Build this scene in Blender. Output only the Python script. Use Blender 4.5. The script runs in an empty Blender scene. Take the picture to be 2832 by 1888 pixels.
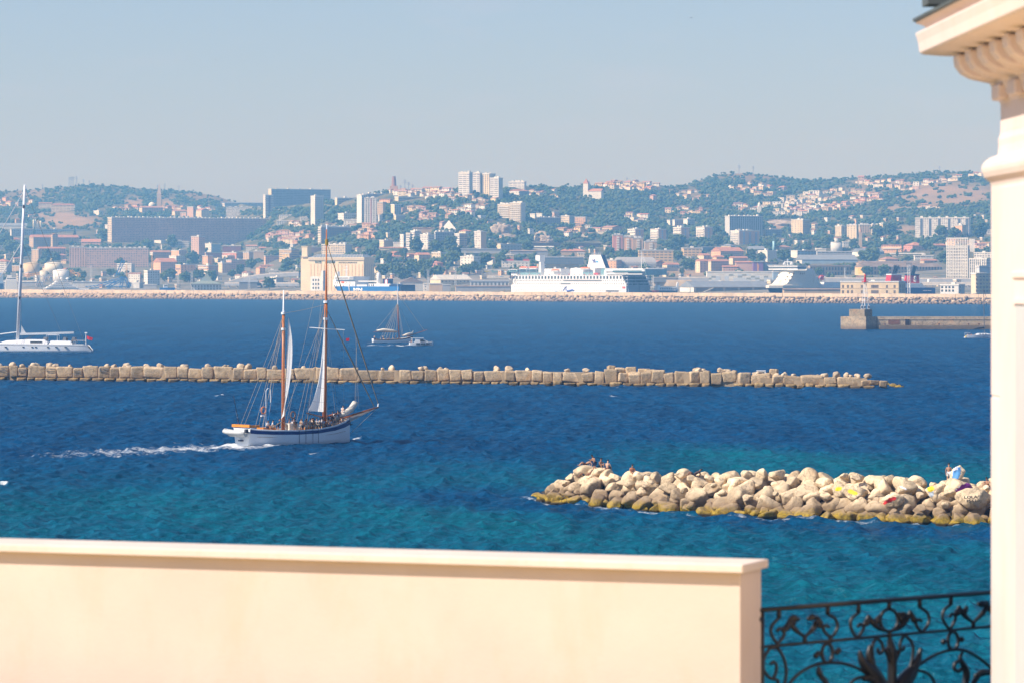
import bpy, bmesh, math, random
import numpy as np
from mathutils import Vector, Matrix, noise as mnoise
R = math.radians
random.seed(7)
rng = np.random.default_rng(11)
S = bpy.context.scene
C = S.collection
# ------------------------------------------------------------------ camera
# the picture is 2832 x 1888 units; F is the focal length and CX, HY the principal column and the horizon row in those units
F, CX, HY, CAMZ = 10620.0, 1416.0, 772.0, 20.7
cam = bpy.data.cameras.new("camera"); camo = bpy.data.objects.new("camera", cam); C.objects.link(camo)
cam.sensor_width = 36; cam.lens = 135.0
camo.location = (0, 0, CAMZ); camo.rotation_euler = (R(90), 0, 0)
cam.shift_y = -(944 - HY) / 2832
cam.clip_start = 0.5; cam.clip_end = 30000
cam.dof.use_dof = True; cam.dof.focus_distance = 800; cam.dof.aperture_fstop = 10.5
S.camera = camo
# ------------------------------------------------------------------ sky, sun, exposure
SUN_H = Vector((-0.92, -0.40, 0)).normalized(); SUN_EL = R(43)
W = bpy.data.worlds.new("World"); S.world = W; W.use_nodes = True
wt = W.node_tree; wt.nodes.clear()
wo = wt.nodes.new("ShaderNodeOutputWorld"); wb = wt.nodes.new("ShaderNodeBackground")
sk = wt.nodes.new("ShaderNodeTexSky"); sk.sky_type = 'NISHITA'; sk.sun_disc = False
sk.sun_elevation = SUN_EL; sk.sun_rotation = math.atan2(SUN_H.x, SUN_H.y)
sk.altitude = 0; sk.air_density = 1.0; sk.dust_density = 0.7; sk.ozone_density = 3.5
# faint high cloud wisps
tc = wt.nodes.new("ShaderNodeTexCoord"); mp = wt.nodes.new("ShaderNodeMapping"); mp.inputs[3].default_value = (14, 14, 70)
nz = wt.nodes.new("ShaderNodeTexNoise"); nz.inputs['Scale'].default_value = 1.6; nz.inputs['Detail'].default_value = 6
rp = wt.nodes.new("ShaderNodeMapRange"); rp.inputs[1].default_value = 0.56; rp.inputs[2].default_value = 0.8; rp.inputs[4].default_value = 0.16
mx = wt.nodes.new("ShaderNodeMix"); mx.data_type = 'RGBA'; mx.inputs['B'].default_value = (6.5, 6.0, 6.0, 1)
wt.links.new(tc.outputs['Generated'], mp.inputs[0]); wt.links.new(mp.outputs[0], nz.inputs['Vector'])
wt.links.new(nz.outputs['Fac'], rp.inputs[0]); wt.links.new(rp.outputs[0], mx.inputs['Factor'])
wt.links.new(sk.outputs[0], mx.inputs['A']); tint = wt.nodes.new('ShaderNodeMix'); tint.data_type = 'RGBA'; tint.blend_type = 'MULTIPLY'; tint.inputs['Factor'].default_value = 1; tint.inputs['B'].default_value = (1.01, 1.01, 1.21, 1); wt.links.new(mx.outputs['Result'], tint.inputs['A']); wt.links.new(tint.outputs['Result'], wb.inputs[0])
wb.inputs[1].default_value = 0.075
wt.links.new(wb.outputs[0], wo.inputs[0])
sl = bpy.data.lights.new("sun", 'SUN'); sl.energy = 4.6; sl.angle = R(0.53); sl.color = (1.0, 0.94, 0.86)
so = bpy.data.objects.new("sun", sl); C.objects.link(so)
sd = Vector((SUN_H.x * math.cos(SUN_EL), SUN_H.y * math.cos(SUN_EL), math.sin(SUN_EL)))
so.rotation_euler = (-sd).to_track_quat('-Z', 'Y').to_euler(); so.location = (-50, -50, 80)
S.view_settings.view_transform = 'Standard'; S.view_settings.look = 'None'
S.view_settings.exposure = 0.60; S.view_settings.gamma = 1.0; S.view_settings.use_curve_mapping = False
S.cycles.max_bounces = 6; S.cycles.diffuse_bounces = 3; S.cycles.glossy_bounces = 2
S.cycles.volume_bounces = 0; S.cycles.transparent_max_bounces = 8
S.cycles.use_denoising = True
# ------------------------------------------------------------------ picture <-> place
def at(px, py, Y):                      # the point that a picture position shows at distance Y
    return Vector(((px - CX) * Y / F, Y, CAMZ + (HY - py) * Y / F))
def on_sea(px, py, z=0.0):
    Y = (CAMZ - z) * F / (py - HY)
    return Vector(((px - CX) * Y / F, Y, z))
TILE = (0, 450, 900, 1350, 1800, 2250)
def tp(T, x, y): return TILE[T] + x / 4.02, 460 + y / 4.02
SKYX = [-900, 0, 60, 130, 200, 240, 330, 430, 520, 600, 640, 700, 760, 950, 1000, 1080, 1150, 1250, 1350, 1450, 1500, 1560, 1640, 1680, 1740, 1800, 1860, 1900, 1950, 2000, 2060, 2120, 2180, 2240, 2330, 2420, 2500, 2560, 2640, 2700, 2750, 2832, 3700]
SKYY = [545, 532, 528, 522, 515, 512, 517, 525, 530, 543, 558, 572, 574, 552, 544, 528, 528, 525, 522, 516, 516, 519, 514, 507, 504, 510, 517, 512, 495, 482, 480, 484, 497, 498, 496, 491, 484, 478, 476, 477, 480, 486, 520]
def sky_row(px): return np.interp(px, SKYX, SKYY)
def far_y(px): return np.interp(px, [-900, 0, 640, 760, 950, 1300, 1500, 2000, 2300, 2832, 3700], [7600, 7600, 7600, 6500, 5900, 5700, 6000, 6800, 7000, 6600, 6600])
def wall_y(px): return CAMZ * F / (52.0 + 18.0 * px / 2740.0)      # distance of the harbour wall's foot
def quay_y(px): return wall_y(px) + 340.0
def quay_row(px): return HY + (CAMZ - 4.0) * F / quay_y(px)
def ground_t(px, t):
    Yq = quay_y(px); return Yq + (far_y(px) - Yq) * np.power(t, .82)
def ground(px, py):
    q = quay_row(px); t = min(max((q - py) / (q - sky_row(px)), 0.0), 1.0)
    Y = float(ground_t(px, t)); return Vector(((px - CX) * Y / F, Y, CAMZ + (HY - min(py, q)) * Y / F))
def G(T, x, y): return ground(*tp(T, x, y))
# ------------------------------------------------------------------ materials
MATS = {}
def nd(t, kind, **kw):
    n = t.nodes.new(kind)
    for k, v in kw.items():
        if k.startswith('i_'): n.inputs[k[2:].replace('_', ' ')].default_value = v
        else: setattr(n, k, v)
    return n
def new_mat(name):
    m = bpy.data.materials.new(name); m.use_nodes = True
    return m, m.node_tree, m.node_tree.nodes['Principled BSDF']
def math_n(t, op, a, b=None, c=None):
    n = t.nodes.new("ShaderNodeMath"); n.operation = op
    for i, v in enumerate((a, b, c)):
        if v is None: continue
        if isinstance(v, (int, float)): n.inputs[i].default_value = v
        else: t.links.new(v, n.inputs[i])
    return n.outputs[0]
def mix_n(t, fac, a, b, blend='MIX'):
    n = t.nodes.new("ShaderNodeMix"); n.data_type = 'RGBA'; n.blend_type = blend
    for k, v in (('Factor', fac), ('A', a), ('B', b)):
        if isinstance(v, (int, float)): n.inputs[k].default_value = v
        elif isinstance(v, tuple): n.inputs[k].default_value = (*v[:3], 1)
        else: t.links.new(v, n.inputs[k])
    return n.outputs['Result']
def ramp_n(t, src, lo, hi, a=0.0, b=1.0):
    n = t.nodes.new("ShaderNodeMapRange"); t.links.new(src, n.inputs[0])
    for i, v in enumerate((lo, hi, a, b)): n.inputs[i + 1].default_value = v
    return n.outputs[0]
def noise_n(t, scale, detail=4, coord='Object', rough=0.6, scl=None):
    c = t.nodes.new("ShaderNodeTexCoord") if coord in ('Object', 'UV') else t.nodes.new("ShaderNodeNewGeometry")
    o = c.outputs[coord] if coord in ('Object', 'UV') else c.outputs['Position']
    if scl:
        mpn = t.nodes.new("ShaderNodeMapping"); mpn.inputs[3].default_value = scl; t.links.new(o, mpn.inputs[0]); o = mpn.outputs[0]
    n = t.nodes.new("ShaderNodeTexNoise"); n.inputs['Scale'].default_value = scale; n.inputs['Detail'].default_value = detail; n.inputs['Roughness'].default_value = rough
    t.links.new(o, n.inputs['Vector']); return n.outputs['Fac']
def M(name, col, rough=0.7, var=0.18, scale=1.0, bump=0.0, spec=0.3, metal=0.0, coord='Object', objcol=False):
    if name in MATS: return MATS[name]
    m, t, b = new_mat(name)
    f = noise_n(t, scale, 5, coord)
    f2 = ramp_n(t, f, 0.3, 0.7, 1 - var, 1 + var * 0.6)
    if objcol:
        oi = t.nodes.new("ShaderNodeObjectInfo"); base = oi.outputs['Color']
    else: base = tuple(col)
    vm = t.nodes.new("ShaderNodeVectorMath"); vm.operation = 'SCALE'
    if objcol: t.links.new(base, vm.inputs[0])
    else: vm.inputs[0].default_value = base
    t.links.new(f2, vm.inputs['Scale']); t.links.new(vm.outputs[0], b.inputs['Base Color'])
    b.inputs['Roughness'].default_value = rough; b.inputs['Specular IOR Level'].default_value = spec; b.inputs['Metallic'].default_value = metal
    if bump:
        bn = t.nodes.new("ShaderNodeBump"); bn.inputs['Strength'].default_value = bump; bn.inputs['Distance'].default_value = 0.05
        t.links.new(noise_n(t, scale * 6, 6, coord), bn.inputs['Height']); t.links.new(bn.outputs[0], b.inputs['Normal'])
    MATS[name] = m; return m
def facade(col, style='w', dark=None):
    dark = dark or ((.19, .19, .22) if style in 'dgb' else (.11, .12, .14))  # balcony styles: shade of the recesses put into the dark tone
    """wall with window openings or shaded balcony recesses laid out in metres by its UV map; every opening gets its own tone (curtain, shutter, glass)"""
    P = {'w': (3.2, 3.0, 0.42, 0.5, 0.55), 'b': (7.0, 2.9, 0.88, 0.5, 0.5), 'g': (3.4, 3.0, 0.74, 0.66, 0.6), 'v': (3.6, 3.0, 0.4, 0.8, 0.4), 's': (4.6, 3.1, 0.3, 0.42, 0.4),
         'n': (9.0, 9.0, 0.0, 0.0, 0.0), 'd': (2.6, 2.8, 0.6, 0.62, 0.75), 'a': (4.2, 5.5, 0.5, 0.62, 0.2), 'f': (5.2, 3.3, 0.72, 0.4, 0.15)}[style]
    key = ('facade', tuple(round(c, 3) for c in col), style)
    if key in MATS: return MATS[key]
    m, t, b = new_mat("facade"); pu, pv, wu, wv, vary = P
    uv = t.nodes.new("ShaderNodeUVMap"); sp = t.nodes.new("ShaderNodeSeparateXYZ"); t.links.new(uv.outputs[0], sp.inputs[0])
    U = math_n(t, 'DIVIDE', sp.outputs[0], pu); V = math_n(t, 'DIVIDE', sp.outputs[1], pv)
    fu = math_n(t, 'ABSOLUTE', math_n(t, 'SUBTRACT', math_n(t, 'FRACT', U), 0.5)); fv = math_n(t, 'ABSOLUTE', math_n(t, 'SUBTRACT', math_n(t, 'FRACT', V), 0.52))
    mask = math_n(t, 'MULTIPLY', math_n(t, 'LESS_THAN', fu, wu / 2), math_n(t, 'LESS_THAN', fv, wv / 2))
    cb = t.nodes.new("ShaderNodeCombineXYZ"); t.links.new(math_n(t, 'FLOOR', U), cb.inputs[0]); t.links.new(math_n(t, 'FLOOR', V), cb.inputs[1])
    wn = t.nodes.new("ShaderNodeTexWhiteNoise"); wn.noise_dimensions = '2D'; t.links.new(cb.outputs[0], wn.inputs['Vector'])
    tone = math_n(t, 'MULTIPLY', math_n(t, 'POWER', wn.outputs['Value'], 2.2), vary)
    glass = mix_n(t, tone, dark, tuple(min(1, c * 0.9 + 0.03) for c in col))
    st = ramp_n(t, noise_n(t, 0.09, 6, 'UV', 0.65, (1, 0.35, 1)), 0.3, 0.75, 1.1, 0.74)
    vm = t.nodes.new("ShaderNodeVectorMath"); vm.operation = 'SCALE'; vm.inputs[0].default_value = col; t.links.new(st, vm.inputs['Scale'])
    t.links.new(mix_n(t, mask, vm.outputs[0], glass), b.inputs['Base Color'])
    b.inputs['Roughness'].default_value = 0.75; b.inputs['Specular IOR Level'].default_value = 0.2
    MATS[key] = m; return m
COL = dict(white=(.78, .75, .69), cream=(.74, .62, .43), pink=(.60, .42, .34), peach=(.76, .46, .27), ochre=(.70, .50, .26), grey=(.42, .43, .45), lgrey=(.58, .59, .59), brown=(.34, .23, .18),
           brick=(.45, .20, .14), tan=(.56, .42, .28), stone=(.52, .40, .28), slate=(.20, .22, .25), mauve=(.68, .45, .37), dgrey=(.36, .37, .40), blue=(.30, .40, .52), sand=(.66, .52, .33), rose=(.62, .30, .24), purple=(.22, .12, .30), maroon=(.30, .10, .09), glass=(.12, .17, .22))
TERRA = M('terracotta', (.47, .23, .15), .85, .3, .3, coord='Object')
TERRA2 = M('old_terracotta', (.42, .24, .17), .85, .3, .3)
FLAT = M('gravel_roof', (.42, .40, .37), .9, .2, .2)
SLATE = M('sheet_roof', (.24, .27, .31), .6, .15, .15)
ROOFW = M('pale_sheet_roof', (.62, .60, .55), .7, .15, .15)
ROOFB = M('rusty_sheet_roof', (.27, .21, .17), .8, .35, .12)
# ------------------------------------------------------------------ mesh building
class MB:
    def __init__(s): s.v = []; s.f = []; s.m = []; s.uv = {}
    def add(s, vs, fs, mi=0, uvs=None):
        o = len(s.v); s.v += [tuple(p) for p in vs]
        for k, f in enumerate(fs):
            if uvs is not None and uvs[k] is not None: s.uv[len(s.f)] = uvs[k]
            s.f.append(tuple(i + o for i in f)); s.m.append(mi)
        return s
    def box(s, x0, y0, z0, x1, y1, z1, mi=0, top=True, uv=False):
        vs = [(x0, y0, z0), (x1, y0, z0), (x1, y1, z0), (x0, y1, z0), (x0, y0, z1), (x1, y0, z1), (x1, y1, z1), (x0, y1, z1)]
        fs = [(0, 1, 5, 4), (1, 2, 6, 5), (2, 3, 7, 6), (3, 0, 4, 7)]
        us = None
        if uv:
            w, d = x1 - x0, y1 - y0
            q = lambda a, b: [(a, z0), (b, z0), (b, z1), (a, z1)]
            us = [q(0, w), q(0, d), q(0, w), q(0, d)]
        if top: fs += [(4, 5, 6, 7), (3, 2, 1, 0)]; us = us + [None, None] if us else None
        return s.add(vs, fs, mi, us)
    def obox(s, c, size, rot, mi=0):
        m = rot if isinstance(rot, Matrix) else Matrix.Rotation(rot, 3, 'Z'); h = [q / 2 for q in size]
        vs = [Vector(c) + m @ Vector((a * h[0], b * h[1], d * h[2])) for d in (-1, 1) for a, b in ((-1, -1), (1, -1), (1, 1), (-1, 1))]
        return s.add(vs, [(0, 1, 5, 4), (1, 2, 6, 5), (2, 3, 7, 6), (3, 0, 4, 7), (4, 5, 6, 7), (3, 2, 1, 0)], mi)
    def prism(s, pts, z0, z1, mi=0):
        n = len(pts); vs = [(x, y, z0) for x, y in pts] + [(x, y, z1) for x, y in pts]
        return s.add(vs, [(i, (i + 1) % n, n + (i + 1) % n, n + i) for i in range(n)] + [tuple(range(n, 2 * n)), tuple(range(n - 1, -1, -1))], mi)
    def loft(s, rings, mi=0, cap=True, closed=True):
        n = len(rings[0]); vs = [p for r in rings for p in r]; fs = []
        for k in range(len(rings) - 1):
            for i in range(n if closed else n - 1):
                j = (i + 1) % n; fs.append((k * n + i, k * n + j, (k + 1) * n + j, (k + 1) * n + i))
        if cap: fs += [tuple(range(n - 1, -1, -1)), tuple(range((len(rings) - 1) * n, len(rings) * n))]
        return s.add(vs, fs, mi)
    def tube(s, pts, r, n=6, mi=0, cap=True):
        pts = [Vector(p) for p in pts]; rs = r if isinstance(r, (list, tuple)) else [r] * len(pts); rings = []; prev = None
        for i, p in enumerate(pts):
            d = (pts[min(i + 1, len(pts) - 1)] - pts[max(i - 1, 0)]).normalized()
            if prev is None:
                a = Vector((0, 0, 1)) if abs(d.z) < 0.9 else Vector((1, 0, 0)); prev = d.cross(a).normalized()
            u = (prev - d * prev.dot(d)).normalized(); w = d.cross(u); prev = u
            rings.append([p + (u * math.cos(2 * math.pi * k / n) + w * math.sin(2 * math.pi * k / n)) * rs[i] for k in range(n)])
        return s.loft(rings, mi, cap)
    def lathe(s, prof, n=20, c=(0, 0), mi=0):
        return s.loft([[(c[0] + r * math.cos(2 * math.pi * k / n), c[1] + r * math.sin(2 * math.pi * k / n), z) for k in range(n)] for r, z in prof], mi)
    def sheet(s, grid, mi=0):
        n = len(grid[0]); return s.add([p for r in grid for p in r], [(k * n + i, k * n + i + 1, (k + 1) * n + i + 1, (k + 1) * n + i) for k in range(len(grid) - 1) for i in range(n - 1)], mi)
    def mesh(s, name, mats, smooth=False):
        me = bpy.data.meshes.new(name); me.from_pydata(s.v, [], s.f)
        for m in (mats if isinstance(mats, (list, tuple)) else [mats]): me.materials.append(m)
        if any(s.m): me.polygons.foreach_set('material_index', s.m)
        if s.uv:
            ul = me.uv_layers.new(name='UVMap')
            for fi, us in s.uv.items():
                for k, li in enumerate(me.polygons[fi].loop_indices): ul.data[li].uv = us[k]
        if smooth: me.polygons.foreach_set('use_smooth', [True] * len(me.polygons))
        me.update(); return me
    def build(s, name, mats, parent=None, smooth=False, loc=None, rz=None):
        return obj(name, s.mesh(name, mats, smooth), parent, loc, rz)
def obj(name, me, parent=None, loc=None, rz=None):
    o = bpy.data.objects.new(name, me); C.objects.link(o)
    if parent is not None: o.parent = parent
    if loc is not None: o.location = loc
    if rz is not None: o.rotation_euler = (0, 0, rz)
    return o
USED = {}
def tag(o, label, cat, group=None, kind=None):
    o['label'] = ' '.join(label.split()[:16]); o['category'] = cat
    if group: o['group'] = group
    if kind: o['kind'] = kind
    return o
def thing(name, label, cat, loc=(0, 0, 0), rz=0, group=None):
    o = obj(name, None, None, loc, rz); o.empty_display_size = 0.2
    return tag(o, label, cat, group)
def struct(o, kind='structure'): o['kind'] = kind; return o
ONES = 'first second third fourth fifth sixth seventh eighth ninth tenth eleventh twelfth thirteenth fourteenth fifteenth sixteenth seventeenth eighteenth nineteenth'.split()
TENS = {2: ('twentieth', 'twenty'), 3: ('thirtieth', 'thirty'), 4: ('fortieth', 'forty'), 5: ('fiftieth', 'fifty'), 6: ('sixtieth', 'sixty'), 7: ('seventieth', 'seventy'), 8: ('eightieth', 'eighty'), 9: ('ninetieth', 'ninety')}
def nth(k):                                    # 1 -> first
    if k < 20: return ONES[k - 1]
    if k >= 100: return 'hundred-and-' + nth(k - 100) if k > 100 else 'hundredth'
    a, b = TENS[k // 10]; return a if k % 10 == 0 else b + '-' + ONES[k % 10 - 1]
def text_mesh(body, h, w=None, depth=0.05, font_space=1.0, bold=0.055):
    cu = bpy.data.curves.new('lettering', 'FONT'); cu.body = body; cu.size = 1.0; cu.extrude = 0.0; cu.offset = bold; cu.resolution_u = 3; cu.space_character = font_space
    o = bpy.data.objects.new('lettering', cu); C.objects.link(o)
    me = bpy.data.meshes.new_from_object(o.evaluated_get(bpy.context.evaluated_depsgraph_get()))
    bpy.data.objects.remove(o); bpy.data.curves.remove(cu)
    n = len(me.vertices); co = np.empty(n * 3); me.vertices.foreach_get('co', co); co = co.reshape(-1, 3)
    mn, mxx = co.min(0), co.max(0); ext = mxx - mn
    co[:, 0] = (co[:, 0] - mn[0]) * ((w / ext[0]) if w else (h / ext[1])); co[:, 1] = (co[:, 1] - mn[1]) * h / ext[1]
    me.vertices.foreach_set('co', co.ravel())
    bm = bmesh.new(); bm.from_mesh(me); r = bmesh.ops.extrude_face_region(bm, geom=bm.faces[:])
    bmesh.ops.translate(bm, vec=(0, 0, depth), verts=[e for e in r['geom'] if isinstance(e, bmesh.types.BMVert)])
    bm.to_mesh(me); bm.free(); return me
def text_part(body, h, w, mat_, parent, loc, axis_x, up=(0, 0, 1), depth=0.06):
    me = text_mesh(body, h, w, depth); me.materials.append(mat_); o = obj('lettering', me, parent)
    ax = Vector(axis_x).normalized(); upv = Vector(up).normalized(); nz_ = ax.cross(upv)
    o.matrix_local = Matrix.Translation(loc) @ Matrix((ax, upv, nz_)).transposed().to_4x4(); return o
def np_mesh(name, v, f, mats, attrs=None, smooth=False):
    v = np.asarray(v, np.float32); f = np.asarray(f, np.int32); k = f.shape[1]
    me = bpy.data.meshes.new(name); me.vertices.add(len(v)); me.vertices.foreach_set('co', v.ravel())
    me.loops.add(f.size); me.loops.foreach_set('vertex_index', f.ravel())
    me.polygons.add(len(f)); me.polygons.foreach_set('loop_start', np.arange(0, f.size, k, dtype=np.int32))
    if smooth: me.polygons.foreach_set('use_smooth', np.ones(len(f), bool))
    for m in (mats if isinstance(mats, (list, tuple)) else [mats]): me.materials.append(m)
    for an, av in (attrs or {}).items():
        a = me.attributes.new(an, 'FLOAT', 'POINT'); a.data.foreach_set('value', np.asarray(av, np.float32))
    me.update(calc_edges=True); return me
# ================================================================== SEA
def sea_rows():
    ys = [-260.0, -120.0, -40.0, 4, 30, 60, 90, 115]; y = 130.0
    while y < 4500: ys.append(y); y += y / float(np.interp(y, [1400, 3000], [980, 420]))
    return np.array(ys + [5200, 6500, 8000, 10000], float)
def build_sea():
    Y = sea_rows(); uf = np.linspace(-0.168, 0.168, 500)
    sx = [0.2, 0.26, 0.34, 0.45, 0.6, 0.8]; u = np.concatenate([-np.array(sx[::-1]), uf, np.array(sx)])
    half = np.where(Y < 130, 130.0, Y)
    X = half[:, None] * u[None, :]; YY = np.repeat(Y[:, None], len(u), 1); X = X.copy(); X[:, :6] = np.minimum(X[:, :6], -(0.0 + np.array([900, 700, 520, 380, 260, 180])[None, :])); X[:, -6:] = np.maximum(X[:, -6:], np.array([180, 260, 380, 520, 700, 900])[None, :])
    X[:, 0] = np.minimum(X[:, 0], -3500); X[:, -1] = np.maximum(X[:, -1], 3500)
    dY = np.gradient(Y); Z = np.zeros_like(X); DX = np.zeros_like(X); DY = np.zeros_like(X)
    r2 = np.random.default_rng(3); K = 72
    lam = np.exp(r2.uniform(np.log(.6), np.log(6.0), K)); th = R(205) + r2.normal(0, .62, K); ph = r2.uniform(0, 6.283, K)
    amp = (lam / 4.0) ** 0.85 * np.exp(-(lam / 8.0) ** 2); amp *= 0.165 / math.sqrt((amp ** 2).sum() / 2)
    for k in range(K):
        kk = 2 * math.pi / lam[k]; cx, cy = math.cos(th[k]), math.sin(th[k])
        p = kk * (X * cx + YY * cy) + ph[k]
        att = np.clip((lam[k] / dY - 2.0) / 1.6, 0, 1)[:, None] * amp[k]
        # sharpened crests
        Z += att * np.cos(p); s_ = np.sin(p) * att * 0.8
        DX -= s_ * cx; DY -= s_ * cy
    edge = ((np.abs(u) < 0.17)[None, :] & (Y > 128)[:, None] & (Y < 4300)[:, None])
    Z *= edge; DX *= edge; DY *= edge
    # foam: rare breaking crests, wakes, surf at the rocks
    foam = np.zeros_like(X)
    pn = lambda a, b, ph_: np.sin(X * a + ph_) * np.sin(YY * b + ph_ * 1.7) + 0.6 * np.sin(X * a * 2.3 + YY * b * 1.1 + ph_ * 3)
    big = pn(.045, .03, 1.1) + pn(.11, .07, 2.7)
    foam = np.maximum(foam, np.clip((Z - 0.60 - 0.07 * (1.3 - np.clip(big, -1, 1.6))) / 0.08, 0, 1) * 0.8)
    def trail(pts, widths, strength):
        nonlocal foam
        for (a, b), (w0, w1), (s0, s1) in zip(zip(pts, pts[1:]), zip(widths, widths[1:]), zip(strength, strength[1:])):
            d = np.array(b) - np.array(a); L = (d ** 2).sum(); t = np.clip(((X - a[0]) * d[0] + (YY - a[1]) * d[1]) / L, 0, 1)
            q = np.hypot(X - a[0] - t * d[0], YY - a[1] - t * d[1]); w = w0 + (w1 - w0) * t; s = s0 + (s1 - s0) * t
            foam = np.maximum(foam, s * np.clip(1 - q / w, 0, 1) ** 0.7)
    P = lambda px, py: tuple(on_sea(px, py))[:2]
    trail([P(755, 1232), P(690, 1231), P(600, 1238), P(460, 1244), P(300, 1252), P(120, 1262)], [1.8, 5, 9, 12, 14, 14], [.8, .9, .70, .58, .48, .35])
    trail([P(850, 1229), P(950, 1222), P(975, 1214), P(1003, 1210)], [.8, .9, 2.0, 1.6], [.4, .45, .75, .3])
    trail([P(-6, 1337), P(14, 1341)], [1.2, 1.0], [1.0, .8]); trail([P(1690, 1095), P(1702, 1096)], [.8, .8], [.8, .8]); trail([P(600, 1093), P(614, 1094)], [.9, .9], [.9, .8]); trail([P(860, 1252), P(905, 1253)], [.8, .8], [.7, .6])
    trail([P(440, 1222), P(620, 1232)], [1.5, 1.5], [.5, .5])
    trail([P(1185, 954.5), P(1130, 955.5), P(1060, 955.5), P(985, 955)], [3, 4.5, 4, 3], [1.0, 1.0, .75, .5]); trail([P(1030, 948), P(985, 950)], [3, 2], [.5, .1])
    trail([P(2668, 934.5), P(2752, 935)], [2.5, 2.5], [.55, .6])
    trail([P(0, 972.5), P(258, 974)], [1.5, 1.5], [.25, .25])
    trail(ROCK_FOOT, [1.3] * len(ROCK_FOOT), [.5] + [.5] * (len(ROCK_FOOT) - 1)); trail([P(1450, 1376), P(1500, 1392)], [1.2, 1.0], [.5, .5])
    trail([(p[0], p[1] - 1.2) for p in BLOCK_FOOT], [1.2, 1.2], [.3, .4])
    # sea bed: pale sand makes turquoise shallows, weed makes dark patches; 0 deep .. 1 shallow
    pr, pc = HY + CAMZ * F / np.maximum(YY, 60), CX + X * F / np.maximum(YY, 60)
    wig = 16 * np.sin(X * .06 + 1) + 8 * np.sin(X * .17 + YY * .05) + 6 * np.sin(YY * .21 + X * .03)
    sh = np.clip((pr + wig * np.clip(YY / 420, .3, 1) - 1250) / 140, 0, 1)
    right = np.clip((pr + wig - 1222) / 45, 0, 1) * np.clip((pc - 1500) / 500, 0, 1); sh = np.maximum(sh, right)
    for (a, b, w_, s_) in ((1240, 1372, 26, .8), (1500, 1398, 20, .95), (1700, 1418, 20, .9), (2100, 1444, 22, .95), (2450, 1466, 24, .95), (2760, 1480, 26, .95), (1350, 1378, 20, .7), (700, 1290, 22, .5), (2450, 1560, 16, .35)):
        q = ((pc - a) / (240 if w_ > 15 else 200)) ** 2 + ((pr + wig * .35 - b) / w_) ** 2; sh *= 1 - s_ * np.exp(-q)
    sh *= 0.86 + 0.14 * np.clip(big, -1, 1)
    V = np.stack([X + DX, YY + DY, Z], -1).reshape(-1, 3); n, m = X.shape
    i = np.arange(n * m).reshape(n, m); Fc = np.stack([i[:-1, :-1], i[:-1, 1:], i[1:, 1:], i[1:, :-1]], -1).reshape(-1, 4)
    mm, t, b = new_mat('sea_water')
    at_ = lambda nm: nd(t, 'ShaderNodeAttribute', attribute_name=nm).outputs['Fac']
    gust = noise_n(t, 0.02, 5, 'Position', .65, (1, .45, 1)); streak = noise_n(t, .6, 6, 'Position', .7, (1, .30, 1)); chop_shade = ramp_n(t, math_n(t, 'ADD', math_n(t, 'ADD', math_n(t, 'MULTIPLY', streak, .45), math_n(t, 'MULTIPLY', noise_n(t, 1.3, 5, 'Position', .75, (.75, 1, 1)), .5)), math_n(t, 'MULTIPLY', noise_n(t, .13, 6, 'Position', .7, (1, .07, 1)), .35)), .565, .735)  # noise puts wave light and shade into the water colour
    deep = mix_n(t, ramp_n(t, gust, .35, .65), (.002, .048, .130), (.003, .062, .156)); deep = mix_n(t, chop_shade, mix_n(t, .8, deep, (.0005, .012, .042)), deep)
    f1 = noise_n(t, 0.10, 5, 'Position', .6); shal = mix_n(t, ramp_n(t, f1, .35, .65), (.003, .108, .150), (.003, .094, .145)); shal = mix_n(t, ramp_n(t, chop_shade, 0, 1, .75, 0), shal, (.000, .036, .055))
    base = mix_n(t, at_('shallow'), deep, shal)
    fa = at_('foam'); fn = math_n(t, 'ADD', math_n(t, 'MULTIPLY', noise_n(t, 1.5, 7, 'Position', .75), .6), math_n(t, 'MULTIPLY', noise_n(t, .22, 5, 'Position', .7, (1, .8, 1)), .42)); fm = ramp_n(t, math_n(t, 'SUBTRACT', math_n(t, 'ADD', math_n(t, 'MULTIPLY', fa, .62), math_n(t, 'MULTIPLY', fn, 1.15)), .58), .24, .56)
    bn = nd(t, 'ShaderNodeBump', i_Strength=.8, i_Distance=.3); t.links.new(noise_n(t, 1.7, 6, 'Position', .66, (1, .7, 1)), bn.inputs['Height'])
    t.nodes.remove(b); df = nd(t, 'ShaderNodeBsdfDiffuse'); gl = nd(t, 'ShaderNodeBsdfGlossy', i_Roughness=.16, i_Color=(.62, .86, 1, 1)); fr = nd(t, 'ShaderNodeFresnel', i_IOR=1.33); ms = nd(t, 'ShaderNodeMixShader')
    t.links.new(mix_n(t, fm, base, (.74, .76, .76)), df.inputs[0]); [t.links.new(bn.outputs[0], q.inputs['Normal']) for q in (df, gl, fr)]
    t.links.new(math_n(t, 'MULTIPLY', ramp_n(t, fr.outputs[0], .02, .60, .01, .22), ramp_n(t, fm, 0, 1, 1, .1)), ms.inputs[0]); t.links.new(df.outputs[0], ms.inputs[1]); t.links.new(gl.outputs[0], ms.inputs[2]); t.links.new(ms.outputs[0], t.nodes['Material Output'].inputs[0])
    me = np_mesh('sea', V, Fc, mm, {'foam': foam.ravel(), 'shallow': sh.ravel()}, smooth=True)
    struct(obj('sea', me))
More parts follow.
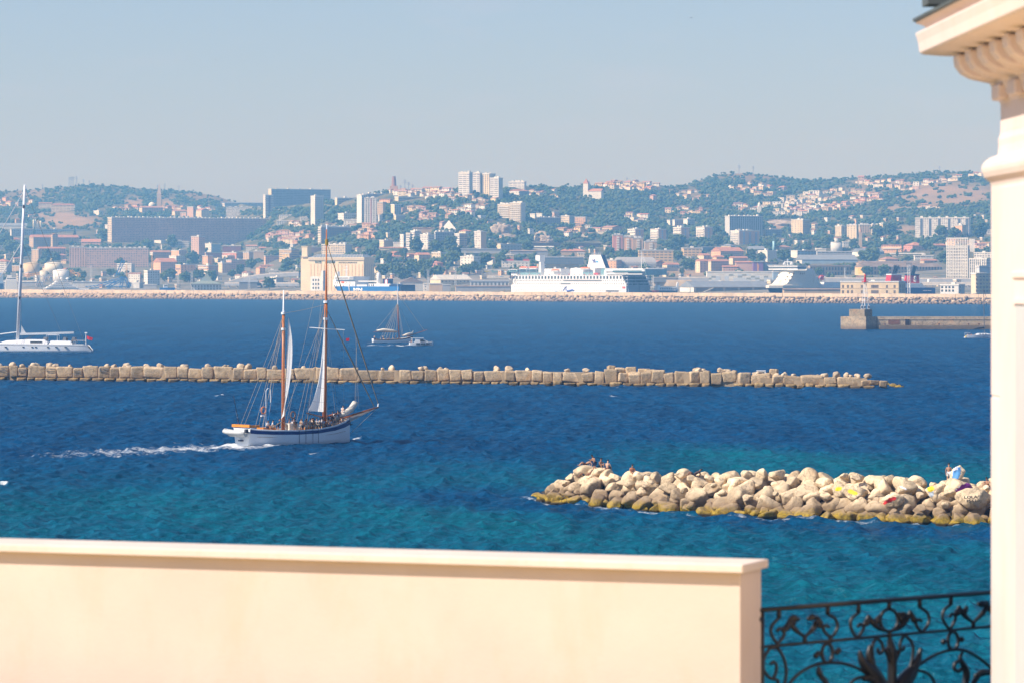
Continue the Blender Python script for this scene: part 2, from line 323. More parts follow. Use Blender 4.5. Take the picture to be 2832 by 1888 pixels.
# ================================================================== HILLS
DRY = [(0, 800, 620, 360, 75, 1), (0, 600, 545, 420, 35, .7), (0, 330, 310, 330, 60, .55), (0, 1500, 390, 130, 55, .9), (0, 1880, 400, 110, 55, .9), (1, 470, 330, 330, 55, .5), (3, 170, 720, 110, 90, 1), (3, 620, 830, 90, 45, .8),
       (5, 1500, 320, 620, 150, .8), (5, 900, 470, 220, 40, .6), (5, 1060, 710, 130, 50, .8), (4, 1430, 650, 160, 60, 1), (4, 1080, 110, 380, 50, .6), (2, 1800, 390, 170, 30, .7), (4, 330, 1190, 330, 40, 1), (5, 560, 250, 240, 90, .4), (4, 450, 300, 300, 50, .4), (1, 700, 370, 130, 40, .6), (0, 1300, 560, 60, 30, .5)]
DRYP = [(*tp(T, x, y), rx / 4.02, ry / 4.02, s) for T, x, y, rx, ry, s in DRY]
def dryness(px, py):
    d = np.zeros(np.shape(px))
    for cx, cy, rx, ry, s in DRYP: d = np.maximum(d, s * np.clip(1.6 - 1.25 * np.sqrt(((px - cx) / rx) ** 2 + ((py - cy) / ry) ** 2), 0, 1))
    return d
def build_hills():
    px = np.arange(-900, 3710, 11.0); ts = np.concatenate([np.linspace(0, 1, 110)])
    PX, T_ = np.meshgrid(px, ts); Y = ground_t(PX, T_); q = quay_row(px)[None, :]; py = q + (sky_row(px)[None, :] - q) * T_
    X = (PX - CX) * Y / F; Z = CAMZ + (HY - py) * Y / F
    rows = [(X, Y, Z, PX, py)]
    Xf = (px - CX) * quay_y(px) / F; first = (Xf, quay_y(px), np.full_like(px, -6.0))
    back = []
    for k, (dy, f_) in enumerate(((250, .96), (700, .75), (1500, .3))):
        yb = Y[-1] + dy; back.append((X[-1] * yb / Y[-1], yb, 4 + (Z[-1] - 4) * f_))
    VX = np.vstack([first[0][None], X] + [b_[0][None] for b_ in back]); VY = np.vstack([first[1][None], Y] + [b_[1][None] for b_ in back]); VZ = np.vstack([first[2][None], Z] + [b_[2][None] for b_ in back])
    n, m = VX.shape; i = np.arange(n * m).reshape(n, m); Fc = np.stack([i[:-1, :-1], i[:-1, 1:], i[1:, 1:], i[1:, :-1]], -1).reshape(-1, 4)
    dry = np.zeros((n, m)); dry[1:111] = dryness(PX, py); urb = np.zeros((n, m)); urb[0] = 1; urb[1:111] = np.clip((py - 700) / 60, 0, 1)
    mm, t, b = new_mat('hill_ground'); at_ = lambda nm: nd(t, 'ShaderNodeAttribute', attribute_name=nm).outputs['Fac']
    n1 = noise_n(t, .02, 7, 'Position', .7); n2 = noise_n(t, .005, 6, 'Position', .7)
    scrub = mix_n(t, ramp_n(t, n1, .4, .62), (.055, .070, .035), (.19, .165, .10)); dryc = mix_n(t, ramp_n(t, n2, .38, .6), (.40, .27, .18), (.24, .19, .115))
    town = mix_n(t, ramp_n(t, n1, .4, .6), (.26, .24, .21), (.10, .11, .08))
    df = math_n(t, 'MULTIPLY', at_('dry'), ramp_n(t, n1, .25, .55, .55, 1.25))
    t.links.new(mix_n(t, at_('urban'), mix_n(t, df, scrub, dryc), mix_n(t, df, town, dryc)), b.inputs['Base Color']); b.inputs['Roughness'].default_value = .95; b.inputs['Specular IOR Level'].default_value = .1
    me = np_mesh('hills', np.stack([VX, VY, VZ], -1).reshape(-1, 3), Fc, mm, {'dry': dry.ravel(), 'urban': urb.ravel()}, True)
    struct(obj('hills', me))
build_hills()
# ================================================================== foliage
def leaf_mat(name, a, b_, scale):
    m, t, b = new_mat(name)
    f = noise_n(t, scale, 4, 'Position', .7); oi = t.nodes.new('ShaderNodeObjectInfo')
    c = mix_n(t, ramp_n(t, f, .34, .66), a, b_); tint = nd(t, 'ShaderNodeAttribute', attribute_name='tint').outputs['Fac']
    c = mix_n(t, tint, c, (.105, .105, .045)); vm = t.nodes.new('ShaderNodeVectorMath'); vm.operation = 'SCALE'; t.links.new(c, vm.inputs[0]); t.links.new(ramp_n(t, oi.outputs['Random'], 0, 1, .8, 1.35), vm.inputs['Scale'])
    t.links.new(vm.outputs[0], b.inputs['Base Color']); b.inputs['Roughness'].default_value = .9; b.inputs['Specular IOR Level'].default_value = .1; return m
LEAF = leaf_mat('foliage', (.022, .050, .022), (.056, .088, .038), .08)
LEAFC = leaf_mat('crown_foliage', (.032, .062, .020), (.085, .120, .042), .35)
BARK = M('bark', (.16, .11, .07), .9, .3, 1.0)
def ico(sub):
    bm = bmesh.new(); bmesh.ops.create_icosphere(bm, subdivisions=sub, radius=1); v = np.array([p.co[:] for p in bm.verts]); f = np.array([[p.index for p in q.verts] for q in bm.faces]); bm.free(); return v, f
ICO1, ICO1F = ico(1)
def lumps(centres, radii, squash, r3):
    """many small uneven leaf clumps as one vertex / face array"""
    n = len(centres); q = r3.normal(size=(n, 4)); q /= np.linalg.norm(q, axis=1)[:, None]; w, x, y, z = q.T
    Rm = np.stack([1 - 2 * (y * y + z * z), 2 * (x * y - z * w), 2 * (x * z + y * w), 2 * (x * y + z * w), 1 - 2 * (x * x + z * z), 2 * (y * z - x * w), 2 * (x * z - y * w), 2 * (y * z + x * w), 1 - 2 * (x * x + y * y)], -1).reshape(n, 3, 3)
    v = np.einsum('nij,kj->nki', Rm, ICO1) * r3.uniform(.62, 1.25, (n, 12, 1)) * np.asarray(radii)[:, None, None]; v[:, :, 2] *= squash
    v += np.asarray(centres)[:, None, :]; f = ICO1F[None] + 12 * np.arange(n)[:, None, None]; return v.reshape(-1, 3), f.reshape(-1, 3)
BOXES = []                                       # picture rectangles of the buildings: no trees grow inside them
def build_woods():
    r3 = np.random.default_rng(5); N = 30000; px = r3.uniform(-120, 2920, N); s = sky_row(px); py = s + (778 - s) * r3.uniform(0, 1, N) ** 1.0
    keep = r3.uniform(0, 1, N) < np.where(py < s + 6, 1.0, 1.0) * (1 - .93 * np.clip(dryness(px, py) * 1.3, 0, 1)) * np.interp(py, [560, 640, 700, 745, 778], [1, .8, .45, .25, .1]) * .66
    for x0, x1, y0, y1 in BOXES: keep &= ~((px > x0 - 2) & (px < x1 + 2) & (py > (y0 if y1 - y0 < 24 else y1 - 5)) & (py < y1 + 6))
    px, py = px[keep], py[keep]; P = np.array([ground(a, b)[:] for a, b in zip(px, py)]); n = len(P); L = 6
    size = r3.uniform(2.6, 5.2, n) * np.interp(py - sky_row(px), [0, 25, 80], [.75, 1.0, 1.0]); cen = np.repeat(P, L, 0); rr = np.repeat(size, L); off = r3.normal(0, .55, (n * L, 3)); off[:, 2] = np.abs(off[:, 2]) * .8 + .25
    v, f = lumps(cen + off * rr[:, None] * np.array([1.15, 1.15, 1.0]), rr * r3.uniform(.42, .8, n * L), .8, r3)
    tint = np.repeat(np.clip(r3.normal(.1, .2, n), 0, .75), L * 12)
    o = obj('woodland', np_mesh('woodland', v, f, LEAF, {'tint': tint})); o['kind'] = 'stuff'; o['label'] = 'dark green pine and scrub woodland covering the far hills'
CROWNS = []
def crown_protos():
    for k in range(7):
        r3 = np.random.default_rng(40 + k); n = 190; tall = [1.0, .8, 1.25, .7, 1.0, 2.6, .9][k]
        d = r3.normal(size=(n, 3)); d /= np.linalg.norm(d, axis=1)[:, None]; rad = r3.uniform(.35, 1, n) ** .6
        bump = 1 + .22 * np.sin(d[:, 0] * 4 + k) * np.sin(d[:, 1] * 5 + 2 * k) + .15 * np.sin(d[:, 2] * 6 + k)
        c = d * (rad * bump)[:, None] * np.array([.86, .86, .8 * min(tall, 1.3)]); 
        if tall > 2: c = d * rad[:, None] * np.array([.34, .34, 1.0]); c[:, 0:2] *= np.clip(1.1 - .6 * (c[:, 2:3] + .4), .25, 1.2)
        c[:, 2] += 1.05 if tall < 2 else 1.15
        v, f = lumps(c, r3.uniform(.10, .24, n) * (.6 if tall > 2 else 1), .85, r3); CROWNS.append(np_mesh('crown', v, f, LEAFC, {'tint': np.repeat(np.clip(r3.normal(.08, .18, n), 0, .6), 12)}))
    tr = MB(); tr.tube([(0, 0, -1.2), (.03, 0, .3), (-.02, .02, 1.0)], [.085, .06, .03], 7)
    for a in range(5):
        ang = a * 1.3; tr.tube([(0, 0, .25 + .1 * a), (.3 * math.cos(ang), .3 * math.sin(ang), .75 + .09 * a), (.52 * math.cos(ang), .52 * math.sin(ang), 1.05 + .08 * a)], [.045, .03, .012], 5)
    global TRUNK; TRUNK = tr.mesh('trunk', BARK)
crown_protos()
def tree(P, size, label, k=0, rz=0.0, sx=1.0, group=None, name='tree'):
    t = thing(name, label, 'tree', P, rz, group); t.scale = (size * sx, size * sx, size)
    obj('trunk', TRUNK, t); obj('crown', CROWNS[k], t); return t
# ================================================================== rock shapes
def rock_mat(name, pale, stain, algae=None, lo=.35, hi=1.25, scale=.9):
    m, t, b = new_mat(name); g = t.nodes.new('ShaderNodeNewGeometry'); sp = t.nodes.new('ShaderNodeSeparateXYZ'); t.links.new(g.outputs['Position'], sp.inputs[0]); z = sp.outputs[2]
    n1 = noise_n(t, scale, 8, 'Position', .7); n2 = noise_n(t, scale * .35, 5, 'Position', .6); n3 = noise_n(t, scale * 3.2, 6, 'Position', .75)
    oi = t.nodes.new('ShaderNodeObjectInfo')
    c = mix_n(t, ramp_n(t, n1, .3, .72), tuple(q * .60 for q in pale), tuple(q * 1.1 for q in pale)); c = mix_n(t, ramp_n(t, n2, .58, .72, 0, .6), c, (.50, .27, .12))
    vm = t.nodes.new('ShaderNodeVectorMath'); vm.operation = 'SCALE'; t.links.new(c, vm.inputs[0]); t.links.new(ramp_n(t, oi.outputs['Random'], 0, 1, .66, 1.12), vm.inputs['Scale']); c = vm.outputs[0]
    c = mix_n(t, ramp_n(t, n3, .52, .68, 0, .6), c, tuple(q * .34 for q in pale))
    ck = math_n(t, 'ABSOLUTE', math_n(t, 'SUBTRACT', noise_n(t, scale * .8, 6, 'Position', .6), .5)); c = mix_n(t, ramp_n(t, ck, 0, .022, .75, 0), c, tuple(q * .25 for q in pale))
    wob = math_n(t, 'ADD', z, math_n(t, 'MULTIPLY', math_n(t, 'SUBTRACT', n2, .5), 1.6))
    if stain: c = mix_n(t, ramp_n(t, wob, lo + .25, hi, .85, 0), c, stain)
    if algae:
        wob2 = math_n(t, 'ADD', z, math_n(t, 'MULTIPLY', math_n(t, 'SUBTRACT', n1, .5), 1.3)); c = mix_n(t, ramp_n(t, wob2, .35, .85, 1, 0), c, mix_n(t, ramp_n(t, n3, .38, .62), (.16, .11, .02), (.40, .27, .035)))
        c = mix_n(t, ramp_n(t, z, .02, .22, 1, 0), c, (.03, .024, .016))
    t.links.new(c, b.inputs['Base Color']); b.inputs['Roughness'].default_value = .88; b.inputs['Specular IOR Level'].default_value = .15
    bn = nd(t, 'ShaderNodeBump', i_Strength=.9, i_Distance=.14); t.links.new(noise_n(t, scale * 2.4, 8, 'Position', .7), bn.inputs['Height']); t.links.new(bn.outputs[0], b.inputs['Normal']); return m
ROCK = rock_mat('limestone', (.92, .71, .46), (.20, .135, .08), True, lo=.75, hi=2.2)
BLOCK = rock_mat('weathered_concrete', (.64, .48, .30), (.20, .135, .075), None, lo=.1, hi=1.7, scale=1.1)
FOOT = rock_mat('wet_concrete', (.44, .31, .15), (.12, .085, .05), None, lo=.0, hi=.55, scale=1.1)
RUBBLE = rock_mat('rubble_stone', (.72, .57, .40), None, None, scale=.9)
ARMOUR = rock_mat('armour_concrete', (.66, .50, .34), (.15, .11, .085), None, lo=.2, hi=2.8, scale=.25)
def rock_shape(seed, sub=4, planes=13, box=0.0, rough=.09):
    v, f = ico(sub); r4 = np.random.default_rng(seed)
    if box: nn = np.array([[1, 0, 0], [-1, 0, 0], [0, 1, 0], [0, -1, 0], [0, 0, 1], [0, 0, -1]]) + r4.normal(0, .07, (6, 3)); hh = np.full(6, .60) + r4.uniform(-.03, .03, 6); nn = np.vstack([nn, r4.normal(size=(4, 3))]); hh = np.append(hh, r4.uniform(.92, 1.0, 4))
    else: nn = r4.normal(size=(planes, 3)); hh = r4.uniform(.55, .95, planes)
    nn /= np.linalg.norm(nn, axis=1)[:, None]; dn = v @ nn.T
    r = np.where(dn > .05, hh[None] / np.maximum(dn, .05), 9).min(1); r = np.minimum(r, 1.12)
    o = Vector((seed * 3.1, seed * 1.7, 0))
    r = r + np.array([rough * (mnoise.noise(Vector(p) * 2.2 + o) + .6 * mnoise.noise(Vector(p) * 5 + o) + .35 * mnoise.noise(Vector(p) * 11 + o)) for p in v]); v = v * r[:, None]
    v /= np.abs(v).max(0)[None]; return v, f
def rmesh(seed, mat_, **kw):
    v, f = rock_shape(seed, **kw); return np_mesh('boulder', v, f, mat_, smooth=False)
# ================================================================== near boulder breakwater
P_ROCKS = []
ROCKFOOT_PX = [(1466, 1377), (1520, 1391), (1600, 1398), (1700, 1408), (1850, 1420), (2000, 1428), (2150, 1434), (2300, 1440), (2450, 1447), (2600, 1452), (2760, 1456), (3000, 1466)]
ROCK_FOOT = [tuple(on_sea(a, b))[:2] for a, b in ROCKFOOT_PX]
BLOCK_FOOT = [tuple(on_sea(-120, 1050.5))[:2], tuple(on_sea(2500, 1077))[:2]]
build_sea()
protos = [rmesh(100 + k, ROCK, sub=4, planes=random.randint(8, 12), rough=.035) for k in range(16)]
def foot_row(px): return float(np.interp(px, [p[0] for p in ROCKFOOT_PX], [p[1] for p in ROCKFOOT_PX]))
def crest_row(px): return float(np.interp(px, [1470, 1500, 1545, 1590, 1640, 1700, 1790, 1900, 2050, 2250, 2450, 2560, 2640, 2760, 3000], [1368, 1352, 1318, 1292, 1288, 1302, 1298, 1303, 1298, 1304, 1314, 1332, 1326, 1330, 1334]))
mound = MB(); ring = []
for px in np.arange(1475, 3010, 25.0):
    base = on_sea(px, foot_row(px) - 3); hc = max(0.2, (foot_row(px) - 18 - crest_row(px)) / 31.0); x, y = base.x, base.y
    ring.append([(x, y + 1.4, -1.5), (x, y + 1.7, min(.2, hc * .3)), (x + .2, y + 5.0, hc * .62), (x + .6, y + 6.4, hc * .62), (x + 1.4, y + 10, .3), (x + 1.4, y + 10.4, -1.5)])
mound.loft(ring); struct(mound.build('rubble_mound', M('rubble_gap_shade', (.06, .045, .03), .95, .4, 1.0)))  # near-black core: shade between the boulders put into its colour
ROWNAME = ['waterline', 'second row up', 'third row up', 'fourth row up', 'crest row']
cnt = {}
r5 = random.Random(21)
def boulder(P, sx, sy, sz, label, group=None):
    o = obj('boulder', protos[r5.randrange(len(protos))]); o.location = P; o.scale = (sx, sy, sz); o.rotation_euler = (r5.uniform(-.35, .35), r5.uniform(-.35, .35), r5.uniform(0, 6.28))
    tag(o, label, 'boulder', group); P_ROCKS.append(o); return o
for row in range(8):
    px = 1470 + (0, 4, 22, 45, 66, 88, 108, 140)[row]; k = 0
    while px < 2790:
        f_, c_ = foot_row(px), crest_row(px); s = F / (CAMZ * F / (f_ - HY)); hc = max(.15, (f_ - 20 - c_) / 31.0); frac = (0.03, .15, .31, .47, .63, .79, .95, .8)[row]
        w = r5.uniform(.72, 1.42 if row < 5 else 1.15) * (1.0 if row else .95) * (1 - .1 * (row == 6)); 
        if px < 1545: w *= .72
        base = on_sea(px, f_ - 4); back = (0, .8, 1.7, 2.6, 3.5, 4.4, 5.4, 7.2)[row] * min(1, .35 + hc / 3.2)
        hz = hc * frac + (-.1 if row == 0 else 0); hh = w * r5.uniform(.6, .92)
        P = Vector((base.x + r5.uniform(-.15, .15), base.y + back + r5.uniform(-.35, .35), max(.02, hz - (.25 if row else .05)) + r5.uniform(-.16, .16)))
        P.x = (px - CX) * P.y / F
        if px > 1478 + row * 4:
            k += 1
            look = ['ochre algae-coated boulder at the waterline', 'brown-stained boulder just above the waterline', 'damp boulder low on the rock breakwater', 'boulder midway up the rock breakwater', 'pale boulder above the middle of the rock breakwater', 'pale boulder just below the crest', 'sunlit boulder on the crest of the rock breakwater', 'pale boulder peeping over the back of the crest'][row]
            boulder(P, w, w * r5.uniform(.75, 1.0), hh, look + ', ' + nth(k) + ' from its seaward tip')
        px += w * s * r5.uniform(1.4, 1.7)
# small wedged stones
for k in range(40):
    px = r5.uniform(1490, 2760); f_ = foot_row(px); hc = (f_ - 20 - crest_row(px)) / 31.0; fr = r5.uniform(.1, .95); b = on_sea(px, f_ - 4); Y = b.y + 5.2 * fr - .9; w = r5.uniform(.3, .6)
    boulder(Vector(((px - CX) * Y / F, Y, hc * fr + .25)), w, w, w * .75, 'small stone wedged between big breakwater boulders, ' + nth(k + 1) + ' of the little ones', 'small stones wedged in the rock breakwater')
# painted and odd rocks: a rock of its own with the paint as its part
def painted(px, py, w, marks, label):
    f_ = foot_row(px); hc = (f_ - 20 - crest_row(px)) / 31.0; fr = min(1, max(.05, (f_ - 14 - py) / max(1, (f_ - 20 - crest_row(px))))); b = on_sea(px, f_ - 4)
    Y = b.y + 5.0 * fr - 1.0; P = at(px, py, Y); v, f = rock_shape(300 + int(px), planes=12)
    me = np_mesh('boulder', v, f, ROCK); o = obj('boulder', me); o.location = P; o.scale = (w, w * .8, w * .72); o.rotation_euler = (0, 0, r5.uniform(-.4, .4)); tag(o, label, 'boulder')
    fc = v[f].mean(1); nrm = np.cross(v[f][:, 1] - v[f][:, 0], v[f][:, 2] - v[f][:, 0]); nrm /= np.linalg.norm(nrm, axis=1)[:, None] + 1e-9
    for nm, col, (a, c, ra, rc, tilt) in marks:
        x, z = fc[:, 0] - a, fc[:, 2] - c; ct, st = math.cos(tilt), math.sin(tilt); e = ((x * ct + z * st) / ra) ** 2 + ((-x * st + z * ct) / rc) ** 2
        nzv = np.array([.35 * mnoise.noise(Vector(q) * 4) for q in fc]); sel = (e + nzv < 1) & (fc[:, 1] < .25)
        if sel.any(): obj(nm, np_mesh(nm, v * 1.012, f[sel], M('paint_' + nm, col, .6, .25, 4.0)), o)
    return o
painted(2330, 1358, 1.15, [('yellow_paint', (.80, .62, .02), (-.15, .3, .36, .2, .3))], 'boulder splashed with bright yellow paint in the middle of the breakwater')
painted(2364, 1362, 1.2, [('yellow_paint', (.82, .66, .02), (-.1, .1, .42, .2, -.4))], 'larger boulder with bold yellow paint, right of its yellow-splashed neighbour')
painted(2468, 1386, 1.25, [('red_paint', (.62, .03, .03), (-.12, .15, .62, .17, .62))], 'grey boulder with a slanting red paint stripe')
painted(2590, 1360, 1.2, [('yellow_paint', (.75, .52, .02), (-.35, .35, .28, .3, 0)), ('grey_paint', (.45, .50, .55), (-.3, -.05, .22, .4, 0))], 'boulder daubed with yellow and grey graffiti')
painted(2648, 1352, 1.35, [('purple_paint', (.22, .03, .24), (.15, .15, .6, .34, .5)), ('white_paint', (.75, .72, .76), (-.1, .22, .38, .16, .5))], 'boulder covered by purple and white graffiti near the standing bather')
painted(2502, 1352, 1.2, [('white_paint', (.75, .74, .72), (0, .2, .3, .09, -.5))], 'boulder with a white paint smear below the crest')
o = painted(2690, 1384, 1.55, [], 'pale boulder with black handwritten letters beside the column')
text_part('LOLA\n 1551', .5, .75, M('black_paint', (.16, .13, .10), .8), o, Vector((-.4, -.98, -.05)), (1, 0, .12), depth=.02)
painted(2646, 1315, 1.0, [('blue_paint', (.10, .30, .60), (0, .2, .6, .4, .9)), ('white_paint', (.8, .8, .8), (-.1, .5, .3, .2, .9))], 'upright boulder painted blue and white behind the standing bather').scale = (.75, .6, 1.15)
# ================================================================== concrete block breakwater in mid water
bprot = [rmesh(500 + k, BLOCK, sub=4, box=1, rough=.03) for k in range(7)]; fprot = [rmesh(520 + k, FOOT, sub=3, box=1, rough=.03) for k in range(4)]; rprot = [rmesh(540 + k, RUBBLE, sub=3, planes=11, rough=.10) for k in range(8)]
def brow(px): return 1050.0 + 24.0 * px / 2500.0
r6 = random.Random(5); core = MB(); cr = []
for px in np.arange(-160, 2420, 40.0):
    b = on_sea(px, brow(px)); tp_ = 2.5 if px < 2050 else 1.8
    cr.append([(b.x, b.y + 1.2, -2), (b.x, b.y + 1.2, tp_), (b.x + .4, b.y + 7, tp_), (b.x + .4, b.y + 7.5, -2)])
core.loft(cr); struct(core.build('breakwater_core', M('core_stone', (.30, .23, .15), .95, .3, .5)))
px = -150.0; n = 0
while px < 2450:
    b = on_sea(px, brow(px)); s = F / b.y; w = (r6.uniform(1.8, 2.7) if r6.random() < .78 else r6.uniform(3.2, 4.4)) * (1.0 if px < 1650 else 1.08); top = r6.uniform(2.6, 3.15) if px < 1500 else (r6.uniform(2.4, 2.7) if px < 1640 else r6.uniform(2.6, 3.3)); 
    if px > 2080: top = r6.uniform(2.0, 2.6)
    if px > 2380: top, w = 1.5, 1.7
    n += 1; o = obj('concrete_block', bprot[r6.randrange(7)]); h = top - (.55 if px < 1560 else .1 + .5 * (n % 3 == 0)); gap = 0 if r6.random() < .7 else .14
    yy = b.y + 1.0 + r6.uniform(-.3, .25) + (0 if px < 1650 else r6.uniform(-.3, .5)); ci = w / 2
    o.location = (b.x + ci, yy, top - h / 2); o.scale = (w / 2 * 1.09 - gap / 3, 1.1, h / 2 * 1.04); j = .035 if px < 1500 else .12; o.rotation_euler = (r6.uniform(-j, j), r6.uniform(-j, j), r6.uniform(-j, j))
    tag(o, nth(n) + ' big tan concrete block from the left in the mid-water breakwater', 'concrete block', 'blocks of the mid-water breakwater'); px += w * s
    if n in (3, 5, 7, 9, 11, 13):
        dk = M('faded_lettering', (.19, .17, .15), .9, .3, 2.0); mb = MB(); q = r6.random() < .5
        for (x0, z0, x1, z1) in (((-.8, .05, .5, .22), (-.8, .05, -.62, .62), (-.2, .4, .8, .55)) if q else ((-.7, -.3, .75, -.14), (-.7, .2, .4, .36), (.5, -.3, .66, .36))): mb.box(x0, -1.012, z0, x1, -.98, z1)
        mb.build('painted_mark', dk, o)
px = -150.0; n = 0
while px < 2420:
    b = on_sea(px, brow(px)); s = F / b.y; w = r6.uniform(1.7, 2.6); n += 1
    if not (r6.random() < .1):
        o = obj('footing_block', fprot[r6.randrange(4)]); o.location = (b.x + w / 2, b.y - .1, .18); o.scale = (w / 2, 1.3, .42 if px < 1500 else r6.uniform(.35, .75)); o.rotation_euler = (0, 0, r6.uniform(-.06, .06)); tag(o, nth(n) + ' low wet footing block from the left under the mid-water breakwater', 'concrete block', 'wet footing blocks of the mid-water breakwater')
    px += w * s
n = 0
for k in range(120):
    px = r6.uniform(-60, 2420); dens = 1.0 if px < 520 or px > 1900 else (.45 if px < 1250 else .3)
    if r6.random() > dens: continue
    b = on_sea(px, brow(px)); w = r6.uniform(.45, 1.0); n += 1; Y = b.y + r6.uniform(2.6, 6); z = (2.6 if px < 2050 else 2.0) + w * .35
    o = obj('rubble_rock', rprot[r6.randrange(8)]); o.location = ((px - CX) * Y / F, Y, z); o.scale = (w, w * .85, w * r6.uniform(.65, .95)); o.rotation_euler = (r6.uniform(-.4, .4), r6.uniform(-.4, .4), r6.uniform(0, 6)); ROCKTOP = o
    o['px'] = px
tops = sorted([o for o in C.objects if o.name.startswith('rubble_rock')], key=lambda o: o['px'])
for k, o in enumerate(tops): tag(o, 'rough pale rock on top of the mid-water breakwater, ' + nth(k + 1) + ' from the left', 'rock', 'rubble rocks on the mid-water breakwater'); del o['px']
n = 0
for px, py, w, h in [(1712, 1030, 2.1, 2.2), (1745, 1030, 2.2, 2.3), (1780, 1030, 2.2, 2.0), (1800, 1031, 2.5, 1.6), (1918, 1036, 2.3, 1.3), (1830, 1045, 2.4, 1.3), (1870, 1042, 2.4, 2.1), (2140, 1032, 1.6, 1.9), (1690, 1024, 1.5, 2.0)]:
    b = on_sea(px, brow(px)); Y = b.y + 3.4; n += 1; o = obj('concrete_block', bprot[n % 7]); P = at(px, py, Y); o.location = P; o.scale = (w / 2, 1.1, h / 2); o.rotation_euler = (r6.uniform(-.1, .1), r6.uniform(-.12, .12), r6.uniform(-.3, .3)); tag(o, nth(n) + ' loose concrete block from the left in the tumbled upper tier of the breakwater', 'concrete block', 'tumbled upper blocks of the mid-water breakwater')
for k, (px, py) in enumerate([(2455, 1066), (2470, 1068), (2484, 1070), (2494, 1072)]):
    P = on_sea(px, py); w = 1.0 - .15 * k; o = obj('boulder', protos[k]); o.location = P; o.scale = (w, w, w * .8); tag(o, nth(k + 1) + ' mossy boulder trailing off the right end of the block breakwater', 'boulder', 'boulders at the end of the block breakwater')
# white pickup-shaped cabin standing among the blocks
P = at(2100, 1029, on_sea(2100, brow(2100)).y + 5.5); P.z = 1.9
wht = M('white_paint_plain', (.78, .78, .76), .45, .06, 2.0, spec=.5); gls = M('dark_glass', (.03, .05, .07), .15, .05, 1.0, spec=.6); blk = M('black_metal', (.02, .02, .022), .5, .2, 3.0)
cb = thing('boat_cabin', 'white boat wheelhouse showing above the concrete blocks', 'boat cabin', P)
mb = MB(); sec = lambda y: [(-1.15, y, -.4), (1.2, y, -.4), (1.2, y, 1.15), (-.35, y, 1.15), (-1.0, y, .3)]
mb.loft([sec(-.7), sec(.7)]); mb.build('body', wht, cb)
mb = MB(); mb.loft([[(-.75, -.712, .3), (.95, -.712, .3), (.95, -.712, .95), (-.28, -.712, .95)], [(-.75, -.70, .3), (.95, -.70, .3), (.95, -.70, .95), (-.28, -.70, .95)]]); mb.build('side_window', gls, cb)
mb = MB(); mb.obox((.35, 0, 1.2), (1.75, 1.5, .09), 0); mb.build('roof', wht, cb)
mb = MB(); mb.tube([(1.5, -.2, -.2), (1.75, -.2, 1.3)], .05); mb.tube([(1.9, .2, -.2), (1.8, .2, .9)], .05); mb.obox((1.75, -.1, .75), (.5, .3, .35), 0); mb.build('engine_bracket', blk, cb)
# ================================================================== far harbour wall
def wall_pt(px, dy=0.0, z=0.0):
    Y = float(wall_y(px)) + dy; return Vector(((px - CX) * Y / F, Y, z))
CONC = M('wall_concrete', (.60, .47, .33), .9, .25, .06, coord='Position')
a, b = wall_pt(-260), wall_pt(3050); d = (b - a); d.z = 0; L = d.length; d.normalize(); nrm = Vector((-d.y, d.x, 0))
hw = thing('harbour_wall', 'long pale concrete wall of the far harbour breakwater', 'harbour wall', a, math.atan2(d.y, d.x))
mb = MB(); r7 = random.Random(9); x = 0.0
while x < L:
    w = min(r7.uniform(9, 16), L - x); hh = 9.3 - 1.2 * x / L + r7.uniform(-.15, .15); mb.box(x, 7.0 + r7.uniform(-.15, .15), -2, x + w - .25, 16, hh); x += w
mb.box(0, 8, -2, L, 15.5, 7.6); mb.build('wall', CONC, hw); mb = MB(); mb.box(0, 6.6, -2, L, 6.98, 5.3); mb.build('painted_gap_shade', M('toe_stone', (.09, .07, .055), .95, .3, .1), hw)  # dark sheet stands in for shade between the armour blocks
mb = MB(); x = 30
while x < L: mb.box(x, 16.5, 6.5, x + 5, 20, 9.4 - 1.2 * x / L + .2); x += r7.uniform(60, 160)
mb.build('parapet', CONC, hw)
aprot = [rmesh(600 + k, ARMOUR, sub=2, box=1, rough=.04) for k in range(5)] + [rmesh(610 + k, ARMOUR, sub=2, planes=10, rough=.06) for k in range(5)]
items = []
for row in range(4):
    x = -10.0
    while x < L:
        w = r7.uniform(1.3, 2.4) * (1.1 if row > 1 else 1); x += w * r7.uniform(1.5, 2.7); bould = (x / L > .72) or r7.random() < .35
        items.append((w, (x, (0, 2.6, 5.2, 6.8)[row] + r7.uniform(-.8, .8), (.2, 1.5, 3.2, 4.6)[row] * r7.uniform(.55, 1.15)), r7.randrange(5) + (5 if bould else 0), (r7.uniform(-.6, .6), r7.uniform(-.6, .6), r7.uniform(0, 3.1)), r7.uniform(.55, 1.0)))
lim = sorted([i[0] for i in items], reverse=True)[260]; rest_v, rest_f, o0 = [], [], 0
wm = hw.matrix_basis
for w, p, k, e, sz in items:
    loc = Vector(a) + d * p[0] + nrm * p[1]; loc.z = p[2]; px_ = CX + loc.x * F / loc.y
    if w >= lim and -30 < px_ < 2760:
        o = obj('armour_block', aprot[k]); o.location = loc; o.scale = (w, w * .9, w * sz); o.rotation_euler = e
        tag(o, 'weathered block heaped along the foot of the far harbour wall', 'armour block', 'armour blocks at the foot of the far harbour wall')
    else:
        me = aprot[k]; n_ = len(me.vertices); co = np.empty(n_ * 3); me.vertices.foreach_get('co', co); co = co.reshape(-1, 3) * np.array([w, w * .9, w * sz])
        Rm = np.array(Matrix.Rotation(e[2], 3, 'Z') @ Matrix.Rotation(e[1], 3, 'Y') @ Matrix.Rotation(e[0], 3, 'X')); co = co @ Rm.T + np.array(loc)
        fi = np.empty(len(me.polygons) * 3, np.int32); me.loops.foreach_get('vertex_index', fi); rest_v.append(co); rest_f.append(fi.reshape(-1, 3) + o0); o0 += n_
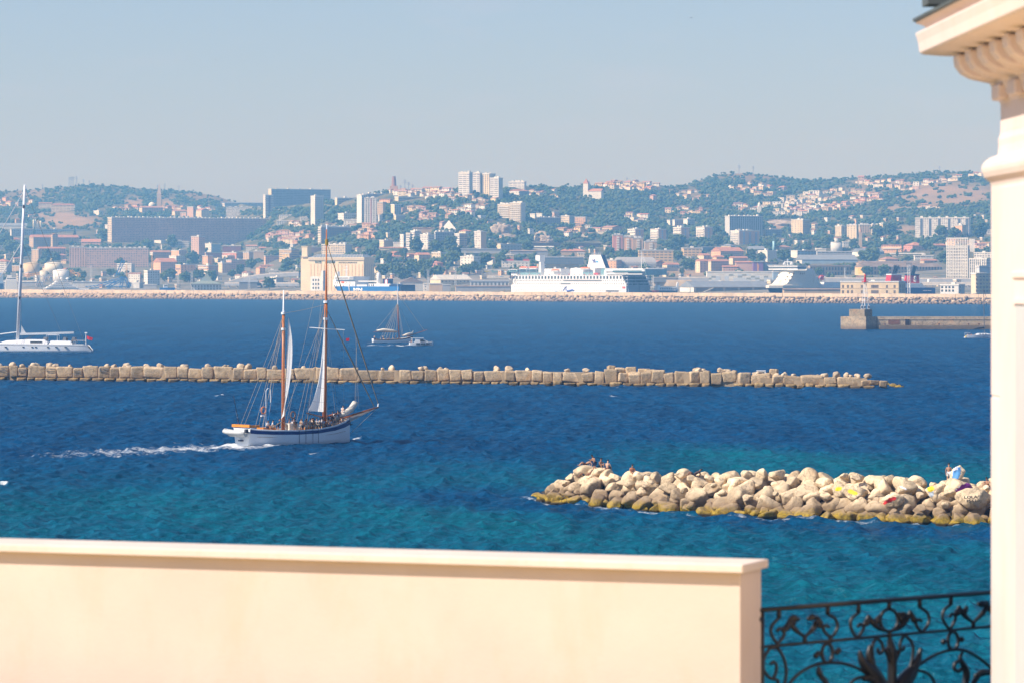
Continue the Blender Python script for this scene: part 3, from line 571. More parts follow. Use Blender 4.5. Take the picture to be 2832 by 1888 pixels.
o = obj('riprap', np_mesh('riprap', np.vstack(rest_v), np.vstack(rest_f), ARMOUR)); o['kind'] = 'stuff'; o['label'] = 'smaller tumbled riprap along the far harbour wall'
# ================================================================== CITY
BUILT = []                                       # (px, py, label) for the labels of trees and houses
def facemat(col, style): return facade(COL[col] if isinstance(col, str) else col, style)
WHITE = M('white_wall', COL['white'], .8, .1, .2); PALEC = M('pale_concrete', COL['lgrey'], .85, .15, .2)
def gable(mb, w, d, h, rise, ov=.5, along='x', hip=0.0, mi=0):
    if along == 'x':
        i = hip * d / 2; vs = [(-ov, -ov, h), (w + ov, -ov, h), (w + ov, d + ov, h), (-ov, d + ov, h), (i - ov * (i == 0), d / 2, h + rise), (w - i + ov * (i == 0), d / 2, h + rise)]; fs = [(0, 1, 5, 4), (2, 3, 4, 5), (3, 0, 4), (1, 2, 5), (3, 2, 1, 0)]
    else:
        i = hip * w / 2; vs = [(-ov, -ov, h), (w + ov, -ov, h), (w + ov, d + ov, h), (-ov, d + ov, h), (w / 2, i - ov * (i == 0), h + rise), (w / 2, d - i + ov * (i == 0), h + rise)]; fs = [(0, 4, 5, 3), (2, 5, 4, 1), (1, 4, 0), (3, 5, 2), (3, 2, 1, 0)]
    mb.add(vs, fs, mi)
def bld(T, x0, xc, x1, yt, yb, cl, sl, cr, sr, roof, label, name='apartment_block', cat='building', beta=None, bal=None, heads=0, Yoff=0, slabs=None):  # right face colour often darker: its shade put into the paint
    """a building from the picture columns of its left edge, near corner and right edge, and the rows of its top and foot"""
    pc, pb = tp(T, xc, yb); p0, _ = tp(T, x0, yb); p1, pt = tp(T, x1, yt); P = ground(pc, pb)
    if Yoff: P = at(pc, pb, wall_y(pc) + Yoff)
    s = F / P.y; l, r = max(pc - p0, 0) / s, max(p1 - pc, 0) / s
    if beta is None: beta = 82 if r < .5 else (65 if l > r else (45 if l > .5 else 10))
    if 36 <= beta <= 60 and r > l * 1.05: beta = 29
    elif 8 <= beta <= 26: beta = 4
    be = R(beta); wl = max(l / max(math.sin(be), .15), 9.0 if l < .5 else 3.0); wr = max(r / max(math.cos(be), .12), 9.0 if r < .5 else 3.0); h = (pb - pt) / s
    wl, wr = min(wl, 260), min(wr, 420)
    t = thing(name, label, cat, P, be); BUILT.append((pc, (pb + pt) / 2, label)); BOXES.append((min(p0, p1), max(p0, p1), pt, pb)); low = -7.0
    mb = MB(); mb.box(0, 0, 0, wr, wl, h, 0, True, True)
    mb.m = [1, 1, 0, 0, 2, 2]; mb.box(0, 0, low, wr, wl, 0, 1, True)
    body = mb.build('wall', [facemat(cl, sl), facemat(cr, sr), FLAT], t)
    rm = {'t': TERRA, 'o': TERRA2, 's': SLATE, 'w': ROOFW, 'b': ROOFB}
    if roof[0] == 'f':
        mb = MB(); q = .35; mb.box(-q, -q, h - .1, wr + q, 0, h + 1.0); mb.box(-q, wl, h - .1, wr + q, wl + q, h + 1.0); mb.box(-q, 0, h - .1, 0, wl, h + 1.0); mb.box(wr, 0, h - .1, wr + q, wl, h + 1.0); mb.build('parapet', WHITE if cl in ('white', 'cream') else PALEC, t)
    else:
        mb = MB(); al = 'x' if wr >= wl else 'y'
        if len(roof) > 2: al = roof[2]
        gable(mb, wr, wl, h, min(wr, wl) * (.22 if roof[1] != 'l' else .12), .6, al, 1.0 if roof[1] == 'h' else 0.0); mb.build('roof', rm[roof[0]], t)
        if roof[1] != 'h':       # close the gable ends
            mb = MB(); ri = min(wr, wl) * (.22 if roof[1] != 'l' else .12) - .25
            if al == 'x': mb.loft([[(.02, .3, h), (.02, wl - .3, h), (.02, wl / 2, h + ri)], [(wr - .02, .3, h), (wr - .02, wl - .3, h), (wr - .02, wl / 2, h + ri)]])
            else: mb.loft([[(.3, .02, h), (wr - .3, .02, h), (wr / 2, .02, h + ri)], [(.3, wl - .02, h), (wr - .3, wl - .02, h), (wr / 2, wl - .02, h + ri)]])
            mb.build('gable_end', facemat(cl, 'n'), t)
    rr = random.Random(int(x0 * 7 + yt)); n = heads or (1 if roof[0] == 'f' and wr * wl > 150 else 0)
    for k in range(n):
        u = (k + .5) / n * (wr - 4) if wr >= wl else rr.uniform(.1, .6) * wr; v_ = rr.uniform(.25, .55) * wl if wr >= wl else (k + .5) / n * (wl - 4); mb = MB(); hh = rr.uniform(1.8, 3.4); mb.box(u, v_, h, u + rr.uniform(2.5, 4.5), v_ + 3.5, h + hh); mb.build('stair_head', WHITE if rr.random() < .7 else PALEC, t)
    if bal:
        nf = int(h / 3.0); wmat = WHITE if bal[0] == 'w' else PALEC
        for k in range(1, min(nf, 24)):
            z = k * h / nf; mb = MB()
            if 'R' in bal: mb.box(wr * .06, -1.1, z - .15, wr * .94, -.003, z + .9)
            if 'L' in bal: mb.box(-1.1, wl * .06, z - .15, -.003, wl * .94, z + .9)
            mb.build('balcony', wmat, t)
    return t, wr, wl, h
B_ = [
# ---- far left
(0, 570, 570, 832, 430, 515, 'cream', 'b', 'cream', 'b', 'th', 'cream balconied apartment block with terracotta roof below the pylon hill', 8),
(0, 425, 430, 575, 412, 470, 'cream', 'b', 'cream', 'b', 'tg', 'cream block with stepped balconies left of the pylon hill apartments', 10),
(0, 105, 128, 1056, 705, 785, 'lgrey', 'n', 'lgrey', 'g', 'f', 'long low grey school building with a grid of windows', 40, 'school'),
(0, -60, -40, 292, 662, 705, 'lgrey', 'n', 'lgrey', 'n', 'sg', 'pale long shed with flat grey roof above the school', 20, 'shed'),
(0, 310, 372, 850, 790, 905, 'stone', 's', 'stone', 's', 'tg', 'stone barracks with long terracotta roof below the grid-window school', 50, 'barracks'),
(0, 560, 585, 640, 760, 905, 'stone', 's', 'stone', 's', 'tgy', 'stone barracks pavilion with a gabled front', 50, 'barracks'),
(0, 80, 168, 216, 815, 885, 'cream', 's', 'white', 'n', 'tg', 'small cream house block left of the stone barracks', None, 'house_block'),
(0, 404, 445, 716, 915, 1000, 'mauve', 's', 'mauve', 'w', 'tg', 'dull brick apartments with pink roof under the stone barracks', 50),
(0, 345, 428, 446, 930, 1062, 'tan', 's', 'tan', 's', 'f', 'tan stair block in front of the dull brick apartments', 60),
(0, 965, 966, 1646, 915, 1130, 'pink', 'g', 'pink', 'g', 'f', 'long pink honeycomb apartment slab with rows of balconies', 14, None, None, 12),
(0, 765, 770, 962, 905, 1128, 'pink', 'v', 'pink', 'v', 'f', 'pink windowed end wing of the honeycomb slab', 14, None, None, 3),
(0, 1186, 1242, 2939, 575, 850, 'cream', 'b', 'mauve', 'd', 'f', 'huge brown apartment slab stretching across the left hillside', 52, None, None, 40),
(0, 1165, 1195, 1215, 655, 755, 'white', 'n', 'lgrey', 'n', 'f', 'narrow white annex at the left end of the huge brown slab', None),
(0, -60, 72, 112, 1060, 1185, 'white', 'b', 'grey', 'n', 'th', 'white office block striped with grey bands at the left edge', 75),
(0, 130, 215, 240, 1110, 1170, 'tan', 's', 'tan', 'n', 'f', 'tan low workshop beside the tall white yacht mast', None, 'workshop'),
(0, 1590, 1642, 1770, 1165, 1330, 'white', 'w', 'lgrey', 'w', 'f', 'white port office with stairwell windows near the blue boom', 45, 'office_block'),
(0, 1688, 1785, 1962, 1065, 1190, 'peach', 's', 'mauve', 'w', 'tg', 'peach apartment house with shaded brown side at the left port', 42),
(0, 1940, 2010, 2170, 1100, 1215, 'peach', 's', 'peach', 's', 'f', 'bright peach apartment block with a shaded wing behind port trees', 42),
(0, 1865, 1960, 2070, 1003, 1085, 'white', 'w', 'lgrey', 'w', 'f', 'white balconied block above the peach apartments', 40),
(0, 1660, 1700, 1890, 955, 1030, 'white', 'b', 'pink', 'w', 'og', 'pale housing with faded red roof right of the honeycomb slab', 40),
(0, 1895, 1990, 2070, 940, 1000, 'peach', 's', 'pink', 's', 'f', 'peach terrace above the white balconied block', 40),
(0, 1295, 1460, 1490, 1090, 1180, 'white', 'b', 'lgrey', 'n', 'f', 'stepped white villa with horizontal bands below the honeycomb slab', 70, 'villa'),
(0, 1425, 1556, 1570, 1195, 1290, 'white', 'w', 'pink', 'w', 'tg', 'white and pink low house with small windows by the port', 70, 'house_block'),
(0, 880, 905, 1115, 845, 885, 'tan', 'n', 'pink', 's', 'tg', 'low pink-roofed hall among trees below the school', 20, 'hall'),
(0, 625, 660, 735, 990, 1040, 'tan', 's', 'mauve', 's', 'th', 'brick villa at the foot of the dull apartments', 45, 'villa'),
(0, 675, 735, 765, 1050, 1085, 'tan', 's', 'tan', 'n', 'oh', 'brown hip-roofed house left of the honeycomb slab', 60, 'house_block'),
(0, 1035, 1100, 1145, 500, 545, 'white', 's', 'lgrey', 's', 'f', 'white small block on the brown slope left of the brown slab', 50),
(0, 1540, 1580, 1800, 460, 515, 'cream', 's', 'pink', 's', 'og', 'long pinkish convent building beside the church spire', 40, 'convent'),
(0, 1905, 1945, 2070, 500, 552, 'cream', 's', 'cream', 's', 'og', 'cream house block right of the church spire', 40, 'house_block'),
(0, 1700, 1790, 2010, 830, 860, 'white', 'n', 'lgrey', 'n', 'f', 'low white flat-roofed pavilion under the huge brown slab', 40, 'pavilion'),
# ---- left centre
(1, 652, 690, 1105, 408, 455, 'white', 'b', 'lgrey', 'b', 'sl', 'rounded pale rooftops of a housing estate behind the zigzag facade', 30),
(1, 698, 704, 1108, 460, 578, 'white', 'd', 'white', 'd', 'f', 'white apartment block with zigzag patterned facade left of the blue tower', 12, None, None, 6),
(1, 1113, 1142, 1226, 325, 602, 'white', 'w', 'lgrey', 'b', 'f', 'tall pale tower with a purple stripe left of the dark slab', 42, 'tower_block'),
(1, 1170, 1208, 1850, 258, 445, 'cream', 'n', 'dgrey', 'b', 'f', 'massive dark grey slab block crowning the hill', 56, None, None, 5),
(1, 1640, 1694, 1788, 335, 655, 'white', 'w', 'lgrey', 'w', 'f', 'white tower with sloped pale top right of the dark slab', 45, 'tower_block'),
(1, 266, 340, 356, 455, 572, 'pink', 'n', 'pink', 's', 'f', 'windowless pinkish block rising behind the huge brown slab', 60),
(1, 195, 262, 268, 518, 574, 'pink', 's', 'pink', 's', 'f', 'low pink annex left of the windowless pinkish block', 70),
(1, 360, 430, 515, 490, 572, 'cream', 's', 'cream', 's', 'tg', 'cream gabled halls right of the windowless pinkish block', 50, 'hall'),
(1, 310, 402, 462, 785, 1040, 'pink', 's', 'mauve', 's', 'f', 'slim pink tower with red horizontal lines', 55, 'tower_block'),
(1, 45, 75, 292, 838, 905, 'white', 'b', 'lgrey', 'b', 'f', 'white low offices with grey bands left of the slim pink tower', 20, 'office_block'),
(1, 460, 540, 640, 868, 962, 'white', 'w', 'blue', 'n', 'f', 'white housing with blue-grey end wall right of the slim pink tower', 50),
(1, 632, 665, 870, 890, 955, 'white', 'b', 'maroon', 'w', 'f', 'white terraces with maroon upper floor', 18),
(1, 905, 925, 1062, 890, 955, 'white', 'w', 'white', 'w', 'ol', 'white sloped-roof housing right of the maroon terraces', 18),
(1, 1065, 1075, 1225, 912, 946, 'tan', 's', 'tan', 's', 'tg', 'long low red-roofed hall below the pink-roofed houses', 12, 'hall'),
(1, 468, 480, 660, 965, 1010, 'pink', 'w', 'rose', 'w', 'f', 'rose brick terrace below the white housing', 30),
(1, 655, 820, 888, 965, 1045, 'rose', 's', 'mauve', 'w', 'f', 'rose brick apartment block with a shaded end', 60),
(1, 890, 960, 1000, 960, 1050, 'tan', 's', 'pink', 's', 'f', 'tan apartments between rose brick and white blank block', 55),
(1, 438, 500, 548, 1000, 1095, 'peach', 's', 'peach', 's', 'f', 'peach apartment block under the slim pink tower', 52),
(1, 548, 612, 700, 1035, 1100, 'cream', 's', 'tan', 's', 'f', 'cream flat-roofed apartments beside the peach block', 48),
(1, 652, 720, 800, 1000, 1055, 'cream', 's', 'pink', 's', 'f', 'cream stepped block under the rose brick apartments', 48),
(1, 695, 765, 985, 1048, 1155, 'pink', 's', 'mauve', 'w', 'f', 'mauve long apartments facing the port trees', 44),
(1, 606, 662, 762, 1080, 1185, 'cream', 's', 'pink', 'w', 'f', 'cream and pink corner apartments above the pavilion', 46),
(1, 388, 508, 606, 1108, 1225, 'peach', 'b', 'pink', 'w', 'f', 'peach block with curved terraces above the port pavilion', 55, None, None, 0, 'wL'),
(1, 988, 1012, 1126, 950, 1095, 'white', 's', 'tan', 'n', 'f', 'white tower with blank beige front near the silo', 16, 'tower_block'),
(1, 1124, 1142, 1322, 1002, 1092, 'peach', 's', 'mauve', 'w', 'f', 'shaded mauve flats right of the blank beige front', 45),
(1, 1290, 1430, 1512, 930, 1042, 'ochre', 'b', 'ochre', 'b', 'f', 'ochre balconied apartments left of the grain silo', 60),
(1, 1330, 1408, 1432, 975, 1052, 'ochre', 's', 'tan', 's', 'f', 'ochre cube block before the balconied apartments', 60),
(1, 1590, 1640, 1765, 905, 975, 'cream', 'w', 'mauve', 'n', 'f', 'low mauve building behind the grain silo tower', 45),
(1, 1264, 1300, 1480, 548, 608, 'white', 'w', 'white', 'w', 'f', 'white school-like block between the two pale towers', 20),
(1, 1224, 1270, 1425, 610, 668, 'white', 'v', 'lgrey', 'v', 'f', 'grey-white flats with vertical fins between the towers', 22),
(1, 1500, 1530, 1640, 572, 622, 'white', 's', 'lgrey', 's', 'f', 'small white flats at the foot of the white tower', 25),
(1, 1070, 1080, 1310, 1105, 1155, 'peach', 'n', 'peach', 's', 'tl', 'long peach wall building above the flyover', 12, 'hall'),
(1, 1030, 1078, 1135, 1130, 1210, 'peach', 's', 'pink', 's', 'th', 'peach townhouse above the flyover', 50, 'townhouse'),
(1, 876, 950, 1005, 1185, 1240, 'white', 's', 'tan', 's', 'tgx', 'white gabled house behind the flyover ramp', 60, 'house_block'),
(1, 800, 860, 880, 1215, 1250, 'white', 's', 'lgrey', 'n', 'og', 'pale little house left of the flyover ramp', 60, 'house_block'),
(1, 1190, 1262, 1340, 1240, 1300, 'white', 'w', 'dgrey', 'n', 'f', 'white block with square windows under the flyover', 52, 'office_block'),
(1, 1160, 1180, 1270, 1165, 1200, 'lgrey', 'n', 'lgrey', 'n', 'f', 'pale grey depot above the flyover', 20, 'depot'),
(1, 1725, 1762, 2085, 680, 872, 'cream', 'b', 'brown', 'd', 'f', 'brown apartment slab with white balconied end behind the tall mast', 50, None, None, 10, 'wL'),
(1, 1760, 2030, 2100, 875, 975, 'cream', 'g', 'lgrey', 'n', 'f', 'cream honeycomb flats rising behind the grain silo', 64, None, None, 4),
(1, 820, 850, 1050, 1290, 1372, 'slate', 'n', 'slate', 'n', 'sl', 'dark wide-roofed port shed right of the pyramid-roofed pavilion', 20, 'shed'),
# ---- centre
(2, 1478, 1600, 1636, 75, 325, 'white', 'b', 'lgrey', 'n', 'f', 'leftmost of four tall cream towers on the hilltop', 62, 'tower_block', None, 3),
(2, 1634, 1716, 1752, 80, 300, 'white', 'b', 'lgrey', 'n', 'f', 'second of four tall cream hilltop towers, partly behind the first', 62, 'tower_block', None, 2),
(2, 1745, 1822, 1890, 88, 330, 'cream', 'v', 'lgrey', 'n', 'f', 'third of four tall cream hilltop towers, with ribbed blank wall', 55, 'tower_block', None, 2),
(2, 1828, 1926, 1972, 135, 362, 'white', 'b', 'lgrey', 'n', 'f', 'lowest and rightmost of four cream hilltop towers', 60, 'tower_block', None, 2),
(2, 345, 402, 470, 325, 630, 'white', 'n', 'lgrey', 'w', 'f', 'white tower with blank left flank in the middle hillside', 44, 'tower_block', None, 2),
(2, 415, 440, 575, 360, 658, 'white', 'w', 'white', 'v', 'f', 'broad white tower with a red vertical stripe', 22, 'tower_block', None, 4),
(2, 552, 640, 668, 405, 545, 'tan', 'w', 'tan', 'n', 'f', 'tan tower right of the red-striped white tower', 60, 'tower_block'),
(2, 725, 768, 842, 430, 545, 'cream', 'n', 'grey', 'w', 'f', 'half-shaded cream tower above the wooded slope', 44, 'tower_block'),
(2, 134, 205, 342, 530, 605, 'white', 'w', 'white', 'w', 'f', 'low white flats left of the broad white tower', 30),
(2, 194, 205, 395, 602, 660, 'white', 's', 'white', 's', 'f', 'long white wall-like flats at the foot of the broad white tower', 12),
(2, 555, 600, 634, 548, 620, 'white', 'n', 'lgrey', 'n', 'f', 'blank white hall right of the broad white tower', 45, 'hall'),
(2, 758, 785, 885, 548, 612, 'cream', 's', 'grey', 'n', 'f', 'grey-fronted hall below the half-shaded cream tower', 40, 'hall'),
(2, 430, 455, 770, 312, 385, 'lgrey', 'n', 'grey', 'b', 'f', 'shaded grey slab flats high on the skyline', 50, None, None, 4),
(2, 768, 812, 1126, 345, 395, 'cream', 's', 'dgrey', 'b', 'f', 'dark long flats with cream end under the skyline houses', 50),
(2, 104, 130, 342, 358, 445, 'cream', 'n', 'grey', 'b', 'f', 'grey hillside flats left of the white towers', 50),
(2, 596, 716, 750, 372, 412, 'peach', 's', 'maroon', 's', 'tl', 'peach and maroon flats above the tan tower', 60),
(2, 828, 868, 905, 765, 905, 'white', 'w', 'grey', 'w', 'f', 'first slim white flats of the cluster under the wooded slope', 45),
(2, 896, 940, 950, 750, 932, 'white', 'b', 'lgrey', 'w', 'f', 'tall thin white flats second from the left in the cluster', 60),
(2, 944, 994, 1062, 725, 930, 'white', 'b', 'grey', 'w', 'f', 'tallest white flats in the central cluster', 44, None, None, 2, 'wL'),
(2, 1052, 1140, 1212, 765, 925, 'white', 'd', 'lgrey', 'b', 'f', 'white flats with patterned balconies at the front of the cluster', 52, None, None, 3, 'wR'),
(2, 1210, 1222, 1436, 738, 900, 'lgrey', 'n', 'grey', 'g', 'f', 'long shaded flats with white grid at the right of the cluster', 42, None, None, 5),
(2, 1434, 1490, 1574, 755, 920, 'white', 'b', 'tan', 'b', 'f', 'beige-and-white flats at the right end of the cluster', 48),
(2, 1484, 1560, 1624, 722, 790, 'cream', 's', 'lgrey', 's', 'th', 'red-roofed block behind the right end of the cluster', 48),
(2, 1653, 1728, 1788, 730, 918, 'white', 'd', 'tan', 'n', 'f', 'white tower with triangular balconies standing alone before the quarry', 52, 'tower_block', None, 2),
(2, 970, 975, 1212, 690, 760, 'ochre', 's', 'tan', 'n', 'ol', 'long ochre-roofed hall behind the white flats cluster', 12, 'hall'),
(2, 598, 650, 752, 828, 905, 'cream', 's', 'tan', 'n', 'f', 'cream stepped flats right of the grain silo', 42),
(2, 745, 760, 828, 852, 905, 'white', 's', 'white', 'n', 'f', 'plain white annex right of the cream stepped flats', 20),
(2, 1498, 1648, 1724, 1010, 1125, 'white', 's', 'white', 'w', 'f', 'white three-storey flats with balconies among trees', 60, None, None, 2),
(2, 985, 1040, 1162, 985, 1065, 'cream', 's', 'tan', 's', 'tgx', 'large gabled house with orange roof in the port suburb', 50, 'house_block'),
(2, 720, 748, 838, 1005, 1050, 'cream', 's', 'cream', 's', 'tg', 'cream house with a broad red roof right of the silo', 30, 'house_block'),
(2, 704, 760, 836, 968, 1005, 'rose', 's', 'cream', 's', 'tg', 'red-roofed house behind the broad red roof', 45, 'house_block'),
(2, 905, 930, 1010, 980, 1025, 'cream', 's', 'rose', 's', 'tg', 'rose house with red roof left of the large gabled house', 40, 'house_block'),
(2, 1180, 1280, 1350, 965, 1020, 'cream', 'w', 'lgrey', 's', 'f', 'cream flat-roofed house with three windows', 60, 'house_block'),
(2, 845, 895, 960, 1015, 1060, 'white', 's', 'cream', 's', 'tg', 'small white gabled house below the rose house', 50, 'house_block'),
(2, 1160, 1245, 1305, 1075, 1138, 'rose', 's', 'rose', 's', 'th', 'pink house with dark windows among the port trees', 55, 'house_block'),
(2, 538, 600, 705, 1128, 1185, 'cream', 's', 'white', 's', 'tg', 'pale long house near the silo corner', 40, 'house_block'),
(2, 735, 795, 862, 1095, 1170, 'white', 's', 'pink', 's', 'tg', 'white balconied house with grey-pink roof near the cypress', 45, 'house_block'),
(2, 868, 920, 965, 1090, 1172, 'white', 's', 'white', 's', 'tg', 'tall white stepped house left of the dark tree mass', 50, 'house_block'),
(2, 1780, 1860, 1885, 1022, 1098, 'white', 'n', 'cream', 's', 'tgx', 'white gable wall beside the pine tree', 60, 'house_block'),
(2, 1196, 1225, 1245, 1205, 1235, 'white', 's', 'rose', 's', 'tg', 'tiny white house with red roof under the hanging trees', 50, 'house_block'),
(2, 580, 592, 680, 945, 1000, 'lgrey', 'w', 'grey', 'w', 'f', 'grey windowed block right of the silo roof', 30),
(2, 590, 600, 895, 908, 945, 'white', 'n', 'cream', 'n', 'tl', 'long low market hall with reddish roof', 12, 'hall'),
(2, 770, 830, 1088, 1292, 1395, 'white', 'n', 'lgrey', 'n', 'bg', 'grey port hangar beside the blue ship stern', 24, 'shed'),
(2, 1160, 1280, 1625, 1262, 1330, 'cream', 'n', 'cream', 's', 'wg', 'pale-roofed port hangar behind the lattice masts', 40, 'shed'),
(2, 1150, 1160, 1300, 1312, 1395, 'tan', 'n', 'tan', 'n', 'f', 'beige rolling-door shed at the port', 12, 'shed'),
(2, 1080, 1090, 1152, 1312, 1390, 'white', 's', 'white', 's', 'f', 'white small port office left of the beige shed', 12, 'office_block'),
(2, 1300, 1305, 1392, 1322, 1390, 'dgrey', 'n', 'dgrey', 'n', 'f', 'dark grey port shed right of the beige shed', 12, 'shed'),
(2, 1605, 1612, 2040, 1282, 1342, 'lgrey', 'n', 'lgrey', 'a', 'sg', 'blue-grey roofed warehouse with white arcade', 20, 'warehouse'),
(2, 1445, 1450, 2060, 1338, 1396, 'tan', 'n', 'dgrey', 'n', 'bl', 'brown low shed with dark doors on the quay', 14, 'warehouse'),
(2, 1440, 1450, 1960, 925, 968, 'grey', 'n', 'grey', 'n', 'sl', 'long grey roofed depot under the quarry', 14, 'warehouse'),
(2, 1540, 1560, 1720, 968, 1005, 'dgrey', 'n', 'slate', 'n', 'sg', 'dark sloped shed behind the white three-storey flats', 30, 'shed'),
# ---- right of centre
(3, 105, 240, 252, 428, 600, 'cream', 'w', 'lgrey', 'w', 'f', 'left half of the cream tower block on the green spur', 66, None, None, 3, 'wL'),
(3, 240, 366, 416, 412, 628, 'cream', 'w', 'lgrey', 'n', 'f', 'right half of the cream tower block on the green spur', 62, None, None, 3, 'wL'),
(3, 228, 402, 425, 178, 265, 'white', 'b', 'lgrey', 'n', 'f', 'white slab flats right of the hilltop towers', 68, None, None, 4),
(3, 235, 345, 455, 275, 330, 'white', 'w', 'grey', 'w', 'tl', 'lower red-roofed flats beneath the white slab', 50),
(3, 465, 520, 532, 535, 582, 'white', 'n', 'lgrey', 'n', 'f', 'blank pale block right of the green spur', 60),
(3, 538, 598, 608, 532, 575, 'white', 'n', 'lgrey', 'n', 'f', 'second blank pale block above the dark flats', 60),
(3, 530, 548, 806, 575, 648, 'cream', 'n', 'dgrey', 'g', 'f', 'dark shaded flats with cream end on the green slope', 46, None, None, 4),
(3, 712, 735, 792, 515, 575, 'pink', 's', 'pink', 's', 'f', 'pinkish block behind the dark shaded flats', 40),
(3, 812, 902, 962, 558, 642, 'cream', 'g', 'grey', 'n', 'f', 'peach gridded flats right of the dark shaded flats', 54),
(3, 955, 1082, 1100, 570, 648, 'peach', 'g', 'grey', 'n', 'f', 'peach flats with white grid, the rightmost on the green slope', 66),
(3, 1385, 1388, 1495, 770, 940, 'rose', 'n', 'rose', 'n', 'f', 'rose-brown block with white balcony strip, left of the trio', 10, None, None, 2),
(3, 1492, 1495, 1608, 792, 945, 'peach', 'n', 'peach', 'n', 'f', 'orange-tan block with white balcony strip, middle of the trio', 10, None, None, 2),
(3, 1606, 1609, 1726, 805, 945, 'tan', 'n', 'tan', 'n', 'f', 'tan block with white balcony strip, right of the trio', 10, None, None, 2),
(3, 1740, 1743, 1874, 842, 930, 'tan', 'n', 'tan', 'n', 'f', 'low tan block with white balconies beyond the trio', 10, None, None, 2),
(3, 1555, 1636, 1730, 705, 800, 'white', 'b', 'mauve', 'n', 'f', 'white-faced cube flats above the tan trio', 50, None, None, 2, 'wL'),
(3, 1810, 1892, 1982, 705, 835, 'white', 'b', 'mauve', 'n', 'f', 'first of three white-faced cube flats left of the grey slab', 50, None, None, 2, 'wL'),
(4, 255, 336, 432, 685, 825, 'white', 'b', 'mauve', 'n', 'f', 'middle of three white-faced cube flats left of the grey slab', 50, None, None, 2, 'wL'),
(4, 510, 596, 688, 682, 808, 'white', 'b', 'mauve', 'n', 'f', 'third white-faced cube flats, nearest the grey slab', 50, None, None, 2, 'wL'),
(3, 1672, 1676, 2060, 940, 1062, 'ochre', 'f', 'ochre', 'f', 'f', 'long yellow apartment row with window bands behind the ferry', 12, None, None, 3),
(3, 605, 615, 1062, 1015, 1085, 'glass', 'n', 'glass', 'g', 'f', 'curved dark glass office building behind the ferry', 18, 'office_block'),
(3, 780, 800, 1085, 945, 985, 'tan', 'n', 'tan', 'n', 'th', 'long terracotta hip roof above the glass offices', 20, 'hall'),
(3, 990, 1000, 1075, 970, 1020, 'cream', 'w', 'cream', 'w', 'f', 'small cream office with dark windows beside the funnel', 15, 'office_block'),
(3, 235, 250, 660, 945, 988, 'dgrey', 'n', 'dgrey', 'n', 'bl', 'long brown shed roof beneath the quarry cliffs', 18, 'shed'),
(3, 92, 140, 372, 872, 938, 'cream', 's', 'grey', 's', 'f', 'cream office with shaded long side at the foot of the quarry', 42, 'office_block'),
(3, 485, 500, 728, 900, 925, 'white', 'n', 'white', 'n', 'wl', 'low white roofed market below the embankment', 14, 'hall'),
(3, 1275, 1425, 1490, 1050, 1135, 'peach', 's', 'mauve', 'w', 'f', 'orange office block right of the ferry funnel', 64, 'office_block'),
(3, 1488, 1495, 1702, 1050, 1098, 'lgrey', 'n', 'blue', 'w', 'f', 'blue-grey office strip above the arched hangar', 16, 'office_block'),
(3, 1770, 1818, 1826, 992, 1055, 'white', 's', 'lgrey', 'n', 'f', 'small white tower house left of the red roofs', 60, 'tower_house'),
(3, 1888, 1944, 2000, 1002, 1062, 'tan', 's', 'mauve', 's', 'f', 'tan square house above the red-roofed cottages', 46, 'house_block'),
(3, 1778, 1862, 1962, 1072, 1120, 'tan', 's', 'mauve', 'w', 'tg', 'red-roofed cottage with tan gable above the viaduct', 50, 'house_block'),
(3, 1940, 1990, 2130, 1095, 1135, 'cream', 's', 'lgrey', 'w', 'tg', 'long cottage with bright orange roof right of the tan gable', 30, 'house_block'),
(3, 145, 150, 460, 1062, 1125, 'white', 'n', 'white', 's', 'f', 'white storehouse with red lettered roof sign behind the ferry bow', 14, 'storehouse'),
(3, 168, 200, 285, 990, 1040, 'cream', 's', 'tan', 's', 'f', 'cream workshop left of the white ferry mast', 20, 'workshop'),
(3, 1800, 1835, 1875, 325, 390, 'pink', 's', 'pink', 's', 'th', 'tall pinkish villa with pyramid roof on the wooded slope', 45, 'villa'),
(3, 755, 840, 930, 690, 725, 'tan', 's', 'tan', 's', 'ol', 'brown terraced house on the slope right of the quarry', 45, 'house_block'),
(3, 1260, 1380, 1505, 680, 715, 'tan', 's', 'pink', 's', 'ol', 'long brownish terrace in the woods above the tan trio', 40, 'house_block'),
(3, 1575, 1620, 1668, 575, 612, 'cream', 's', 'lgrey', 's', 'f', 'square cream villa under the right woods', 45, 'villa'),
# ---- right
(4, 828, 876, 1262, 560, 772, 'lgrey', 'n', 'grey', 'v', 'f', 'wide grey slab block with vertical pale stripes', 42, None, None, 10),
(4, 895, 982, 1216, 722, 872, 'white', 'b', 'mauve', 'n', 'f', 'white-faced long flats in front of the grey slab', 44, None, None, 6, 'wL'),
(4, 1218, 1276, 1472, 710, 772, 'ochre', 'n', 'dgrey', 'w', 'f', 'low flats with ochre end wall right of the grey slab', 46),
(4, 1568, 1690, 1776, 600, 752, 'cream', 's', 'tan', 'w', 'f', 'solitary cream tower below the white terraced villas', 56, 'tower_block', None, 3),
(4, 243, 265, 362, 602, 682, 'white', 'n', 'mauve', 'w', 'f', 'brown flats with white end on the wooded slope', 44),
(4, 365, 408, 492, 592, 660, 'white', 'n', 'grey', 'w', 'f', 'grey flats with white end right of the brown flats', 46),
(4, 180, 214, 240, 605, 655, 'white', 'n', 'grey', 'n', 'f', 'little white block left of the brown flats', 50),
(4, 330, 366, 566, 915, 1002, 'ochre', 's', 'ochre', 'f', 'f', 'ochre corner building at the right end of the yellow row', 18),
(4, 560, 580, 770, 900, 955, 'slate', 'n', 'slate', 'n', 'sl', 'dark rounded-roof hall right of the ochre corner', 30, 'hall'),
(4, 785, 890, 945, 885, 925, 'tan', 's', 'grey', 's', 'sh', 'grey-roofed pavilion above the terracotta workshops', 50, 'pavilion'),
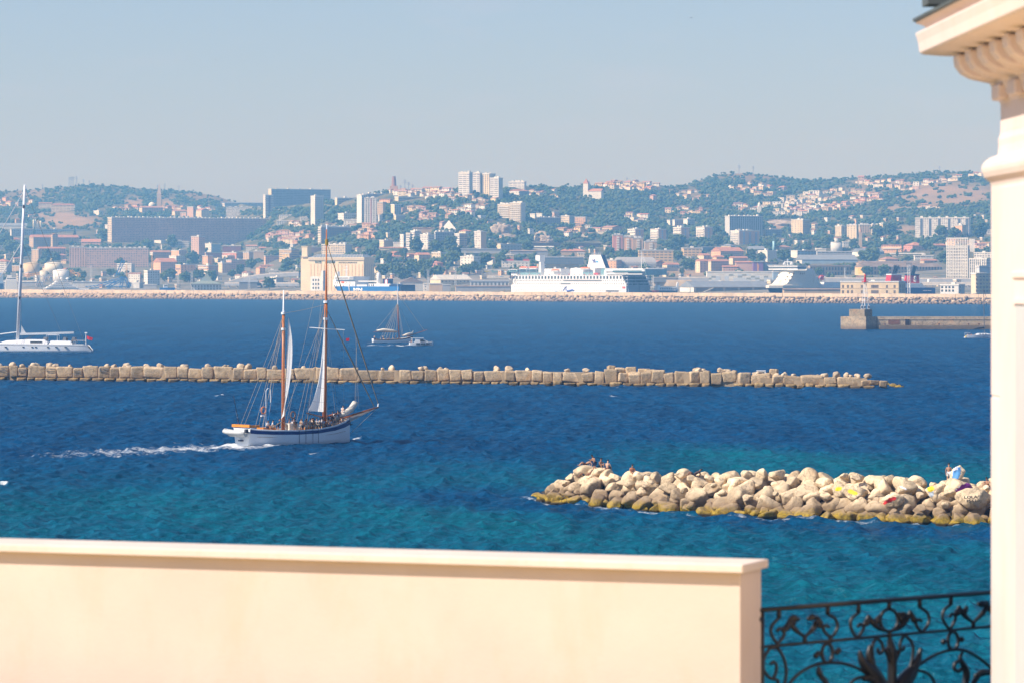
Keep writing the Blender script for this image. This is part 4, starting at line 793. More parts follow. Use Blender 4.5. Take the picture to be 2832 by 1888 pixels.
(4, 1050, 1110, 1275, 925, 1000, 'tan', 'n', 'grey', 'n', 'sgx', 'big grey gabled hangar in the right port', 24, 'warehouse'),
(4, 678, 775, 1040, 945, 1012, 'peach', 's', 'pink', 'w', 'tg', 'pink hall with long orange roof', 48, 'hall'),
(4, 524, 588, 668, 990, 1052, 'cream', 's', 'mauve', 's', 'tgx', 'cream gabled house left of the long orange roof', 50, 'house_block'),
(4, 690, 730, 820, 1010, 1055, 'peach', 's', 'peach', 's', 'tg', 'peach house tucked below the long orange roof', 50, 'house_block'),
(4, 500, 546, 640, 1055, 1185, 'cream', 's', 'mauve', 's', 'tg', 'tall cream townhouse with faded wall advert above the checkered building', 46, 'townhouse'),
(4, 628, 670, 872, 1055, 1170, 'cream', 's', 'pink', 'w', 'tg', 'pink corner townhouse right of the faded advert', 46, 'townhouse'),
(4, 872, 912, 1085, 1020, 1095, 'cream', 's', 'mauve', 'n', 'tg', 'townhouse with wide shaded gable and red roof', 48, 'townhouse'),
(4, 790, 800, 970, 1120, 1168, 'tan', 'w', 'mauve', 'w', 'tg', 'low brick workshop roof behind the checkered building', 20, 'workshop'),
(4, 935, 945, 1132, 1070, 1165, 'tan', 'n', 'mauve', 'n', 'tg', 'long terracotta workshop left of the purple mural', 20, 'workshop'),
(4, 1130, 1140, 1250, 1068, 1172, 'purple', 'n', 'purple', 'n', 'sl', 'purple mural building with an orange figure', 14, 'workshop'),
(4, 1250, 1255, 1400, 1070, 1172, 'slate', 'n', 'slate', 'n', 'bl', 'dark mural shed right of the purple wall', 14, 'workshop'),
(4, 1203, 1296, 1440, 945, 1065, 'white', 'n', 'lgrey', 'n', 'f', 'white modern cube building with a shaded cut', 36, 'office_block'),
(4, 1400, 1458, 1560, 940, 1025, 'white', 'n', 'grey', 'f', 'f', 'white angular wing right of the modern cube', 36, 'office_block'),
(4, 1550, 1630, 1860, 945, 1022, 'white', 'n', 'blue', 'f', 'f', 'blue banded office complex with white end', 30, 'office_block'),
(4, 1840, 1850, 2240, 955, 1032, 'lgrey', 'n', 'dgrey', 'f', 'f', 'dark banded office terrace at the right port', 14, 'office_block'),
(4, 1610, 1680, 2300, 1040, 1085, 'white', 'n', 'blue', 'n', 'sl', 'long blue-grey sheet-roofed hall right of the ferry bridge', 20, 'warehouse'),
(4, 1835, 1900, 1950, 920, 950, 'white', 'n', 'white', 'n', 'f', 'small white rooftop block above the dark terrace', 50, 'office_block'),
(4, 1385, 1430, 1560, 900, 940, 'tan', 's', 'tan', 's', 'oh', 'brown tiered roof house right of the blue chimney', 40, 'house_block'),
(4, 1355, 1360, 1480, 1100, 1180, 'tan', 'w', 'slate', 'n', 'bl', 'stone shed partly behind the rust-streaked ferry', 14, 'warehouse'),
(5, 245, 308, 372, 670, 780, 'cream', 'v', 'cream', 'v', 'f', 'left wing of the pale folded apartment chain', 45, None, None, 2),
(5, 375, 478, 502, 658, 805, 'cream', 's', 'cream', 'v', 'f', 'front tower of the pale folded apartment chain', 62, None, None, 2),
(5, 500, 512, 645, 655, 750, 'cream', 'v', 'tan', 'v', 'f', 'middle link of the pale folded apartment chain', 20, None, None, 3),
(5, 640, 652, 706, 655, 760, 'cream', 'v', 'tan', 'v', 'f', 'narrow link of the pale folded apartment chain', 40, None, None, 1),
(5, 700, 768, 832, 648, 755, 'cream', 'n', 'cream', 'v', 'f', 'right tower of the pale folded apartment chain', 50, None, None, 2),
(5, 1145, 1728, 1762, 578, 782, 'white', 'd', 'lgrey', 'n', 'f', 'large white slab with dark stair strips at the right hillside', 76, None, None, 6),
(5, 1580, 1652, 1708, 662, 795, 'peach', 'n', 'cream', 'v', 'f', 'peach tower standing before the large white slab', 52, 'tower_block', None, 2),
(5, 1715, 1725, 1995, 715, 770, 'white', 'd', 'white', 'd', 'f', 'low white flats half hidden by the column', 12),
(5, 762, 978, 985, 880, 955, 'peach', 'w', 'peach', 'w', 'th', 'peach apartments with terracotta hip roof', 70, None, None, 0, 'wL'),
(5, 1015, 1100, 1265, 882, 948, 'rose', 's', 'mauve', 's', 'th', 'rose apartments with terracotta roof right of the peach ones', 40),
(5, 436, 512, 800, 950, 1005, 'white', 'n', 'blue', 'w', 'sg', 'blue-walled hangar with white gable', 28, 'warehouse'),
(5, 850, 862, 1235, 975, 1008, 'white', 'n', 'cream', 's', 'wl', 'low wavy white-roofed market halls', 14, 'hall'),
(5, 1115, 1125, 1335, 998, 1050, 'white', 'w', 'white', 'b', 'f', 'white office with a terrace left of the lattice tower', 14, 'office_block'),
(5, 735, 800, 950, 1035, 1080, 'tan', 's', 'pink', 's', 'oh', 'clustered old roofs behind the stone warehouses', 40, 'house_block'),
(5, 1190, 1230, 1385, 1050, 1080, 'tan', 's', 'pink', 's', 'tg', 'tan roofed house left of the lattice tower foot', 40, 'house_block'),
(5, 1600, 1620, 1805, 835, 880, 'tan', 's', 'rose', 's', 'oh', 'old terracotta villa above the lattice tower', 30, 'villa'),
(5, 1300, 1340, 1480, 880, 915, 'rose', 's', 'pink', 's', 'tg', 'red-roofed row left of the lattice tower top', 30, 'house_block'),
(5, -60, -40, 440, 1105, 1222, 'stone', 'a', 'stone', 'a', 'bl', 'long stone dock warehouse with arched windows', 44, 'warehouse'),
(5, 474, 568, 1485, 1120, 1215, 'ochre', 'n', 'stone', 'a', 'bg', 'stone dock warehouse with patched roof and painted gable', 50, 'warehouse'),
(5, 480, 560, 1490, 1075, 1125, 'stone', 'n', 'stone', 's', 'bl', 'upper dock warehouse roofline behind the painted gable', 50, 'warehouse'),
(5, 1487, 1718, 1742, 892, 1245, 'white', 'g', 'grey', 'n', 'f', 'tall white lattice office tower at the right', 70, 'office_tower', None, 1),
(5, 1740, 1925, 2000, 1035, 1248, 'white', 'g', 'grey', 'w', 'f', 'lower white lattice office right of the tall lattice tower', 66, 'office_block'),
(5, 1790, 1985, 2050, 968, 1040, 'white', 'g', 'grey', 'n', 'f', 'rear lattice office wing by the column', 70, 'office_block'),
(5, 405, 450, 510, 880, 920, 'white', 's', 'white', 's', 'wg', 'white gabled hall right of the concrete silo', 50, 'hall'),
(5, 318, 330, 480, 845, 900, 'white', 's', 'lgrey', 'w', 'f', 'pale flats behind the concrete silo', 18),
(5, 20, 30, 140, 925, 955, 'white', 'n', 'white', 'n', 'f', 'low white rooftop at the left of the concrete silo', 14),
]
BL = {}
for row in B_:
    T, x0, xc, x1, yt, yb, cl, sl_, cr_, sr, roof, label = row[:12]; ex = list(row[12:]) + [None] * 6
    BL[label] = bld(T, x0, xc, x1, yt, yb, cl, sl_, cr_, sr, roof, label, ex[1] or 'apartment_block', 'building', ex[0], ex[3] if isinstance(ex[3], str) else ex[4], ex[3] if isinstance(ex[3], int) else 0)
# vertical balcony stacks and coloured stripes on some blocks
def strip(label, u0, u1, m, side='R', name='balcony_stack', z0=.02, z1=.97, d=.9):
    t, wr, wl, h = BL[label]; mb = MB(); n = max(2, int(h / 3))
    for k in range(n):
        za = h * (z0 + (z1 - z0) * k / n); zb = za + h / n * .62
        if side == 'R': mb.box(wr * u0, -d, za, wr * u1, -.004, zb)
        else: mb.box(-d, wl * u0, za, -.004, wl * u1, zb)
    if d < .2: mb = MB(); mb.box(wr * u0, -d, h * z0, wr * u1, -.004, h * z1)
    mb.build(name, m, t)
for l in ('rose-brown block with white balcony strip, left of the trio', 'orange-tan block with white balcony strip, middle of the trio', 'tan block with white balcony strip, right of the trio', 'low tan block with white balconies beyond the trio'): strip(l, .38, .66, WHITE)
PURP = M('purple_panel', (.16, .13, .24), .7); REDP = M('red_panel', (.50, .10, .08), .7); BLUEP = M('blue_balcony', (.30, .42, .60), .7); DARKP = M('dark_strip', (.10, .12, .16), .6)
strip('tall pale tower with a purple stripe left of the dark slab', .40, .66, PURP, d=.1, name='purple_stripe'); strip('broad white tower with a red vertical stripe', .46, .52, REDP, d=.1, name='red_stripe')
for l in ('white-faced cube flats above the tan trio', 'first of three white-faced cube flats left of the grey slab', 'middle of three white-faced cube flats left of the grey slab', 'third white-faced cube flats, nearest the grey slab'): strip(l, .42, .58, BLUEP)
for u in (.18, .48, .78): strip('white-faced long flats in front of the grey slab', u, u + .09, BLUEP)
t, wr, wl, h = BL['large white slab with dark stair strips at the right hillside']
for u in (.015, .16, .345, .53, .70, .86): mb = MB(); mb.box(-.25, wl * u, 1, -.004, wl * (u + .045), h - 1); mb.build('stair_strip', DARKP, t)
t, wr, wl, h = BL['white storehouse with red lettered roof sign behind the ferry bow']
for u in (.14, .78): mb = MB(); mb.box(wr * u, .3, h + 1.0, wr * (u + (.28 if u < .5 else .2)), .5, h + 2.9); mb.build('roof_sign', M('red_sign', (.62, .05, .06), .6), t)
t, wr, wl, h = BL['purple mural building with an orange figure']
mb = MB(); mb.loft([[(wr * .45 + a * wr, -y_, b_ * h) for a, b_ in ((-.06, .04), (.1, .02), (.07, .3), (.13, .55), (.06, .8), (-.03, .95), (-.08, .75), (-.05, .4))] for y_ in (.12, .003)]); mb.build('painted_figure', M('orange_mural', (.72, .36, .12), .7, .4, .8), t)
t, wr, wl, h = BL['stone dock warehouse with patched roof and painted gable']
mb = MB(); mb.box(-.12, wl * .25, h * .2, -.004, wl * .7, h * .9); mb.build('painted_patch', M('orange_mural2', (.75, .45, .12), .7, .5, .6), t)
t, wr, wl, h = BL['tall white lattice office tower at the right']
for k in range(13): mb = MB(); u = .03 + k * .94 / 12; mb.box(-1.0, wl * u - .35, 0, -.004, wl * u + .35, h + 9); mb.build('lattice_fin', WHITE, t)
for k in range(10): mb = MB(); z = 3 + k * (h - 4) / 9; mb.box(-.85, 0, z - .45, -.005, wl, z + .45); mb.build('lattice_beam', WHITE, t)
mb = MB(); mb.box(-1.2, -.2, h + 8.4, .6, wl + .2, h + 9.4); mb.build('crown_frame', WHITE, t)
t2, wr2, wl2, h2 = BL['lower white lattice office right of the tall lattice tower']
for k in range(9): mb = MB(); u = .03 + k * .94 / 8; mb.box(-.9, wl2 * u - .35, 0, -.004, wl2 * u + .35, h2); mb.build('lattice_fin', WHITE, t2)
for k in range(9): mb = MB(); u = wr + .5 + k * 3.2; mb.box(u, .5, h - 6, u + .5, 1.0, h + 8.4); mb.build('crown_post', WHITE, t)
# ---- houses on the slopes ------------------------------------------------
hwall = M('house_plaster', (1, 1, 1), .85, .12, .25, objcol=True); hroof = M('house_tiles', (1, 1, 1), .9, .25, .5, objcol=True); hwin = M('house_window', (.10, .10, .11), .5)
HP = []
for k in range(8):
    rr = random.Random(70 + k); w, d, h = rr.uniform(8, 13), rr.uniform(7, 10), rr.choice([3.6, 5.8, 6.4, 6.2]); mb = MB(); mb.box(-w / 2, -d / 2, -5, w / 2, d / 2, h)
    if k in (2, 5): mb.box(w / 2 - .01, -d / 2 + 1, -5, w / 2 + 4, d / 2 - 1, h * .6)
    rb = MB()
    if k % 4 == 3: rb.box(-w / 2 - .2, -d / 2 - .2, h, w / 2 + .2, d / 2 + .2, h + .6)
    else:
        tmp = MB(); gable(tmp, w, d, h, d * .17, .6, 'x', 1.0 if k % 2 else 0.0); rb.add([(x - w / 2, y - d / 2, z) for x, y, z in tmp.v], tmp.f)
        if k in (2, 5): rb.add([(w / 2, -d / 2 + .6, h * .6 + .2), (w / 2 + 4.4, -d / 2 + .6, h * .6), (w / 2 + 4.4, d / 2 - .6, h * .6), (w / 2, d / 2 - .6, h * .6 + .2)], [(0, 1, 2, 3)])
    wb_ = MB()
    WS = []
    for u in (-.25, .25):
        for z in ([1.0] if h < 4 else [1.0, 3.9]):
            for q in ((u * w - .6, -d / 2 - .05, z, u * w + .6, -d / 2 - .002, z + 1.5), (-w / 2 - .05, u * d - .6, z, -w / 2 - .002, u * d + .6, z + 1.5)): wb_ = MB(); wb_.box(q[0], q[1], q[2], q[3], q[4], q[5]); WS.append(wb_.mesh('window', hwin))
    HP.append((mb.mesh('wall', hwall), rb.mesh('roof', hroof), WS, k % 4 == 3))
CL = [ # tile, centre x, y, half sizes, tilt, count, colour bias, flat-roof share
 (2, 1060, 310, 380, 55, 0, 44, 'w', 0), (2, 1640, 380, 300, 45, .1, 10, 'w', 0), (2, 1150, 540, 330, 95, 0, 24, 'm', 0), (2, 1640, 500, 170, 60, 0, 12, 'w', 0), (2, 430, 740, 170, 90, 0, 14, 't', 0),
 (1, 1420, 800, 300, 65, 0, 22, 't', 0), (1, 1550, 640, 120, 40, 0, 5, 'w', 0), (3, 1540, 225, 350, 45, .08, 34, 'c', 0), (3, 620, 310, 200, 40, 0, 6, 'm', 0), (3, 1050, 740, 260, 55, 0, 14, 'c', 0), (3, 1650, 590, 120, 40, 0, 6, 'w', 0),
 (4, 420, 330, 260, 55, 0, 9, 'm', 0), (4, 420, 510, 250, 60, 0, 10, 'm', 0), (4, 1180, 270, 340, 60, .1, 20, 'm', .3), (4, 1640, 390, 380, 48, -.22, 40, 'w', .85), (4, 1650, 500, 330, 55, -.1, 32, 'w', .35), (4, 1100, 470, 200, 30, 0, 7, 'm', 0),
 (5, 160, 330, 200, 60, -.2, 10, 'w', .4), (5, 300, 450, 260, 40, -.2, 16, 't', 0), (5, 600, 350, 200, 60, .15, 18, 'm', .1), (5, 820, 210, 340, 45, .1, 22, 'm', .1), (5, 1500, 160, 380, 18, -.16, 16, 'w', .2), (5, 1240, 470, 120, 15, 0, 4, 'm', 0),
 (0, 160, 420, 260, 40, 0, 9, 't', 0), (0, 1600, 480, 380, 22, 0, 12, 't', 0), (1, 330, 500, 280, 30, 0, 8, 'c', 0), (5, 1650, 900, 320, 35, 0, 12, 't', 0), (1, 820, 560, 90, 30, 0, 4, 'w', 0), (0, 1290, 730, 100, 60, 0, 0, 'm', 0)]
def clear(px, py, m=3):
    return not any(x0 - m < px < x1 + m and y0 - 2 < py < y1 + 3 for x0, x1, y0, y1 in BOXES)
rh = random.Random(99); placed = []; HOUSES = []
for T, cx, cy, rx, ry, tilt, cnt_, bias, flat in CL:
    for k in range(cnt_):
        for tr_ in range(30):
            a, q = rh.uniform(0, 6.283), math.sqrt(rh.random()); dx, dy = q * math.cos(a) * rx, q * math.sin(a) * ry; px, py = tp(T, cx + dx, cy + dy + dx * tilt)
            if py > sky_row(px) + 3 and clear(px, py) and all(abs(px - a_) > 8 or abs(py - b_) > 4.5 for a_, b_ in placed): break
        else: continue
        placed.append((px, py)); isf = rh.random() < flat; pi = rh.choice([3, 7]) if isf else rh.choice([0, 1, 2, 4, 5, 6])
        wc = rh.choice({'w': ['white', 'white', 'cream', 'white'], 'm': ['cream', 'white', 'pink', 'tan', 'cream'], 't': ['pink', 'cream', 'tan', 'peach'], 'c': ['cream', 'cream', 'peach', 'white', 'ochre']}[bias])
        rc = 'pale' if isf else rh.choice(['orange', 'orange', 'brown', 'pinkish']); HOUSES.append((px, py, pi, wc, rc, rh.uniform(.7, 1.15), -rh.uniform(.1, 1.1)))
RC = {'orange': (.44, .22, .14), 'brown': (.34, .22, .17), 'pinkish': (.46, .30, .24), 'pale': (.66, .62, .55)}
WORD = {'white': 'white', 'cream': 'cream', 'pink': 'pinkish', 'tan': 'tan', 'peach': 'peach', 'ochre': 'ochre'}
def where(px, py, dx, dy):
    d, e = px - dx, py - dy
    return ('left of' if d < 0 else 'right of') if abs(d) > abs(e) * 1.3 else (('above' if e < 0 else 'below') + (' left of' if d < -abs(e) * .45 else (' right of' if d > abs(e) * .45 else '')))
seen = {}
MARKS = [(a, b_, l) for a, b_, l in BUILT if len(l.split()) <= 9]
HOUSES.sort(key=lambda q: -q[5] * (1 + (q[1] - 500) / 900))
for px, py, pi, wc, rc, sc, rz in HOUSES[:298]:
    cand = sorted(MARKS, key=lambda q: (q[0] - px) ** 2 + (q[1] - py) ** 2 * 1.5); head = f"{'flat-roofed ' if rc == 'pale' else ''}{WORD[wc]} house{'' if rc == 'pale' else ' with ' + rc + ' roof'}"
    for a, b_, l in cand[:5]:
        lab = f"{head}, {where(px, py, a, b_)} the {l}"
        if lab not in seen and len(lab.split()) <= 16: break
    if lab in seen: lab = f"{head}, {nth(seen[lab] + 1)} one {where(px, py, a, b_)} the {l}"
    seen[lab] = seen.get(lab, 0) + 1; P = ground(px, py)
    t = thing('house', lab, 'house', P, rz, 'houses scattered over the far hillsides'); t.scale = (sc, sc, sc); w_, r_, s_, fl = HP[pi]
    jit = rh.uniform(.85, 1.1); o = obj('wall', w_, t); o.color = (*[min(.85, c * jit) for c in COL[wc]], 1); o = obj('roof', r_, t); o.color = (*[c * rh.uniform(.8, 1.15) for c in RC[rc]], 1); [obj('window', q, t) for q in s_]
    BOXES.append((px - 6, px + 6, py - 9, py - 1))

restw, restr = MB(), MB()
for px, py, pi, wc, rc, sc, rz in HOUSES[298:]:
    P = ground(px, py); mx_ = Matrix.Translation(P) @ Matrix.Rotation(rz, 4, 'Z') @ Matrix.Scale(sc, 4); BOXES.append((px - 6, px + 6, py - 9, py - 1))
    for dst, me in ((restw, HP[pi][0]), (restr, HP[pi][1])): dst.add([mx_ @ v.co for v in me.vertices], [tuple(p.vertices) for p in me.polygons])
o = restw.build('hillside_hamlets', M('hamlet_plaster', (.72, .64, .52), .85, .3, .02, coord='Position')); o['kind'] = 'stuff'; o['label'] = 'remaining tiny hillside houses too small to tell apart'
o2 = restr.build('roof', M('hamlet_tiles', (.42, .25, .18), .9, .3, .02, coord='Position'), o)
# ---- small blocks filling the lower town
rf = random.Random(77); nfill = 0; seenb = set()
for k in range(6000):
    if nfill >= 240: break
    px, py = rf.uniform(-10, 2735), rf.choice([rf.uniform(600, 700), rf.uniform(690, 797), rf.uniform(690, 797)]); w, h_ = rf.uniform(8, 22), rf.uniform(6, 14) * (1.3 if rf.random() < .25 else 1); sp = rf.uniform(.2, .6)
    if not all(clear(px + d_, py - e, 1.5) for d_ in (-w / 2, 0, w / 2) for e in (0, 5, h_)): continue
    if dryness(px, py) > .35 or (py < 690 and (1500 < px < 2150 or rf.random() < .35)): continue
    T = min(5, max(0, int((px - 20) // 450))); X = lambda v: (v - TILE[T]) * 4.02; Yt = lambda v: (v - 460) * 4.02; cn = rf.choice(['white', 'cream', 'cream', 'pink', 'peach', 'tan', 'white', 'lgrey']); fl = rf.random() < .6
    a, b_, l = min(MARKS, key=lambda q: (q[0] - px) ** 2 + (q[1] - py) ** 2 * 1.5); head = f"{'small' if w < 16 else 'mid-sized'} {WORD.get(cn, 'pale grey')} {'flat-roofed' if fl else 'tile-roofed'} block"; lab = f"{head} {where(px, py, a, b_)} the {l}"; q_ = 2
    while lab in seenb or len(lab.split()) > 16:
        if len(lab.split()) > 16: lab = f"{head} {where(px, py, a, b_)} {' '.join(l.split()[:6])}"; lab = lab if lab not in seenb else nth(q_) + ' ' + lab
        else: lab = f"{nth(q_)} {head} {where(px, py, a, b_)} the {l}"
        q_ += 1
        if q_ > 9: break
    if lab in seenb: continue
    seenb.add(lab); nfill += 1; n0 = len(BUILT); bld(T, X(px - w / 2), X(px - w / 2 + w * sp), X(px + w / 2), Yt(py - h_), Yt(py), cn, rf.choice('wsb'), cn, rf.choice('wsw'), 'f' if fl else rf.choice(['tg', 'og', 'th']), lab, 'town_block', 'building', rf.uniform(30, 62)); del BUILT[n0:]
# ================================================================== PORT STRUCTURES
WSTEEL = M('pale_steel', (.58, .60, .62), .5, .12, 1.0); YEL = M('crane_yellow', (.72, .40, .06), .55, .2, .5); REDST = M('crane_red', (.45, .10, .08), .6, .2, .5); NAVY = M('navy_paint', (.012, .03, .10), .45, .15, .3); BLUE = M('ship_blue', (.02, .15, .42), .45, .15, .2)
SHIPW = M('ship_white', (.80, .80, .79), .5, .08, .1, spec=.4); ORANGE = M('lifeboat_orange', (.80, .18, .06), .55, .1, .5); REDF = M('funnel_red', (.55, .03, .04), .5, .15, .3); GREYST = M('ship_grey', (.34, .37, .42), .6, .12, .2); GLZ = M('ship_window', (.045, .06, .08), .25, .2, .5, spec=.6); TEALG = M('teal_glass', (.18, .34, .38), .3, .2, .3, spec=.6)
CONCP = M('pale_pier', (.40, .38, .36), .9, .2, .2)
def lattice(mb, P, h, w0, w1, n=7, r=.12):
    cs = lambda f: [(sx * (w0 + (w1 - w0) * f) / 2 + P[0], sy * (w0 + (w1 - w0) * f) / 2 + P[1], P[2] + h * f) for sx, sy in ((-1, -1), (1, -1), (1, 1), (-1, 1))]
    for k in range(4): mb.tube([cs(0)[k], cs(1)[k]], r, 4)
    for i in range(n):
        a, b_ = cs(i / n), cs((i + 1) / n)
        for k in range(4): mb.tube([a[k], b_[(k + 1) % 4]], r * .7, 3); mb.tube([b_[k], b_[(k + 1) % 4]], r * .6, 3)
def mast(T, x, yt, yb, label, name='lattice_mast', w=2.2, head=True, m=None, dY=None):
    px, pb = tp(T, x, yb); _, pt = tp(T, x, yt); P = ground(px, pb)
    if dY: P = at(px, pb, wall_y(px) + dY)
    h = (pb - pt) * P.y / F; t = thing(name, label, 'mast', P); mb = MB(); lattice(mb, (0, 0, -2), h + 2, w, w * .8, 9, .16); mb.build('lattice', m or WSTEEL, t)
    if head: mb = MB(); mb.box(-2.4, -.5, h, 2.4, .5, h + .5); [mb.box(q - .4, -.7, h + .5, q + .4, .4, h + 1.7) for q in (-2, -.7, .7, 2)]; mb.build('lamp_head', M('lamp_grey', (.25, .25, .27), .5), t)
    return t
mast(0, 1015, 1105, 1335, 'pale lattice light mast beside the superyacht'); mast(1, 322, 1170, 1330, 'lattice light mast at the pyramid-roofed pavilion'); mast(1, 960, 1180, 1372, 'lattice light mast crossing the flyover ramp'); mast(1, 172, 1150, 1370, 'lattice light mast left of the pyramid-roofed pavilion')
mast(2, 1142, 1165, 1388, 'tall lattice light mast at the beige rolling-door shed'); mast(2, 1446, 1130, 1320, 'lattice light mast at the pale-roofed hangar'); mast(1, 1640, 1105, 1330, 'lattice light mast before the left of the silo'); mast(3, 1830, 1130, 1360, 'lattice light mast behind the ferry stern'); mast(5, 1060, 1095, 1415, 'lattice light mast between two red funnels', dY=60); mast(5, 347, 1130, 1290, 'thin grey lamp mast behind the sandstone house', w=1.0, head=False)
def pylon(T, x, yt, yb, label):
    px, pb = tp(T, x, yb); _, pt = tp(T, x, yt); pb = max(pb, sky_row(px) + 1); P = ground(px, pb); h = (pb - pt) * P.y / F; t = thing('pylon', label, 'pylon', P, group='power pylons on the skyline'); mb = MB(); lattice(mb, (0, 0, -3), h + 3, h * .15, h * .04, 4, .2); mb.build('lattice', GREYST, t)
    mb = MB()
    for f, w in ((.72, .2), (.86, .16), (.97, .11)): mb.tube([(-h * w, 0, h * f), (0, 0, h * (f + .03)), (h * w, 0, h * f)], .4, 4)
    mb.build('cross_arm', GREYST, t)
for T, x, yt, yb, l in [(0, 770, 122, 214, 'leftmost pylon of the row on the left hilltop'), (0, 792, 118, 212, 'second pylon from the left on the left hilltop'), (0, 813, 116, 210, 'third pylon from the left on the left hilltop'), (0, 850, 110, 208, 'tallest pylon on the left hilltop, right of three close ones'), (0, 928, 148, 206, 'short pylon right of the tallest on the left hilltop'), (0, 992, 160, 205, 'small pylon at the right end of the left hilltop row'), (0, 473, 200, 248, 'lone small pylon on the bare slope of the left hill'),
    (0, 1752, 210, 268, 'pylon on the long ridge, first of a spaced trio'), (0, 1832, 194, 272, 'tallest pylon in the spaced ridge trio'), (1, 178, 216, 262, 'dark stubby pylon at the right of the ridge trio'), (4, 980, -12, 68, 'left pylon on the rounded right hilltop'), (4, 1138, 2, 66, 'right pylon on the rounded right hilltop'), (2, 883, 150, 262, 'thin mast pylon right of the brick chimney'), (2, 924, 178, 258, 'second mast pylon right of the brick chimney'), (2, 970, 208, 254, 'small mast pylon right of the brick chimney pair'), (2, 835, 214, 256, 'faint pylon next to the brick chimney'), (3, 1122, 170, 196, 'small pylon on the skyline above the church tower'), (3, 1030, 185, 212, 'tiny pylon left of the church skyline'), (5, 1400, 0, 42, 'lone radio pylon on the far right ridge'), (3, 1543, 128, 162, 'thin antenna pylon above the skyline village')]: pylon(T, x, yt, yb, l)
# brick chimney
P = G(2, 762, 272); h = 157 / 4.02 * P.y / F; t = thing('chimney', 'tall brick factory chimney on the skyline', 'chimney', P); mb = MB(); mb.lathe([(4.6, -4), (4.4, 0), (2.6, h * .97), (2.9, h * .975), (2.9, h)], 16); mb.build('stack', M('chimney_brick', (.30, .17, .13), .9), t); mb = MB(); mb.box(-6, -6, -4, 6, 6, 7); mb.build('base', M('chimney_base', (.55, .36, .26), .9), t)
# churches
P = G(0, 1770, 458); t = thing('church_spire', 'slender church spire above the convent', 'church', P); mb = MB(); mb.box(-4, -4, -4, 4, 4, 24); mb.build('tower', facemat('stone', 's'), t); mb = MB(); mb.loft([[(-4.2, -4.2, 24), (4.2, -4.2, 24), (4.2, 4.2, 24), (-4.2, 4.2, 24)], [(-.1, -.1, 44), (.1, -.1, 44), (.1, .1, 44), (-.1, .1, 44)]]); mb.build('spire', M('spire_stone', (.45, .36, .28), .9), t); mb = MB(); mb.lathe([(6, 0), (6, 5), (4.5, 8), (.2, 10)], 16, (-14, 2)); mb.build('dome', WHITE, t)
P = G(3, 1090, 366); t = thing('church', 'white church with red-capped tower in the woods', 'church', P, R(-20)); mb = MB(); mb.box(-4, -3.5, -4, 4, 3.5, 24); mb.build('tower', WHITE, t); mb = MB(); mb.loft([[(-4.3, -3.8, 24), (4.3, -3.8, 24), (4.3, 3.8, 24), (-4.3, 3.8, 24)], [(-.1, -.1, 32), (.1, -.1, 32), (.1, .1, 32), (-.1, .1, 32)]]); mb.build('spire', TERRA, t); mb = MB(); mb.box(4, -4, -4, 26, 8, 12); mb.build('nave', WHITE, t); mb = MB(); gable(mb, 22, 12, 0, 4); mb.v = [(x + 4, y - 4, z + 12) for x, y, z in mb.v]; mb.build('roof', TERRA, t)
P = G(4, 1205, 548); t = thing('belfry', 'little white belfry above the grey slab', 'church', P); mb = MB(); mb.box(-3, -3, -3, 3, 3, 14); mb.build('tower', WHITE, t); mb = MB(); mb.lathe([(2.6, 14), (2.4, 17), (.1, 21)], 8); mb.build('dome', WHITE, t)
P = G(5, 522, 905); t = thing('bell_tower', 'thin church tower right of the concrete silo', 'church', P); mb = MB(); mb.box(-2, -2, -3, 2, 2, 21); mb.build('tower', facemat('stone', 's'), t); mb = MB(); mb.lathe([(2.4, 21), (.1, 27)], 4); mb.build('spire', TERRA2, t)
P = G(2, 1372, 738); t = thing('pyramid_house', 'white pyramid-shaped rooftop behind the shaded grid flats', 'building', P); mb = MB(); mb.loft([[(-10, -7, 4), (10, -7, 4), (10, 7, 4), (-10, 7, 4)], [(-.4, -.4, 16), (.4, -.4, 16), (.4, .4, 16), (-.4, .4, 16)]]); mb.build('roof', WHITE, t); mb = MB(); mb.box(-9.5, -6.5, -5, 9.5, 6.5, 4); mb.build('wall', WHITE, t)
# quarry cliffs and scree: outcrops of pale rock
cliff = rock_mat('quarry_rock', (.50, .42, .34), None, None, scale=.06)
for k, (T, x, y, w, h, l) in enumerate([(3, 135, 765, 15, 19, 'tall pale quarry cliff face at the end of the green spur'), (3, 215, 735, 13, 11, 'brownish quarry ledge right of the tall cliff'), (3, 185, 810, 15, 7, 'low quarry scree mound at the cliff foot'), (3, 635, 850, 12, 9, 'pale rock outcrop on the slope right of the quarry'), (3, 590, 775, 11, 6, 'small pale outcrop below the tan terraces'), (4, 1420, 660, 34, 8, 'long tan embankment cut below the white villas')]):
    o = obj('rock_outcrop', rmesh(700 + k, cliff, sub=4, planes=9, rough=.32)); P = G(T, x, y); o.location = (P.x, P.y + w * .5, P.z + h * .15); o.scale = (w * 1.15, w * .6, h); tag(o, l, 'rock')
